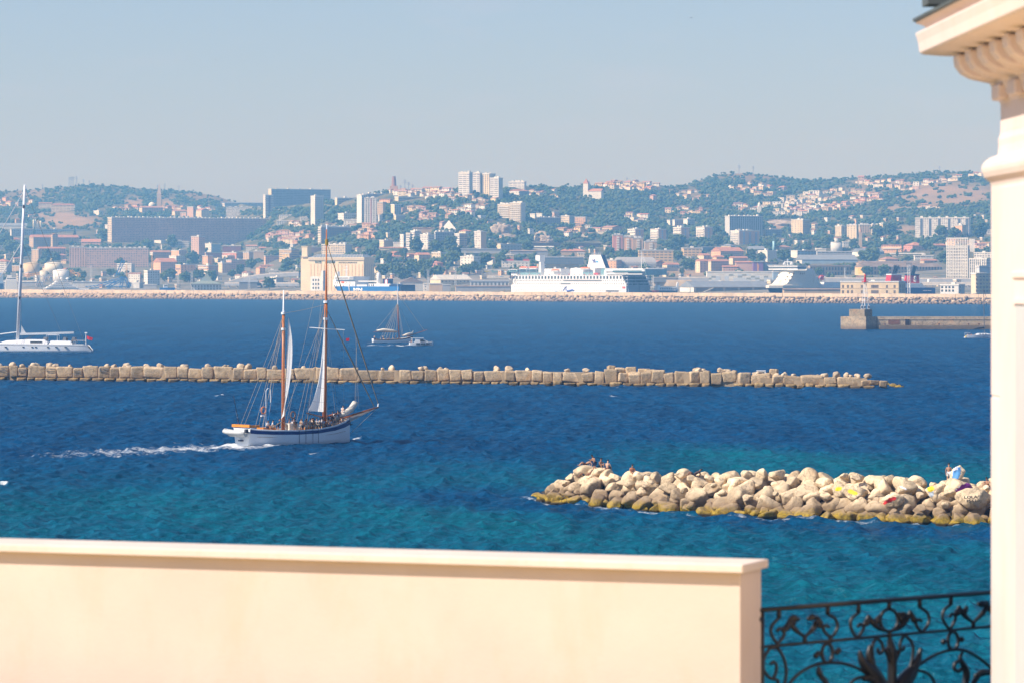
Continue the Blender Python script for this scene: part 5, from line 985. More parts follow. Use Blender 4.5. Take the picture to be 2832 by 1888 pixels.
# silo -------------------------------------------------------------
def zrow(py, Y): return CAMZ + (HY - py) * Y / F
pc = 1006.0; Y0 = quay_y(pc) + 130; s = F / Y0; be = R(64); P = at(pc, 786, Y0); P.z = 4; wl = (pc - 850) / s / math.sin(be); wr = 27 / s / math.cos(be); z = lambda py: zrow(py, Y0) - 4
t = thing('grain_silo', 'huge cream grain silo with painted green lettering', 'grain silo', P, be); SILO = M('silo_concrete', (.74, .62, .42), .85, .08, .1); SILOD = M('silo_band', (.50, .42, .32), .85, .1, .2); BUILT.append((920, 740, 'huge cream grain silo')); BOXES.append((820, 1035, 700, 806))
mb = MB(); mb.box(0, 0, -2, wr, wl, z(720.3)); mb.build('wall', SILO, t)
for k in range(16): mb = MB(); y_ = wl * (k + .3) / 16; mb.box(-.22, y_, -2, -.004, y_ + .7, z(731)); mb.build('pilaster', M('silo_rib', (.66, .42, .25), .85), t)
for k in range(5): mb = MB(); x_ = wr * (k + .5) / 5; mb.box(x_, -.25, -2, x_ + .9, -.004, z(731)); mb.build('pilaster', SILOD, t)
mb = MB(); mb.box(-1.0, -1.0, z(720.2), wr + 1.0, wl + .6, z(712.5)); mb.build('cornice', SILO, t); mb = MB(); mb.box(-1.12, -.6, z(718), -1.004, wl, z(714.8)); mb.build('gallery_slit', SILOD, t)
mb = MB(); zb, zt = z(712.5), z(704); mb.loft([[(-.5, 0, zb), (wr, 0, zb), (wr, wl, zb), (-.5, wl, zb)], [(wr * .35, 6, zt), (wr * .65, 6, zt), (wr * .65, wl - 6, zt), (wr * .35, wl - 6, zt)]]); mb.build('roof', SLATE, t)
for k in range(17): mb = MB(); y_ = 3 + (wl - 8) * k / 16; mb.tube([(-.4, y_ - 1.5, zb + .25), (wr * .35, min(max(y_ + 1, 6), wl - 6), zt + .25)], .55, 4); mb.build('skylight_rib', M('skylight_rib', (.55, .56, .55), .6), t)
GREENT = M('green_lettering', (.015, .07, .05), .8); BRNT = M('brown_lettering', (.04, .035, .025), .8); fy = lambda px: (pc - px) / s / math.sin(be)
text_part('PATES', 7.2 / s, (887 - 868) / s / math.sin(be), GREENT, t, Vector((-.03, fy(868), z(729.2))), (0, -1, 0)); text_part('PANZANI', 7.2 / s, (925 - 897) / s / math.sin(be), GREENT, t, Vector((-.03, fy(897), z(729.2))), (0, -1, 0)); text_part('SUN DE LA MADRAGUE', 3.8 / s, (987 - 935) / s / math.sin(be), BRNT, t, Vector((-.03, fy(935), z(729.0))), (0, -1, 0))
l2 = (851 - 828) / s / math.sin(be); mb = MB(); mb.box(0, wl + .01, -2, wr * .8, wl + l2, z(716)); mb.build('elevator_wing', SILO, t); mb = MB(); mb.box(-.8, wl + 1.2, z(712), wr * .7, wl + l2 - .6, z(709)); mb.build('wing_cornice', SILOD, t)
mb = MB(); mb.box(2, wl + l2 * .3, z(716), wr * .5, wl + l2 - .1, z(682)); mb.build('elevator_tower', facemat('cream', 's'), t); mb = MB(); mb.box(1.4, wl + l2 * .2, z(682), wr * .55, wl + l2 + .3, z(680.5)); mb.build('tower_cap', SILO, t)
# white port tower in front of the silo
P = at(888, 807, wall_y(880) + 130); P.z = 2; s2 = F / P.y; t = thing('port_tower', 'white port building with nine square windows before the silo', 'building', P, R(62)); zz = lambda py: zrow(py, P.y) - 2; wl2, wr2 = 30 / s2 / math.sin(R(62)), 10 / s2 / math.cos(R(62))
mb = MB(); mb.box(0, 0, -2, wr2, wl2, zz(765)); mb.build('wall', WHITE, t)
for j in range(3):
    for i in range(3): mb = MB(); y_ = wl2 * (.18 + .25 * i); z_ = zz(797 - 11 * j); mb.box(-.1, y_, z_ - 1.1, -.004, y_ + 1.6, z_ + 1.1); mb.build('window', GLZ, t)
mb = MB(); mb.box(0, -2.4, -2, 5, -.01, zz(749)); mb.build('stair_tower', WHITE, t)
# tanks ------------------------------------------------------------
def tank(T, x0, x1, yt, yb, m, label, dome=True, name='storage_tank'):
    px, pb = tp(T, (x0 + x1) / 2, yb); _, pt = tp(T, x0, yt); P = ground(px, pb); r = (x1 - x0) / 8.04 * P.y / F; h = (pb - pt) * P.y / F; t = thing(name, label, 'tank', P); BOXES.append((px - r, px + r, pt, pb)); BUILT.append((px, pb, label))
    mb = MB(); mb.lathe([(r, -3), (r, h)], 28); mb.build('shell', m, t, True); mb = MB(); mb.lathe([(r * 1.02, h), (r * .5, h + r * .12), (.1, h + r * .16)] if dome else [(r * 1.02, h), (r * 1.02, h + .8), (.1, h + .8)], 28); mb.build('roof', m, t); return t
TC, TT = M('tank_cream', (.70, .66, .55), .7, .15, .1), M('tank_tan', (.58, .46, .27), .8, .2, .1)
tank(0, 265, 440, 1082, 1215, TT, 'big tan storage tank beside the tall yacht mast'); tank(0, 496, 692, 1082, 1170, TC, 'cream storage tank behind the red crane lattice'); tank(0, 588, 765, 1160, 1275, SHIPW, 'large white cylindrical tank behind the superyacht'); tank(0, 442, 530, 1165, 1275, TC, 'smaller cream tank left of the white cylinder'); tank(5, 190, 322, 850, 955, PALEC, 'squat concrete silo on the right slope', False, 'concrete_silo'); tank(5, 234, 277, 805, 850, PALEC, 'small round turret on the squat concrete silo', False, 'silo_turret'); tank(4, 1353, 1378, 838, 945, M('light_blue', (.36, .62, .72), .7), 'slim pale blue chimney tower', False, 'chimney'); tank(5, 1265, 1292, 1258, 1325, SHIPW, 'white vertical tank on the red-funnel ferry quay', True); tank(5, 1306, 1328, 1290, 1335, SHIPW, 'smaller white tank on the ferry quay', True)
# cranes -----------------------------------------------------------
def crane(T, x, y, label, m, segs, name='harbour_crane', r=.9):
    px, pb = tp(T, x, y); P = ground(px, pb); k = P.y / F / 4.02; t = thing(name, label, 'crane', P)
    for nm, a, b_ in segs:
        mb = MB(); A, B_2 = Vector(((a[0] - x) * k, 0, (y - a[1]) * k)), Vector(((b_[0] - x) * k, 0, (y - b_[1]) * k)); dv = (B_2 - A).normalized(); up = Vector((0, 1, 0)); w = r * 1.3; sd_ = dv.cross(up) * w
        for e in (A + sd_ + up * w, A - sd_ + up * w, A + sd_ - up * w, A - sd_ - up * w): mb.tube([e, e + (B_2 - A)], r * .34, 4)
        n = max(2, int((B_2 - A).length / (r * 4)))
        for i in range(n):
            q0, q1 = A + (B_2 - A) * i / n, A + (B_2 - A) * (i + 1) / n
            for u in (up * w, up * -w): mb.tube([q0 + sd_ + u, q1 - sd_ + u], r * .25, 3)
        mb.build(nm, m, t)
    return t, P, k
t, P, k = crane(0, 325, 1268, 'yellow harbour crane low beside the yacht mast', YEL, [('tower', (325, 1268), (322, 1225)), ('jib', (255, 1222), (438, 1195)), ('stay', (300, 1240), (330, 1190))])
t, P, k = crane(0, 790, 1268, 'orange-yellow gantry crane with curved boom by the white tank', YEL, [('tower', (788, 1268), (792, 1150)), ('jib', (735, 1218), (885, 1190)), ('boom', (792, 1155), (835, 1195)), ('leg', (880, 1265), (882, 1195))])
t, P, k = crane(0, 560, 1150, 'dull red lattice crane frame before the cream tank', REDST, [('tower', (510, 1150), (545, 1080)), ('jib', (545, 1085), (690, 1095)), ('stay', (540, 1140), (650, 1080)), ('brace', (610, 1130), (690, 1100))])
t, P, k = crane(0, 1700, 1160, 'slim orange jib crane at the peach apartment house', YEL, [('tower', (1693, 1160), (1690, 985)), ], r=.7)
t, P, k = crane(0, 1412, 1245, 'thin orange derrick near the white stepped villa', YEL, [('tower', (1412, 1245), (1405, 1090))], r=.6)
t, P, k = crane(0, 1300, 1362, 'long blue lattice boom sweeping down to the quay', BLUE, [('boom', (950, 1352), (1080, 1340)), ('boom', (1080, 1340), (1200, 1292)), ('boom', (1200, 1292), (1370, 1245)), ('strut', (1180, 1355), (1370, 1250)), ('frame', (1340, 1358), (1370, 1225)), ('frame', (1215, 1350), (1290, 1275)), ('deck', (1180, 1352), (1420, 1352)), ('leg', (1445, 1340), (1385, 1235)), ('mast', (1300, 1215), (1375, 1040))], r=1.1)
t, P, k = crane(0, 440, 1358, 'grey and blue travelling hoist with splayed legs behind the harbour wall', GREYST, [('leg', (400, 1358), (440, 1225)), ('leg', (470, 1355), (505, 1230)), ('leg', (425, 1240), (470, 1350)), ('beam', (430, 1222), (580, 1222)), ('leg', (545, 1230), (580, 1300))], r=.9)
t, P, k = crane(1, 1030, 1350, 'thin grey dock crane beside the flyover', GREYST, [('boom', (1045, 1345), (1015, 1240)), ('jib', (985, 1240), (1030, 1225))], r=.5)
# port sheds as bld -----------------------------------------------
for row in [(0, 20, 30, 470, 1285, 1345, 'grey', 'n', 'grey', 'n', 'wl', 'long grey quay shed at the left edge', 14, 'shed'), (0, 795, 805, 1395, 1290, 1350, 'grey', 'n', 'lgrey', 'n', 'sl', 'long pale grey quay shed behind the blue boom', 14, 'shed'), (0, 1400, 1550, 1600, 1300, 1358, 'lgrey', 'n', 'grey', 'n', 'f', 'small grey port shed right of the blue boom', 60, 'shed'), (0, 1590, 1595, 1740, 1322, 1366, 'grey', 'n', 'grey', 'n', 'f', 'grey box shed in front of the white port office', 12, 'shed'),
    (4, 622, 625, 1358, 1178, 1302, 'white', 'n', 'white', 'n', 'f', 'large building clad in white and grey checkered panels', 10, 'terminal'), (4, 1357, 1362, 1502, 1180, 1302, 'blue', 'n', 'blue', 'n', 'f', 'dark blue flank of the checkered terminal', 12, 'terminal'), (4, 333, 478, 1360, 1345, 1400, 'white', 'n', 'tan', 'n', 'sg', 'long quay warehouse with white gable and blue-grey roof', 60, 'warehouse'), (4, 1475, 1480, 2320, 1372, 1412, 'tan', 'n', 'tan', 'n', 'bl', 'low beige quay shed with mottled roof', 8, 'shed'),
    (5, 322, 946, 1046, 1290, 1424, 'sand', 'n', 'tan', 'n', 'f', 'sandstone harbour house with two rows of windows', 66, 'harbour_house'), (5, 1420, 1612, 1702, 1325, 1424, 'white', 'n', 'lgrey', 'n', 'f', 'small white harbour office with square windows', 64, 'harbour_office'), (5, 1760, 1803, 2020, 1200, 1412, 'cream', 'n', 'cream', 'g', 'f', 'cream harbour control block with deep window grid', 30, 'control_building'), (1, 298, 315, 650, 1318, 1378, 'ochre', 'n', 'lgrey', 'v', 'f', 'pavilion with a pyramid roof and pale glazed front', 18, 'pavilion')]:
    T, x0, xc, x1, yt, yb, cl, sl_, cr_, sr, roof, label, be_, nm = row; BL[label] = bld(T, x0, xc, x1, yt, yb, cl, sl_, cr_, sr, roof, label, nm, 'building', be_, None, 0, 75 if nm in ('harbour_house', 'harbour_office', 'control_building') or label.startswith('low beige') else 0)
t, wr, wl, h = BL['large building clad in white and grey checkered panels']; rq = random.Random(4); PM = [M('panel_pale', (.78, .78, .74), .6, .05), M('panel_green_grey', (.34, .37, .34), .6, .05), M('panel_blue_white', (.60, .66, .72), .6, .05)]
for i in range(15):
    for j in range(6):
        if rq.random() < .62: mb = MB(); mb.box(wr * i / 15, -.12, h * j / 6, wr * (i + 1) / 15, -.004, h * (j + 1) / 6 - .05); mb.build('cladding_panel', PM[0 if j > 3 and rq.random() < .5 else rq.choice([1, 2, 2, 0])], t)
t, wr, wl, h = BL['long quay warehouse with white gable and blue-grey roof']
for k in range(5): mb = MB(); mb.box(wr * (.03 + .19 * k), -.1, 0, wr * (.03 + .19 * k) + wr * .16, -.004, h * .85); mb.build('sliding_door', M('rust_door', (.24, .19, .15), .8, .3, .3), t)
mb = MB(); mb.box(-.1, wl * .2, 0, -.004, wl * .3, h * .8); mb.build('side_door', GREYST, t); mb = MB(); mb.tube([(wr * .1, -3, 0), (wr * .24, -2, h * .8)], .5, 5); mb.build('conveyor', TC, t)
t, wr, wl, h = BL['sandstone harbour house with two rows of windows']; wd = M('shutter_brown', (.16, .12, .09), .7)
for u in (.045, .13, .20, .37, .555, .59, .63, .80, .93):
    for z_ in (h * .18, h * .62): mb = MB(); w_ = .9 if u not in (.555, .59, .63) else 1.4; yy_ = wl * (1 - u); mb.box(-.12, yy_ - w_, z_ - 1.2, -.004, yy_ + w_, z_ + 1.5); mb.build('window', wd, t)
for u in (.25, .5, .75):
    for z_ in (h * .3, h * .65): mb = MB(); mb.box(wr * u - .8, -.12, z_ - 1.4, wr * u + .8, -.004, z_ + 1.6); mb.build('window', wd, t)
mb = MB(); mb.box(-.25, -.25, h * .48, wr, wl, h * .51); mb.build('string_course', M('sand_trim', (.58, .45, .28), .85), t)
t, wr, wl, h = BL['small white harbour office with square windows']
for u in (.1, .32, .5, .7):
    for z_ in (h * .4, h * .78): mb = MB(); yy_ = wl * (1 - u); mb.box(-.1, yy_ - .9, z_ - .9, -.004, yy_ + .9, z_ + .9); mb.build('window', GLZ, t)
for z_ in (h * .4, h * .78): mb = MB(); mb.box(wr * .2, -.1, z_ - 1, wr * .35, -.004, z_ + 1); mb.build('window', GLZ, t)
t, wr, wl, h = BL['cream harbour control block with deep window grid']
for k in range(6): mb = MB(); z_ = h * k / 5.02; mb.box(0, -1.2, z_, wr, -.004, z_ + .7); mb.build('balcony_slab', M('cream_slab', COL['cream'], .8), t)
mb = MB(); mb.box(wr * .18, -.5, h + 1.2, wr * .8, wl * .6, h + 6.2); mb.build('control_room', facemat('lgrey', 'f'), t); mb = MB(); mb.box(wr * .14, -1.4, h + 6.2, wr * .84, wl * .65, h + 7); mb.build('control_roof', WHITE, t)
t, wr, wl, h = BL['pavilion with a pyramid roof and pale glazed front']; mb = MB(); mb.loft([[(-2, -3, h + 1), (wr + 2, -3, h + 1), (wr + 2, wl + 2, h + 1), (-2, wl + 2, h + 1)], [(wr * .3, wl * .3, h + 4.5), (wr * .7, wl * .3, h + 4.5), (wr * .7, wl * .7, h + 4.5), (wr * .3, wl * .7, h + 4.5)], [(wr * .52, wl * .5, h + 13), (wr * .54, wl * .5, h + 13), (wr * .54, wl * .52, h + 13), (wr * .52, wl * .52, h + 13)]]); mb.build('pyramid_roof', M('copper_roof', (.22, .27, .25), .7), t)
# arched hangar behind the ferry
P = G(3, 1495, 1130); P2 = G(3, 1770, 1130); t = thing('arched_hangar', 'grey barrel-roofed hangar behind the ferry stern', 'building', P, R(14)); w = (P2 - P).length; mb = MB(); rg = lambda x: [(x, 22 - 22 * math.cos(a), 4 + 9 * math.sin(a)) for a in np.linspace(0, math.pi, 13)] + [(x, 44, -4), (x, 0, -4)]
mb.loft([rg(0), rg(w)]); mb.build('roof', M('hangar_grey', (.36, .36, .37), .8), t); mb = MB(); [mb.box(w * (k + .3) / 7, -.3, -3, w * (k + .8) / 7, 0, 2.5) for k in range(7)]; mb.build('door_row', TC, t)
# flyover, viaduct, retaining walls ---------------------------------
def road_bridge(label, pts, width, thick, name, m, piers=8):
    W3 = [ground(*tp(T, x, yb)) for T, x, y, yb in pts]; top = [at(tp(T, x, y)[0], tp(T, x, y)[1], w.y) for (T, x, y, yb), w in zip(pts, W3)]; t = thing(name, label, 'bridge', W3[0]); o = W3[0]; mb = MB()
    mb.loft([[p - o + Vector(q) for q in ((0, -width / 2, 0), (0, -width / 2, -thick), (0, width / 2, -thick), (0, width / 2, 0))] for p in top]); mb.build('deck', m, t)
    mb = MB(); mb.loft([[p - o + Vector(q) for q in ((0, -width / 2 - .2, 1.0), (0, -width / 2 - .2, -.3), (0, -width / 2 - .003, -.3), (0, -width / 2 - .003, 1.0))] for p in top]); mb.build('guard_rail', CONCP, t)
    for k in range(piers):
        f = (k + .5) / piers * (len(top) - 1); i = int(f); p = top[i].lerp(top[i + 1], f - i) - o; g = W3[i].lerp(W3[i + 1], f - i) - o; mb = MB(); mb.box(p.x - 1.1, p.y - width * .3, min(g.z, p.z) - 6, p.x + 1.1, p.y + width * .3, p.z - thick); mb.build('pier', CONCP, t)
    return t
ASP = M('bridge_deck', (.22, .24, .28), .85, .15, .1)
road_bridge('curved flyover ramp rising toward the grain silo', [(1, 735, 1285, 1300), (1, 900, 1238, 1290), (1, 1050, 1212, 1290), (1, 1250, 1195, 1290), (1, 1515, 1182, 1290)], 10, 4.2, 'flyover', ASP, 5); road_bridge('low dark road bridge under the flyover ramp', [(1, 690, 1302, 1350), (1, 1100, 1302, 1350), (1, 1520, 1304, 1350)], 10, 3.0, 'road_bridge', ASP, 9)
road_bridge('motorway viaduct on piers right of the cruise ferry', [(3, 1830, 1242, 1330), (4, 300, 1242, 1330), (4, 640, 1240, 1330)], 14, 4.5, 'viaduct', ASP, 7); road_bridge('long motorway viaduct behind the red funnels', [(5, 100, 1246, 1310), (5, 900, 1252, 1310), (5, 1780, 1255, 1310)], 14, 5.0, 'viaduct', ASP, 16); road_bridge('raised walkway with white railings below the right viaduct', [(5, 1200, 1300, 1345), (5, 1760, 1300, 1345)], 6, 2.4, 'walkway', CONCP, 7)
def wallstrip(label, T, x0, x1, yt, yb, m, name='retaining_wall', marks=None):
    A, B_2 = G(T, x0, yb), G(T, x1, yb); hh = (yb - yt) / 4.02 * A.y / F; t = thing(name, label, 'wall', A, math.atan2(B_2.y - A.y, B_2.x - A.x)); L_ = (B_2 - A).length; mb = MB(); mb.box(0, 0, -6, L_, 4, hh); mb.build('wall', m, t); rq = random.Random(int(x0)); BOXES.append((tp(T, x0, 0)[0], tp(T, x1, 0)[0], tp(T, 0, yt)[1], tp(T, 0, yb)[1]))
    for k in range(marks or 0):
        mb = MB(); u = rq.uniform(0, .9) * L_; v_ = rq.uniform(.1, .6) * hh; w_ = rq.uniform(3, 9); mb.loft([[(u + a * w_, y_, v_ + b_ * hh * .35) for a, b_ in ((0, .1), (.3, 0), (.7, .15), (1, .05), (.9, .8), (.6, 1), (.35, .7), (.1, .95))] for y_ in (-.1, -.003)]); mb.build('graffiti', rq.choice(GRF), t)
    return t
GRF = [M('graffiti_pink', (.50, .25, .30), .8), M('graffiti_green', (.30, .45, .36), .8), M('graffiti_blue', (.30, .40, .55), .8), M('graffiti_yellow', (.70, .58, .12), .8), M('graffiti_white', (.70, .70, .68), .8)]
wallstrip('graffiti-covered pale wall above the ferry bow', 3, -50, 235, 1145, 1190, M('graffiti_wall', (.62, .58, .50), .9), marks=9); wallstrip('second graffiti wall lower down behind the ferry bow', 3, -40, 240, 1215, 1245, M('pale_wall', (.64, .60, .52), .9), marks=6); wallstrip('tan stepped retaining wall below the glass offices', 3, 560, 1010, 1088, 1150, M('tan_wall', (.52, .42, .27), .9, .25, .1), marks=0); wallstrip('stone arch wall below the motorway viaduct', 4, 20, 615, 1265, 1330, M('arch_wall', (.46, .37, .27), .9, .25, .1)); wallstrip('white roadside wall under the red-roofed cottages', 3, 1780, 2110, 1128, 1165, M('pale_wall2', (.62, .57, .48), .9, .2, .1), marks=4); wallstrip('brown railway embankment wall below the wooded slope', 3, 450, 1260, 850, 895, M('embankment', (.34, .26, .21), .95, .25, .1))
# white letters on the hillside
P = G(0, 362, 703); t = thing('hillside_letters', 'giant white MAR letters standing above the school', 'sign', P, R(28)); SIGN = M('sign_cream', (.78, .74, .60), .6)
for i, ch in enumerate('MAR'):
    me = text_mesh(ch, 18 - i * .8, 5.4, 2.0); me.materials.append(SIGN); o = obj('letter', me, t); o.location = (.5 + i * 6.2, 0, -1.2 + i * -.3); o.rotation_euler = (R(90), 0, 0)
# ---- the jetty with its light tower -------------------------------
JC = rock_mat('jetty_concrete', (.50, .40, .28), (.15, .11, .08), None, lo=.3, hi=2.6, scale=.35); YJ = CAMZ * F / (911 - HY); sj = F / YJ; JX = lambda px: (px - CX) / sj; JZ = lambda py: CAMZ + (HY - py) / sj
jt = thing('jetty', 'dark stone jetty with a light tower base at its end', 'jetty', (JX(2395), YJ, 0), R(47))
lx = lambda px: (px - 2395) / sj / math.cos(R(47)); ly = (2395 - 2330) / sj / math.sin(R(47)); mb = MB(); mb.box(0, 0, -2, lx(2432), ly, JZ(876) - .0); mb.build('pier_head', JC, jt); mb = MB(); mb.box(.3, 1.0, JZ(876), lx(2420), ly * .68, JZ(855.5)); mb.build('tower_base', JC, jt)
j2 = thing('jetty_wall', 'long low jetty wall running right from the light tower', 'jetty', (JX(2430), YJ + 2, 0), R(1.0)); Lj = 130; mb = MB(); mb.box(0, 2.6, -2, Lj, 7, JZ(876)); mb.build('wall', JC, j2); mb = MB(); mb.box(.5, -.5, -2, Lj, 2.597, JZ(900)); mb.build('quay_ledge', JC, j2); mb = MB(); mb.box(0, 2.4, JZ(884), Lj, 2.597, JZ(882.6)); mb.build('ledge_trim', M('jetty_trim', (.5, .42, .33), .9), j2); mb = MB(); mb.box(JX(2507) - JX(2430), 2.3, JZ(900), JX(2519) - JX(2430), 2.59, JZ(883)); mb.build('doorway', M('doorway_dark', (.03, .025, .03), .9), j2); mb = MB(); mb.box(JX(2460) - JX(2430), 2.45, JZ(897), JX(2492) - JX(2430), 2.592, JZ(884.5)); mb.build('rust_panel', M('rust', (.20, .10, .07), .9, .4, .5), j2)
for px in (2449, 2599, 2681, 2710): mb = MB(); mb.lathe([(.35, JZ(900)), (.28, JZ(900) + .5), (.45, JZ(900) + .7), (.1, JZ(900) + .95)], 10, (JX(px) - JX(2430), .3)); mb.build('bollard', M('bollard_rust', (.16, .09, .06), .8), j2)
TWR = M('tower_white', (.80, .80, .80), .5, .06); RED = M('tower_red', (.52, .015, .02), .45, .12, .5)
P = Vector((JX(2395), YJ + 4, JZ(855.5))); lt = thing('harbour_light', 'red-topped harbour light on white splayed legs', 'lighthouse', P); hz = JZ(781) - P.z
for a in (R(20), R(140), R(260)):
    mb = MB(); mb.tube([(1.55 * math.cos(a) - .0, 1.55 * math.sin(a), 1.2), (.42 * math.cos(a), .42 * math.sin(a), hz)], .14, 6); mb.build('leg', TWR, lt); f = MB(); f.obox((1.65 * math.cos(a), 1.65 * math.sin(a), .75), (.75, .6, 1.5), 0); f = f.build('leg_foot', TWR, lt); q = MB(); q.box(1.65 * math.cos(a) - .28, 1.65 * math.sin(a) - .33, .2, 1.65 * math.cos(a) + .28, 1.65 * math.sin(a) - .304, 1.35); q.build('solar_panel', M('solar', (.02, .03, .07), .3), f)
for f_ in (.22, .55): mb = MB(); r_ = 1.55 + (.42 - 1.55) * f_; pp = [(r_ * math.cos(a), r_ * math.sin(a), 1.2 + (hz - 1.2) * f_) for a in (R(20), R(140), R(260), R(20))]; mb.tube(pp, .08, 5); mb.build('brace', TWR, lt)
mb = MB(); mb.lathe([(1.35, hz), (1.35, hz + .25), (.2, hz + .25)], 18); mb.build('gallery', RED, lt); mb = MB(); [mb.tube([(1.3 * math.cos(a), 1.3 * math.sin(a), hz + .25), (1.3 * math.cos(a), 1.3 * math.sin(a), hz + 1.1)], .03, 4) for a in np.linspace(0, 6.28, 11)]; mb.tube([(1.3 * math.cos(a), 1.3 * math.sin(a), hz + 1.1) for a in np.linspace(0, 6.28, 19)], .03, 4); mb.build('railing', RED, lt)
mb = MB(); mb.lathe([(.62, hz + .25), (.50, hz + 1.9), (.58, hz + 1.95), (.40, hz + 2.0), (.40, hz + 2.6), (.52, hz + 2.65), (.28, hz + 2.95), (.05, hz + 3.3)], 16); mb.build('lantern', RED, lt); mb = MB(); mb.lathe([(.415, hz + 2.05), (.415, hz + 2.55)], 16); mb.build('lamp_glass', M('lamp_amber', (.55, .22, .06), .3), lt)
mb = MB(); [mb.tube([(2.0 + .5 * k, 0, .0), (2.0 + .5 * k, 0, 1.1)], .04, 4) for k in range(5)]; mb.tube([(2, 0, 1.1), (4, 0, 1.1)], .04, 4); mb.build('guard_rail', M('dark_rail', (.06, .07, .08), .5), lt)
# ================================================================== FAR SHIPS
class Ship:
    """frame of a far ship: x along the face that looks right, y along the face that looks left, metres; built from picture columns / rows"""
    def __init__(s, T, xc, be, dy, name, label):
        s.T, s.xc = T, xc; px = tp(T, xc, 0)[0]; s.Y = float(wall_y(px)) + dy; s.s = F / s.Y; s.be = R(be); s.P = Vector(((px - CX) / s.s, s.Y, 0)); s.t = thing(name, label, 'ship', s.P, s.be)
    def x(s, v): return (v - s.xc) / 4.02 / s.s / math.cos(s.be)
    def y(s, v): return (s.xc - v) / 4.02 / s.s / math.sin(s.be) * 1.02
    def z(s, v): return CAMZ + (HY - (460 + v / 4.02)) / s.s
    def part(s, name, m, mb, smooth=False): return mb.build(name, m, s.t, smooth)
    def bx(s, name, m, x0, x1, y0, y1, z0, z1): mb = MB(); mb.box(min(x0, x1), min(y0, y1), min(z0, z1), max(x0, x1), max(y0, y1), max(z0, z1)); return mb.build(name, m, s.t)
# ---- white cruise ferry
f = Ship(3, 1535, 44, 150, 'cruise_ferry', 'big white cruise ferry moored behind the harbour wall'); Bm = f.x(1808); L = f.y(168); z0, z1, zt = f.z(1400), f.z(1322), f.z(1215); Ls = f.y(244)
pl = lambda q, bow: [(0, 0), (Bm, 0), (Bm, Ls * .92), (Bm * .86, Ls), (Bm / 2 + 3, bow), (Bm / 2 - 3, bow), (Bm * .14, Ls), (0, Ls * .92)]
mb = MB(); mb.loft([[(x, y, z) for x, y in pl(0, b_)] for z, b_ in ((-3, L - 16), (z0 + 2, L - 9), (z1 - 3, L - 1), (z1, L))]); f.part('hull', SHIPW, mb)
mb = MB(); mb.loft([[(0, 0, z1 + .01), (Bm, 0, z1 + .01), (Bm, Ls * .92, z1 + .01), (Bm * .8, Ls, z1 + .01), (Bm * .2, Ls, z1 + .01), (0, Ls * .92, z1 + .01)], [(0, 6, zt), (Bm, 6, zt), (Bm, Ls * .92, zt), (Bm * .8, Ls - 1, zt), (Bm * .2, Ls - 1, zt), (0, Ls * .92, zt)]]); f.part('superstructure', SHIPW, mb)
zw = f.z(1238); n = 36
for k in range(n): x_ = 262 + (1500 - 262) * k / (n - 1); yy_ = f.y(x_ + 12); f.bx('window', GLZ, -.12, -.003, yy_ - 1.15, yy_ + 1.15, zw - 1.35, zw + 1.35)
def port_row(name, zrow_, xs, w, h):
    mb = MB()
    for x_ in xs: yy_ = f.y(x_); mb.box(-.1, yy_ - w, f.z(zrow_) - h, -.003, yy_ + w, f.z(zrow_) + h)
    o = mb.build(name, M('porthole_glass', (.22, .22, .23), .5), f.t); o['kind'] = 'stuff'
port_row('porthole', 1273, list(np.arange(300, 870, 17)) + list(np.arange(870, 1275, 6.5)) + list(np.arange(1290, 1530, 24)), .38, .75); port_row('porthole', 1308, list(np.arange(262, 830, 23)) + list(np.arange(832, 940, 6.5)) + list(np.arange(955, 1530, 24)), .38, .7); port_row('porthole', 1345, list(np.arange(300, 1500, 23)), .3, .45); port_row('porthole', 1382, list(np.arange(300, 1500, 20)), .32, .5); port_row('porthole', 1390, list(np.arange(1325, 1460, 9)), .5, .9)
# swoosh on the hull, scroll of blue
mb = MB(); sw = [(855, 1390), (868, 1372), (880, 1352), (893, 1335), (888, 1368), (905, 1392), (935, 1386), (960, 1378), (972, 1384), (965, 1395)]; mb.tube([(-.15, f.y(a), f.z(b_)) for a, b_ in sw], [.25, .5, .3, .15, .5, .8, .7, .8, .8, .2], 5); f.part('hull_emblem', M('emblem_blue', (.06, .12, .45), .5), mb); mb = MB(); mb.box(-.12, f.y(795), f.z(1398), -.003, f.y(765), f.z(1390)); f.part('hull_stripe', M('emblem_sky', (.25, .55, .78), .5), mb)
# stern gallery: three dark decks behind a pale frame, two ramp doors
zz = [f.z(v) for v in (1328, 1300, 1264, 1228)]; f.bx('stern_door', GREYST, 2, Bm * .52, -1.2, -.01, z0, zz[0] - .3); f.bx('stern_door', GREYST, Bm * .55, Bm - 1, -1.2, -.01, z0, zz[0] - .3)
for i in range(3):
    for k in range(4):
        a = 1.0 + (Bm - 2) * k / 4; mb = MB(); mb.box(a, -.14, zz[i] + .5, a + (Bm - 2) / 4 - .8, -.004, zz[i + 1] - .5) if i < 1 else mb.box(a, -.14 + 6 * (zz[i] - z1) / (zt - z1), zz[i] + .5, a + (Bm - 2) / 4 - .8, 6 * (zz[i + 1] - z1) / (zt - z1) + .3, zz[i + 1] - .5); f.part('stern_window', M('stern_dark', (.055, .075, .11), .35), mb)
for v in zz: mb = MB(); mb.box(-.6, -2.6, v - .35, Bm + .4, -.012, v + .35); f.part('stern_deck_edge', GREYST, mb)
for k in range(4): mb = MB(); a = .4 + (Bm - 1) * k / 3; mb.tube([(a, -2.4, zz[0]), (a, -1.2, zz[3])], .3, 4); f.part('stern_pillar', GREYST, mb)
f.bx('mooring_port', REDF, -.12, -.004, f.y(1526), f.y(1512), f.z(1362), f.z(1340)); f.bx('mooring_port', REDF, -.12, -.004, f.y(1508) , f.y(1496), f.z(1362), f.z(1340))
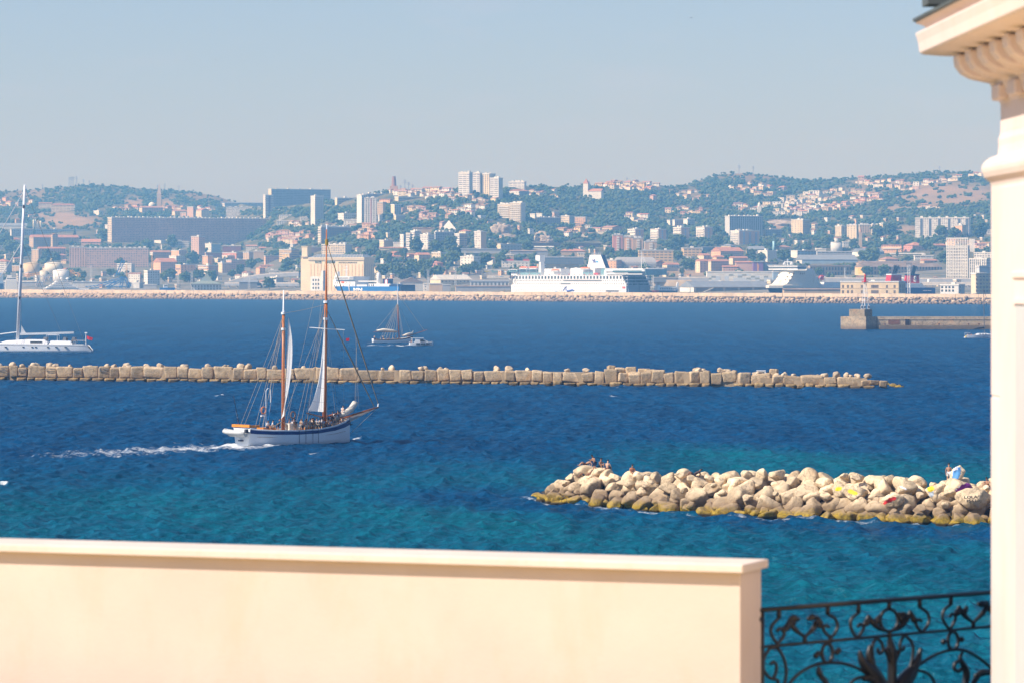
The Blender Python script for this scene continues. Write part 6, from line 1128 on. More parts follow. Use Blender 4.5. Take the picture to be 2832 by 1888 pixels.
# upper decks
f.bx('deckhouse', SHIPW, 2.5, Bm - 3, f.y(1535), f.y(1280), zt + .01, f.z(1160)); mb = MB(); mb.loft([[(1, f.y(1720), f.z(1170)), (Bm - 2, f.y(1720), f.z(1170)), (Bm - 2, f.y(1300), f.z(1170)), (1, f.y(1300), f.z(1170))], [(1, f.y(1700), f.z(1138)), (Bm - 2, f.y(1700), f.z(1138)), (Bm - 2, f.y(1300), f.z(1138)), (1, f.y(1300), f.z(1138))]]); f.part('lounge', SHIPW, mb)
mb = MB(); mb.box(.85, f.y(1690), f.z(1180), .995, f.y(1385), f.z(1160)); f.part('lounge_window', M('lounge_glass', (.08, .16, .19), .3), mb); mb = MB(); mb.box(.5, f.y(1700), f.z(1205), 2.45, f.y(1320), f.z(1196)); f.part('promenade_roof', SHIPW, mb); f.bx('glass_screen', TEALG, 1.0, Bm - 2, f.y(1745) + 2, f.y(1745) + 2.4, f.z(1210), f.z(1145)); mb = MB(); mb.box(2.3, f.y(1540), zt + .2, 2.49, f.y(1310), f.z(1200)); f.part('promenade_window', GLZ, mb)
f.bx('upper_deckhouse', SHIPW, 4, Bm - 4, f.y(1170), f.y(905), zt + .01, f.z(1132)); f.bx('upper_deckhouse', SHIPW, 4, Bm - 4, f.y(800), f.y(620), zt + .01, f.z(1138)); f.bx('glass_windbreak', TEALG, 1.2, 1.5, f.y(600), f.y(350), zt + .01, f.z(1180)); f.bx('glass_windbreak', TEALG, 1.2, 1.5, f.y(1170), f.y(1060), zt + .01, f.z(1180)); f.bx('pool_screen', TEALG, 3.6, 3.9, f.y(1280), f.y(1235), zt, f.z(1138)); f.bx('stair_block', SHIPW, 1.0, Bm - 1, f.y(335), f.y(272), zt + .01, f.z(1168)); f.bx('bridge', TEALG, -1, Bm + 1, f.y(358), f.y(262), f.z(1172), f.z(1148)); f.bx('bridge_roof', SHIPW, -1.3, Bm + 1.3, f.y(362), f.y(258), f.z(1148) + .01, f.z(1143))
for k in range(5): f.bx('bridge_window', GLZ, -1.1, -1.004, f.y(286 + 14 * k), f.y(276 + 14 * k), f.z(1165), f.z(1154))
mb = MB(); a, b_ = f.y(535), f.y(478); mb.loft([[(10, a, zt), (15, a, zt), (15, b_ - 3, zt), (10, b_ - 3, zt)], [(10, a + 1, f.z(1060)), (15, a + 1, f.z(1060)), (15, b_ - 4, f.z(1060)), (10, b_ - 4, f.z(1060))], [(9, a + 1, f.z(1050)), (16, a + 1, f.z(1050)), (16, b_, f.z(1040)), (9, b_, f.z(1040))], [(9, a + 1, f.z(985)), (16, a + 1, f.z(985)), (16, b_, f.z(985)), (9, b_, f.z(985))]]); f.part('radar_mast', SHIPW, mb)
def lifeboat(S_, xa, xb, v, under, m1=ORANGE):
    a, b_ = S_.y(xb), S_.y(xa); zc = S_.z(v); mb = MB(); rr_ = [.2, .8, 1, 1, .8, .2]; ys = np.linspace(a, b_, 6); g = lambda h0, h1, k: [(1.4 + 1.3 * rr_[k] * c, ys[k], zc + (h1 if s_ > 0 else h0) * abs(s_) * (.5 + .5 * rr_[k])) for c, s_ in ((math.cos(q), math.sin(q)) for q in np.linspace(0, 6.283, 9)[:-1])]
    mb.loft([g(-1.3, .3, k) for k in range(6)]); lb = mb.build('lifeboat', SHIPW, S_.t, True); mb = MB(); mb.loft([[(x, y, z + .35) for x, y, z in g(-.2, 1.3, k)] for k in range(6)]); mb.build('canopy', m1, lb, True)
    mb = MB(); mb.tube([(1.6, a + 1, zt), (.2, a + 1.5, zc - 1.5), (1.0, a + 1.5, zc + 1.6)], .22, 5); mb.tube([(1.6, b_ - 1, zt), (.2, b_ - 1.5, zc - 1.5), (1.0, b_ - 1.5, zc + 1.6)], .22, 5); mb.build('davit', WSTEEL, S_.t)
for xa, xb, v in ((362, 460, 1132), (470, 568, 1132), (712, 805, 1162), (1035, 1140, 1140)): lifeboat(f, xa, xb, v, 0)
f.bx('rescue_boat', REDF, 1, 4, f.y(1225), f.y(1180), zt + .2, zt + 2.4)
for k in range(16): x_ = 370 + k * 55; (f.bx('life_ring', REDF, .2, .5, f.y(x_) - .7, f.y(x_) + .7, zt + .3, zt + 1.4) if k % 2 == 0 or k > 9 else None)
mb = MB(); [mb.tube([(.1, y_, zt), (.1, y_, zt + 1.2)], .08, 3) for y_ in np.arange(f.y(1530), Ls * .92, 3.0)]; mb.tube([(.1, f.y(1530), zt + 1.2), (.1, Ls * .92, zt + 1.2)], .1, 4); mb.tube([(.1, f.y(1530), zt + .7), (.1, Ls * .92, zt + .7)], .07, 4); f.part('deck_rail', SHIPW, mb)
a0, a1, b0, b1 = f.y(1262), f.y(1065), f.y(1208), f.y(1088); zb, zq = f.z(1132), f.z(984); xa, xb = 7.0, 7.0 + 45 / 4.02 / f.s / math.cos(f.be)
mb = MB(); mb.loft([[(xa, a0, zb), (xb, a0, zb), (xb, a1, zb), (xa, a1, zb)], [(xa, b0, zq), (xb, b0, zq), (xb, b1, zq), (xa, b1, zq)]]); fu = f.part('funnel', SHIPW, mb); mb = MB(); mb.loft([[(xa + .05, a0 - .15, zb), (xb, a0 - .15, zb), (xb, a0, zb), (xa + .05, a0, zb)], [(xa + .05, b0 - .15, zq), (xb, b0 - .15, zq), (xb, b0, zq), (xa + .05, b0, zq)]]); mb.build('navy_panel', NAVY, fu); mb = MB(); [mb.tube([(xa + 1.5, y_, zq), (xa + 1.5, y_, zq + 2.2)], .5, 6) for y_ in np.linspace(b0 + 2, b1 - 2, 6)]; mb.build('exhaust_pipe', GREYST, fu)
EMB, SKYB = M('emblem_navy', (.02, .05, .28), .5), M('emblem_cyan', (.06, .36, .66), .5)
for pts, m_ in (([(1112, 1030), (1135, 1048), (1150, 1050), (1156, 1068), (1126, 1060)], EMB), ([(1132, 1034), (1152, 1036), (1150, 1046), (1136, 1046)], EMB), ([(1122, 1070), (1152, 1070), (1152, 1075), (1122, 1075)], EMB), ([(1154, 1050), (1178, 1050), (1186, 1064), (1160, 1066)], SKYB), ([(1156, 1070), (1188, 1070), (1188, 1074), (1156, 1074)], SKYB)):
    mb = MB(); mb.loft([[(xa - d_, f.y(u), f.z(v)) for u, v in pts] for d_ in (.14, .003)]); mb.build('emblem', m_, fu)
mb = MB(); mb.tube([(12, f.y(1605), zt), (12, f.y(1600), f.z(945))], .28, 5); mb.tube([(12, f.y(1660), f.z(1115)), (12, f.y(1602), f.z(955))], .14, 4); mb.tube([(12, f.y(1640), f.z(1115)), (12, f.y(1607), f.z(1000))], .12, 4); f.part('stern_mast', SHIPW, mb)
BOXES.append((1390, 1812, 740, 812)); BUILT.append((1560, 770, 'big white cruise ferry'))
# ---- blue cargo ship
g = Ship(2, 818, 47, 120, 'cargo_ship', 'blue-hulled cargo ship with white bridge behind the harbour wall'); Bm = g.x(985); L = g.y(22); zd = g.z(1338)
mb = MB(); mb.loft([[(0, 0, z), (Bm, 0, z), (Bm, L * .88, z), (Bm / 2 + 1, L + b_, z), (Bm / 2 - 1, L + b_, z), (0, L * .88, z)] for z, b_ in ((-3, -8), (zd - 6, -3), (zd, 3))]); g.part('hull', BLUE, mb); g.bx('stern_ramp', NAVY, 1, Bm - 1, -2.0, -.01, g.z(1400), g.z(1318)); g.bx('stern_bulwark', NAVY, 0, Bm, -.6, 14, zd + .01, g.z(1318))
mb = MB(); mb.loft([[(-.02, L * .80, zd + .01), (Bm, L * .80, zd + .01), (Bm, L * .88, zd + .01), (Bm / 2, L + 3, zd + .01), (-.02, L * .88, zd + .01)], [(-.02, L * .80, zd + 1), (Bm, L * .80, zd + 1.4), (Bm, L * .88, zd + 2), (Bm / 2, L + 5, zd + 2.6), (-.02, L * .88, zd + 2)]]); g.part('forecastle', SHIPW, mb)
g.bx('superstructure', SHIPW, 1.5, Bm - 1.5, g.y(308), g.y(55), zd + .01, g.z(1262)); g.bx('bridge', SHIPW, -.5, Bm + .5, g.y(305), g.y(85), g.z(1262) + .01, g.z(1226)); g.bx('bridge_window', GLZ, -.62, -.504, g.y(250), g.y(95), g.z(1250), g.z(1240)); g.bx('side_screen', GREYST, -.62, -.504, g.y(304), g.y(258), g.z(1258), g.z(1230))
for x_, v in [(80, 1300), (105, 1300), (205, 1300), (250, 1300), (70, 1328), (100, 1328), (245, 1325), (285, 1325)]: g.bx('window', GLZ, 1.38, 1.496, g.y(x_) - .5, g.y(x_) + .5, g.z(v) - .6, g.z(v) + .6)
mb = MB(); mb.lathe([(.1, 0)], 3) if False else mb.loft([[(2.2 + 1.2 * math.cos(q) * k_, y_, g.z(1292) + 1.5 * math.sin(q) * k_) for q in np.linspace(0, 6.283, 9)[:-1]] for y_, k_ in zip(np.linspace(g.y(192), g.y(140), 5), (.3, 1, 1, 1, .3))]); g.part('lifeboat', ORANGE, mb, True)
mb = MB(); mb.tube([(6, g.y(172), g.z(1226)), (6, g.y(174), g.z(1100))], [.9, .4], 6); mb.tube([(6, g.y(140), g.z(1155)), (6, g.y(192), g.z(1150))], .3, 4); mb.tube([(6, g.y(155), g.z(1120)), (6, g.y(190), g.z(1118))], .25, 4); g.part('radar_mast', SHIPW, mb); mb = MB(); mb.loft([[(4, g.y(90), g.z(1226)), (7, g.y(90), g.z(1226)), (7, g.y(45), g.z(1290)), (4, g.y(45), g.z(1290))], [(4, g.y(85), g.z(1170)), (7, g.y(85), g.z(1170)), (7, g.y(65), g.z(1175)), (4, g.y(65), g.z(1175))]]); g.part('foremast_house', SHIPW, mb)
mb = MB(); mb.lathe([(2.0, zd), (2.0, g.z(1190)), (1.5, g.z(1184))], 14, (6, g.y(540))); g.part('crane_column', SHIPW, mb, True); mb = MB(); mb.box(4.5, g.y(530), g.z(1285), 7, g.y(320), g.z(1275)); g.part('crane_jib', SHIPW, mb); g.bx('deckhouse', SHIPW, 2, Bm - 2, g.y(705), g.y(455), zd + .01, g.z(1308)); g.bx('deckhouse', SHIPW, 3, Bm - 3, g.y(430), g.y(310), zd + .01, g.z(1318))
for x_ in (465, 495, 515): g.bx('door', GLZ, 1.88, 1.996, g.y(x_) - .7, g.y(x_) + .7, g.z(1335), g.z(1315))
fu = g.bx('funnel', NAVY, 3, 9, g.y(680), g.y(612), g.z(1308) + .01, g.z(1253)); mb = MB(); mb.box(2.86, g.y(668), g.z(1306), 2.996, g.y(634), g.z(1262)); mb.build('red_panel', REDF, fu); mb = MB(); yc = g.y(652); zc = g.z(1284); mb.loft([[(2.8 - d_, yc + 1.5 * math.cos(q), zc + 2.4 * math.sin(q)) for q in np.linspace(0, 6.283, 13)[:-1]] for d_ in (.05, -.05)]); mb.build('emblem', SHIPW, fu); mb = MB(); mb.tube([(5, g.y(650), g.z(1253)), (5, g.y(650), g.z(1238))], .5, 6); mb.tube([(7, g.y(660), g.z(1253)), (7, g.y(660), g.z(1240))], .4, 6); mb.build('exhaust_pipe', SHIPW, fu)
text_part('MN', g.z(1356) - g.z(1396), g.y(300) - g.y(404), SHIPW, g.t, Vector((-.02, g.y(300), g.z(1396))), (0, -1, 0)); mb = MB(); mb.tube([(-.4, g.y(250), zd), (-1.5, g.y(268), g.z(1400))], .7, 4); g.part('gangway', WSTEEL, mb); BOXES.append((905, 1150, 765, 806))
# ---- rust-streaked white ferry
h = Ship(4, 1650, 42, 130, 'rusty_ferry', 'rust-streaked white ferry with tall rounded bow and wide bridge'); RUSTY, t_, b_ = new_mat('rust_streaked_white'); n1 = noise_n(t_, .35, 6, 'Object', .7, (1, 1, .16)); t_.links.new(mix_n(t_, ramp_n(t_, n1, .56, .72, 0, .75), (.78, .73, .62), (.45, .24, .08)), b_.inputs['Base Color']); b_.inputs['Roughness'].default_value = .6
Bh = 25.0; zl, zb = h.z(1355), h.z(1158); ring = lambda z, bow, side: [(bow, Bh / 2 - 2, z), (bow, Bh / 2 + 2, z), (bow * .62 - 0, Bh * .86, z), (6 + side, Bh, z), (25 - side * 1.2, Bh, z), (25 - side * 1.2, 0, z), (6 + side, 0, z), (bow * .62, Bh * .14, z)]
mb = MB(); mb.loft([ring(zl, -28, 0), ring(zl + 2.2, -28, 0), ring(h.z(1310), -20, 1), ring(h.z(1250), -11, 2), ring(h.z(1200), -7, 3), ring(zb, -5, 4)]); h.part('bow_house', [RUSTY], mb, False); mb = MB(); mb.loft([[(-16, Bh / 2 - 1, -3), (-16, Bh / 2 + 1, -3), (6, Bh, -3), (120, Bh, -3), (120, 0, -3), (6, 0, -3)], [(-27, Bh / 2 - 1, zl - .02), (-27, Bh / 2 + 1, zl - .02), (6, Bh, zl - .02), (120, Bh, zl - .02), (120, 0, zl - .02), (6, 0, zl - .02)]]); h.part('hull', NAVY, mb)
mb = MB(); xr = h.x(1800); mb.loft([[(10, .4, zl), (150, .4, zl), (150, Bh - .4, zl), (10, Bh - .4, zl)], [(10, .4, h.z(1345)), (150, .4, h.z(1345)), (150, Bh - .4, h.z(1345)), (10, Bh - .4, h.z(1345))]]); h.part('freeboard', SHIPW, mb); mb = MB(); xs0, xs1 = h.x(1880), h.x(1815); mb.loft([[(10, .6, h.z(1345)), (xs0 + 8, .6, h.z(1345)), (xs0 + 8, Bh - .6, h.z(1345)), (10, Bh - .6, h.z(1345))], [(10, .6, h.z(1270)), (xs0, .6, h.z(1270)), (xs0, Bh - .6, h.z(1270)), (10, Bh - .6, h.z(1270))], [(10, .6, h.z(1138)), (xs1, .6, h.z(1138)), (xs1, Bh - .6, h.z(1138)), (10, Bh - .6, h.z(1138))]]); h.part('side_house', M('ferry_side', (.74, .73, .68), .6, .12, .1), mb)
h.bx('bridge', SHIPW, -8, 3, -5.5, Bh + 5.5, h.z(1152), h.z(1106)); h.bx('bridge_window', GLZ, -8.15, 3.1, -5.62, Bh + 5.62, h.z(1138), h.z(1122)); h.bx('bridge_roof', SHIPW, -8.8, 3.8, -6, Bh + 6, h.z(1106) + .01, h.z(1102))
for k in range(3):
    for q in range(5): yq = Bh * (.12 + .17 * q); v = 1195 + 36 * k; xx_ = -7 - (v - 1200) * .075 if v > 1200 else -7; fr_ = abs(yq - Bh / 2) / (Bh / 2); h.bx('window', M('rust_window', (.22, .15, .07), .6), xx_ - .1 + fr_ * 2.4 + .3, xx_ + .8 + fr_ * 3.4, yq - .45, yq + .45, h.z(v) - .55, h.z(v) + .55)
for k in range(7): x_ = h.x(1670 + 22 * k); h.bx('side_window', M('rust_window', (.22, .15, .07), .6), x_ - .35, x_ + .35, .48, .596, h.z(1205), h.z(1185))
for v in (1235, 1272): h.bx('vent_louvre', GLZ, h.x(1640) + 10, h.x(1700) + 5, .45, .596, h.z(v + 11), h.z(v - 11))
mb = MB(); mb.tube([(-2, Bh / 2, h.z(1102)), (-2, Bh / 2, h.z(1030))], .5, 5); mb.tube([(-2, Bh / 2 - 4, h.z(1065)), (-2, Bh / 2 + 4, h.z(1065))], .4, 4); mb.lathe([(1.4, h.z(1095)), (1.7, h.z(1080)), (.3, h.z(1062))], 12, (-2, Bh / 2 - 5)); mb.lathe([(1.2, h.z(1095)), (1.4, h.z(1080)), (.2, h.z(1066))], 12, (-2, Bh / 2 + 4)); h.part('radar_mast', WSTEEL, mb)
mb = MB(); lx_ = [h.x(v) for v in (1925, 1940, 1960, 1978, 1992)]; mb.loft([[(x_, 4 + 1.6 * k_ * math.cos(q), h.z(1240) + 2.2 * k_ * math.sin(q)) for q in np.linspace(0, 6.283, 9)[:-1]] for x_, k_ in zip(lx_, (.4, 1, 1, 1, .4))]); h.part('lifeboat', REDF, mb, True); mb = MB(); mb.tube([(lx_[0], 3, h.z(1285)), (lx_[0] - 2, 1, h.z(1240)), (lx_[1], 3, h.z(1222))], .35, 4); mb.tube([(lx_[3], 3, h.z(1285)), (lx_[3] - 2, 1, h.z(1240)), (lx_[4], 3, h.z(1222))], .35, 4); h.part('davit', SHIPW, mb); h.bx('aft_deck', SHIPW, xs0 + 8, h.x(2270), .6, Bh - .6, h.z(1345), h.z(1290)); BOXES.append((2128, 2330, 730, 815)); BUILT.append((2200, 770, 'rust-streaked white ferry'))
# ---- red funnel ferry
k_ = Ship(5, 1075, 20, 140, 'red_funnel_ferry', 'ferry with two red funnels and blue hull behind the harbour wall'); Lk = k_.x(1365); k_.bx('hull', M('stern_blue', (.02, .075, .24), .5), 0, Lk, 0, 30, -3, k_.z(1352)); mb = MB(); zA, zB = k_.z(1352) + .01, k_.z(1305); mb.loft([[(0, 0, zA), (Lk * .62, 0, zA), (Lk * .62, 28, zA), (0, 28, zA)], [(0, 0, zB), (Lk * .45, 0, zB), (Lk * .45, 28, zB), (0, 28, zB)]]); k_.part('upper_deck', SHIPW, mb); pass
def funnel(x0, x1, xt0, xt1, ya, yb, let):
    a0, a1, c0, c1 = k_.x(x0), k_.x(x1), k_.x(xt0), k_.x(xt1); zA, zB = k_.z(yb), k_.z(ya); mb = MB(); mb.loft([[(a0, 2, zA), (a1, 2, zA), (a1, 12, zA), (a0, 12, zA)], [(c0, 2, zB), (c1, 2, zB), (c1, 12, zB), (c0, 12, zB)]]); fu = k_.part('funnel', REDF, mb)
    mb = MB(); mb.box(c0 - .3, 1.7, zB + .01, c1 + .3, 12.3, zB + (k_.z(1190) - k_.z(1215)) * .55); mb.build('funnel_cap', NAVY if let else SHIPW, fu); mb = MB(); mb.box(a0 - .1, 1.8, zA - .9, a1 + .1, 12.1, zA - .01); mb.build('white_band', SHIPW, fu); zt_ = zB + 1.5
    for j in range(6): mb = MB(); u = c0 + 2 + (c1 - c0 - 5) * j / 5; mb.tube([(u, 5 + (j % 2) * 3, zt_ - 1), (u + 2.6, 5 + (j % 2) * 3, zt_ + 7.2 - .4 * (j % 3))], .75, 7); mb.build('exhaust_pipe', M('soot_pipe', (.045, .05, .065), .6), fu)
    if let: text_part('S', (k_.z(1222) - k_.z(1290)), (k_.x(1158) - k_.x(1125)), SHIPW, fu, Vector((k_.x(1125), 1.9, k_.z(1290))), (1, 0, 0), depth=.15)
funnel(1068, 1195, 1085, 1188, 1215, 1302, True); funnel(856, 988, 870, 985, 1212, 1280, False); text_part('PASCAL PAOLI', (k_.z(1381) - k_.z(1389)), k_.x(1320) - k_.x(1222), SHIPW, k_.t, Vector((k_.x(1222), -.02, k_.z(1389))), (1, 0, 0)); BOXES.append((2460, 2592, 735, 815))
# ---- small white work boat and megayacht
w = Ship(4, 20, 12, 170, 'service_ship', 'small white service ship with a red-trimmed hull right of the cruise ferry'); w.bx('hull', NAVY, w.x(-20), w.x(300), 0, 14, -2, w.z(1385)); w.bx('deckhouse', SHIPW, w.x(75), w.x(285), 1, 12, w.z(1385) + .01, w.z(1342)); w.bx('red_stripe', REDF, w.x(10), w.x(92), -.1, -.003, w.z(1396), w.z(1384)); w.bx('wheelhouse', SHIPW, w.x(80), w.x(110), 1.5, 11, w.z(1342) + .01, w.z(1322))
for q in range(9): w.bx('window', GLZ, w.x(108 + 20 * q), w.x(116 + 20 * q), .88, .996, w.z(1372), w.z(1356))
mb = MB(); mb.loft([[(w.x(283), 3, w.z(1385)), (w.x(308), 3, w.z(1385)), (w.x(308), 6, w.z(1385)), (w.x(283), 6, w.z(1385))], [(w.x(308), 3, w.z(1292)), (w.x(326), 3, w.z(1296)), (w.x(326), 6, w.z(1296)), (w.x(308), 6, w.z(1292))]]); w.part('ramp', SHIPW, mb)
y_ = Ship(0, 700, 8, 110, 'superyacht', 'white superyacht with stacked decks behind the harbour wall'); X0, X1 = y_.x(465), y_.x(985); mb = MB(); mb.loft([[(X0 + 12, 5, -1), (X1, 0, -1), (X1, 12, -1), (X0 + 12, 7, -1)], [(X0, 6, y_.z(1352)), (X1, 0, y_.z(1358)), (X1, 12, y_.z(1358)), (X0, 6.2, y_.z(1352))]]); y_.part('hull', SHIPW, mb)
for a, b_, v0, v1 in ((505, 870, 1358, 1338), (540, 830, 1334, 1318), (575, 800, 1314, 1296), (600, 760, 1292, 1276)):
    mb = MB(); mb.loft([[(y_.x(a), 6, y_.z(v0)), (y_.x(a + 14), 1, y_.z(v0)), (y_.x(b_), 1, y_.z(v0)), (y_.x(b_), 11, y_.z(v0)), (y_.x(a + 14), 11, y_.z(v0))], [(y_.x(a + 20), 6, y_.z(v1)), (y_.x(a + 30), 1.2, y_.z(v1)), (y_.x(b_ - 8), 1.2, y_.z(v1)), (y_.x(b_ - 8), 10.8, y_.z(v1)), (y_.x(a + 30), 10.8, y_.z(v1))]]); dk = y_.part('deckhouse', SHIPW, mb); mb = MB(); mb.box(y_.x(a + 45), .9, y_.z(v0) * .55 + y_.z(v1) * .45, y_.x(b_ - 30), .99, y_.z(v0) * .38 + y_.z(v1) * .62); mb.build('window_band', GLZ, dk)
for u in (685, 752): mb = MB(); mb.lathe([(.6, y_.z(1276)), (.6, y_.z(1262)), (2.0, y_.z(1256)), (2.1, y_.z(1248)), (1.2, y_.z(1240)), (.1, y_.z(1237))], 14, (y_.x(u), 6)); y_.part('radar_dome', SHIPW, mb, True)
mb = MB(); mb.tube([(y_.x(620), 6, y_.z(1285)), (y_.x(620), 6, y_.z(1195))], .25, 5); mb.tube([(y_.x(655), 6, y_.z(1280)), (y_.x(655), 6, y_.z(1165))], .2, 5); mb.tube([(y_.x(605), 6, y_.z(1235)), (y_.x(636), 6, y_.z(1235))], .2, 4); y_.part('antenna_mast', WSTEEL, mb); mb = MB(); mb.box(y_.x(700), 1, y_.z(1290), y_.x(800), 10, y_.z(1284)); y_.part('sun_awning', NAVY, mb); BOXES.append((110, 250, 765, 802))
for (T, x0, x1, v0, v1, l) in [(0, 60, 190, 1205, 1265, 'white motor vessel with layered decks behind the left quay shed')]:
    b5 = Ship(T, x0, 10, 420, 'motor_vessel', l); b5.bx('hull', SHIPW, 0, b5.x(x1), 0, 10, -1, b5.z(v1)); b5.bx('deckhouse', SHIPW, b5.x(75), b5.x(180), 1, 9, b5.z(v1) + .01, b5.z(1238)); b5.bx('wheelhouse', SHIPW, b5.x(85), b5.x(130), 2, 8, b5.z(1238) + .01, b5.z(1210)); b5.bx('window_band', GLZ, b5.x(80), b5.x(175), .88, .996, b5.z(1255), b5.z(1246))
d_ = Ship(0, -20, 10, 130, 'dark_hull_ship', 'dark blue and white ship stern cut by the left edge'); d_.bx('hull', NAVY, -20, d_.x(40), 0, 10, -1, d_.z(1305)); d_.bx('deckhouse', M('ship_pale_blue', (.45, .55, .62), .6), -20, d_.x(36), .5, 9, d_.z(1305) + .01, d_.z(1185))
b6 = Ship(0, 1780, 10, 120, 'tug', 'small blue harbour tug at the quay right of the white port office'); b6.bx('hull', BLUE, 0, b6.x(1945), 0, 7, -1, b6.z(1352)); b6.bx('wheelhouse', SHIPW, b6.x(1820), b6.x(1865), 1, 6, b6.z(1352) + .01, b6.z(1318)); b6.bx('window_band', GLZ, b6.x(1823), b6.x(1862), .9, .996, b6.z(1335), b6.z(1326)); mb = MB(); mb.tube([(b6.x(1842), 3, b6.z(1318)), (b6.x(1842), 3, b6.z(1255))], .25, 5); b6.part('mast', GREYST, mb)
# ================================================================== PEOPLE
SKIN = [M('skin_tan', (.42, .22, .13), .6, .08, 3), M('skin_light', (.55, .33, .22), .6, .08, 3), M('skin_brown', (.25, .12, .07), .6, .08, 3)]
CLOTH = M('cloth', (1, 1, 1), .85, .1, 4.0, objcol=True); HAIR = M('hair', (.025, .018, .012), .8, .2, 8)
def skin_mesh(J, E, name, m, sub=1):
    names = list(J); me = bpy.data.meshes.new(name); me.from_pydata([J[n][0] for n in names], [(names.index(a), names.index(b_)) for a, b_ in E], []); o = bpy.data.objects.new(name, me); C.objects.link(o)
    sm = o.modifiers.new('skin', 'SKIN'); sm.use_smooth_shade = True; sm.branch_smoothing = .2
    for i, n in enumerate(names): r_ = J[n][1]; me.skin_vertices[0].data[i].radius = (r_, r_); me.skin_vertices[0].data[i].use_root = (i == 0)
    if sub: o.modifiers.new('sub', 'SUBSURF').levels = sub
    dg = bpy.context.evaluated_depsgraph_get(); dg.update(); r = bpy.data.meshes.new_from_object(o.evaluated_get(dg)); bpy.data.objects.remove(o); bpy.data.meshes.remove(me); r.name = name; r.materials.clear(); r.materials.append(m); return r
def pose(kind, fingers=False):
    """joint places in metres, figure facing -y"""
    sd = (('L', -1), ('R', 1)); J = {}
    if kind == 'stand': pel, ch, nk, hd = (0, 0, .95), (0, .01, 1.25), (0, .0, 1.46), (0, -.03, 1.60)
    elif kind == 'bend': pel, ch, nk, hd = (0, .06, .93), (0, -.02, 1.22), (0, -.10, 1.41), (0, -.19, 1.52)
    elif kind in ('sit', 'hug'): pel, ch, nk, hd = (0, .0, .12), (0, -.02 if kind == 'sit' else -.08, .42), (0, -.05 if kind == 'sit' else -.15, .64), (0, -.10 if kind == 'sit' else -.20, .77)
    else: pel, ch, nk, hd = (0, 0, .12), (0, .26, .26), (0, .46, .40), (0, .56, .50)
    top = tuple(Vector(hd) + (Vector(hd) - Vector(nk)).normalized() * .12); J['pel'] = (pel, .135); J['ch'] = (ch, .145); J['nk'] = (nk, .055); J['hd'] = (hd, .088); J['top'] = (top, .07); E = [('pel', 'ch'), ('ch', 'nk'), ('nk', 'hd'), ('hd', 'top')]
    up = (Vector(nk) - Vector(ch)).normalized(); sh = Vector(nk) - up * .07
    for n, s in sd:
        S_ = sh + Vector((s * .18, 0, 0)); hip = Vector(pel) + Vector((s * .09, 0, -.03))
        if kind == 'stand': el, wr, kn, an, to = S_ + Vector((s * .07, .03, -.29)), S_ + Vector((s * .06, -.05, -.53)), hip + Vector((s * .02, -.01, -.42)), hip + Vector((s * .03, .04, -.83)), hip + Vector((s * .05, -.13, -.88))
        elif kind == 'bend': el, wr, kn, an, to = S_ + Vector((s * .08, -.03, -.27)), Vector((s * .06, -.38, 1.20)), hip + Vector((s * .03, -.03, -.40)), hip + Vector((s * .10, .05 + s * .12, -.80)), hip + Vector((s * .12, -.10 + s * .12, -.86))
        elif kind == 'sit': el, wr, kn, an, to = S_ + Vector((s * .09, -.08, -.26)), S_ + Vector((s * .02, -.30, -.34)), hip + Vector((s * .06, -.40, .16)), hip + Vector((s * .05, -.50, -.25)), hip + Vector((s * .06, -.66, -.28))
        elif kind == 'hug': el, wr, kn, an, to = S_ + Vector((s * .10, -.18, -.18)), Vector((s * .08, -.46, .36)), hip + Vector((s * .05, -.36, .30)), hip + Vector((s * .05, -.46, -.06)), hip + Vector((s * .05, -.62, -.08))
        else: el, wr, kn, an, to = S_ + Vector((s * .12, .16, -.20)), S_ + Vector((s * .14, .06, -.38)), hip + Vector((s * .05, -.36, .28 if s > 0 else .18)), hip + Vector((s * .06, -.62, -.06)), hip + Vector((s * .08, -.74, -.02))
        for k_, p_, r_ in (('sh', S_, .062), ('el', el, .046), ('wr', wr, .032), ('hip', hip, .095), ('kn', kn, .062), ('an', an, .040), ('to', to, .033)): J[k_ + n] = (tuple(p_), r_)
        d = (Vector(wr) - Vector(el)).normalized(); hand = Vector(wr) + d * .07; J['ha' + n] = (tuple(hand), .036); E += [('ch', 'sh' + n), ('sh' + n, 'el' + n), ('el' + n, 'wr' + n), ('wr' + n, 'ha' + n), ('pel', 'hip' + n), ('hip' + n, 'kn' + n), ('kn' + n, 'an' + n), ('an' + n, 'to' + n)]
        if fingers:
            sx = d.cross(Vector((0, 1, 0))).normalized() if abs(d.y) < .9 else Vector((1, 0, 0))
            for q, (o_, l_) in enumerate(((-.030, .062), (-.011, .078), (.009, .082), (.028, .072))):
                a = hand + sx * o_ + d * .035; m_ = a + d * l_ * .55; e = m_ + d * l_ * .4 + Vector((0, -.02, -.004)); J[f'fa{q}{n}'] = (tuple(m_), .010); J[f'fb{q}{n}'] = (tuple(e), .008); E += [('ha' + n, f'fa{q}{n}'), (f'fa{q}{n}', f'fb{q}{n}')]
            J['th' + n] = (tuple(hand - sx * .045 * 1.0 + Vector((0, -.03, 0)) + d * .02), .011); E.append(('wr' + n, 'th' + n))
    return J, E
PR = {}
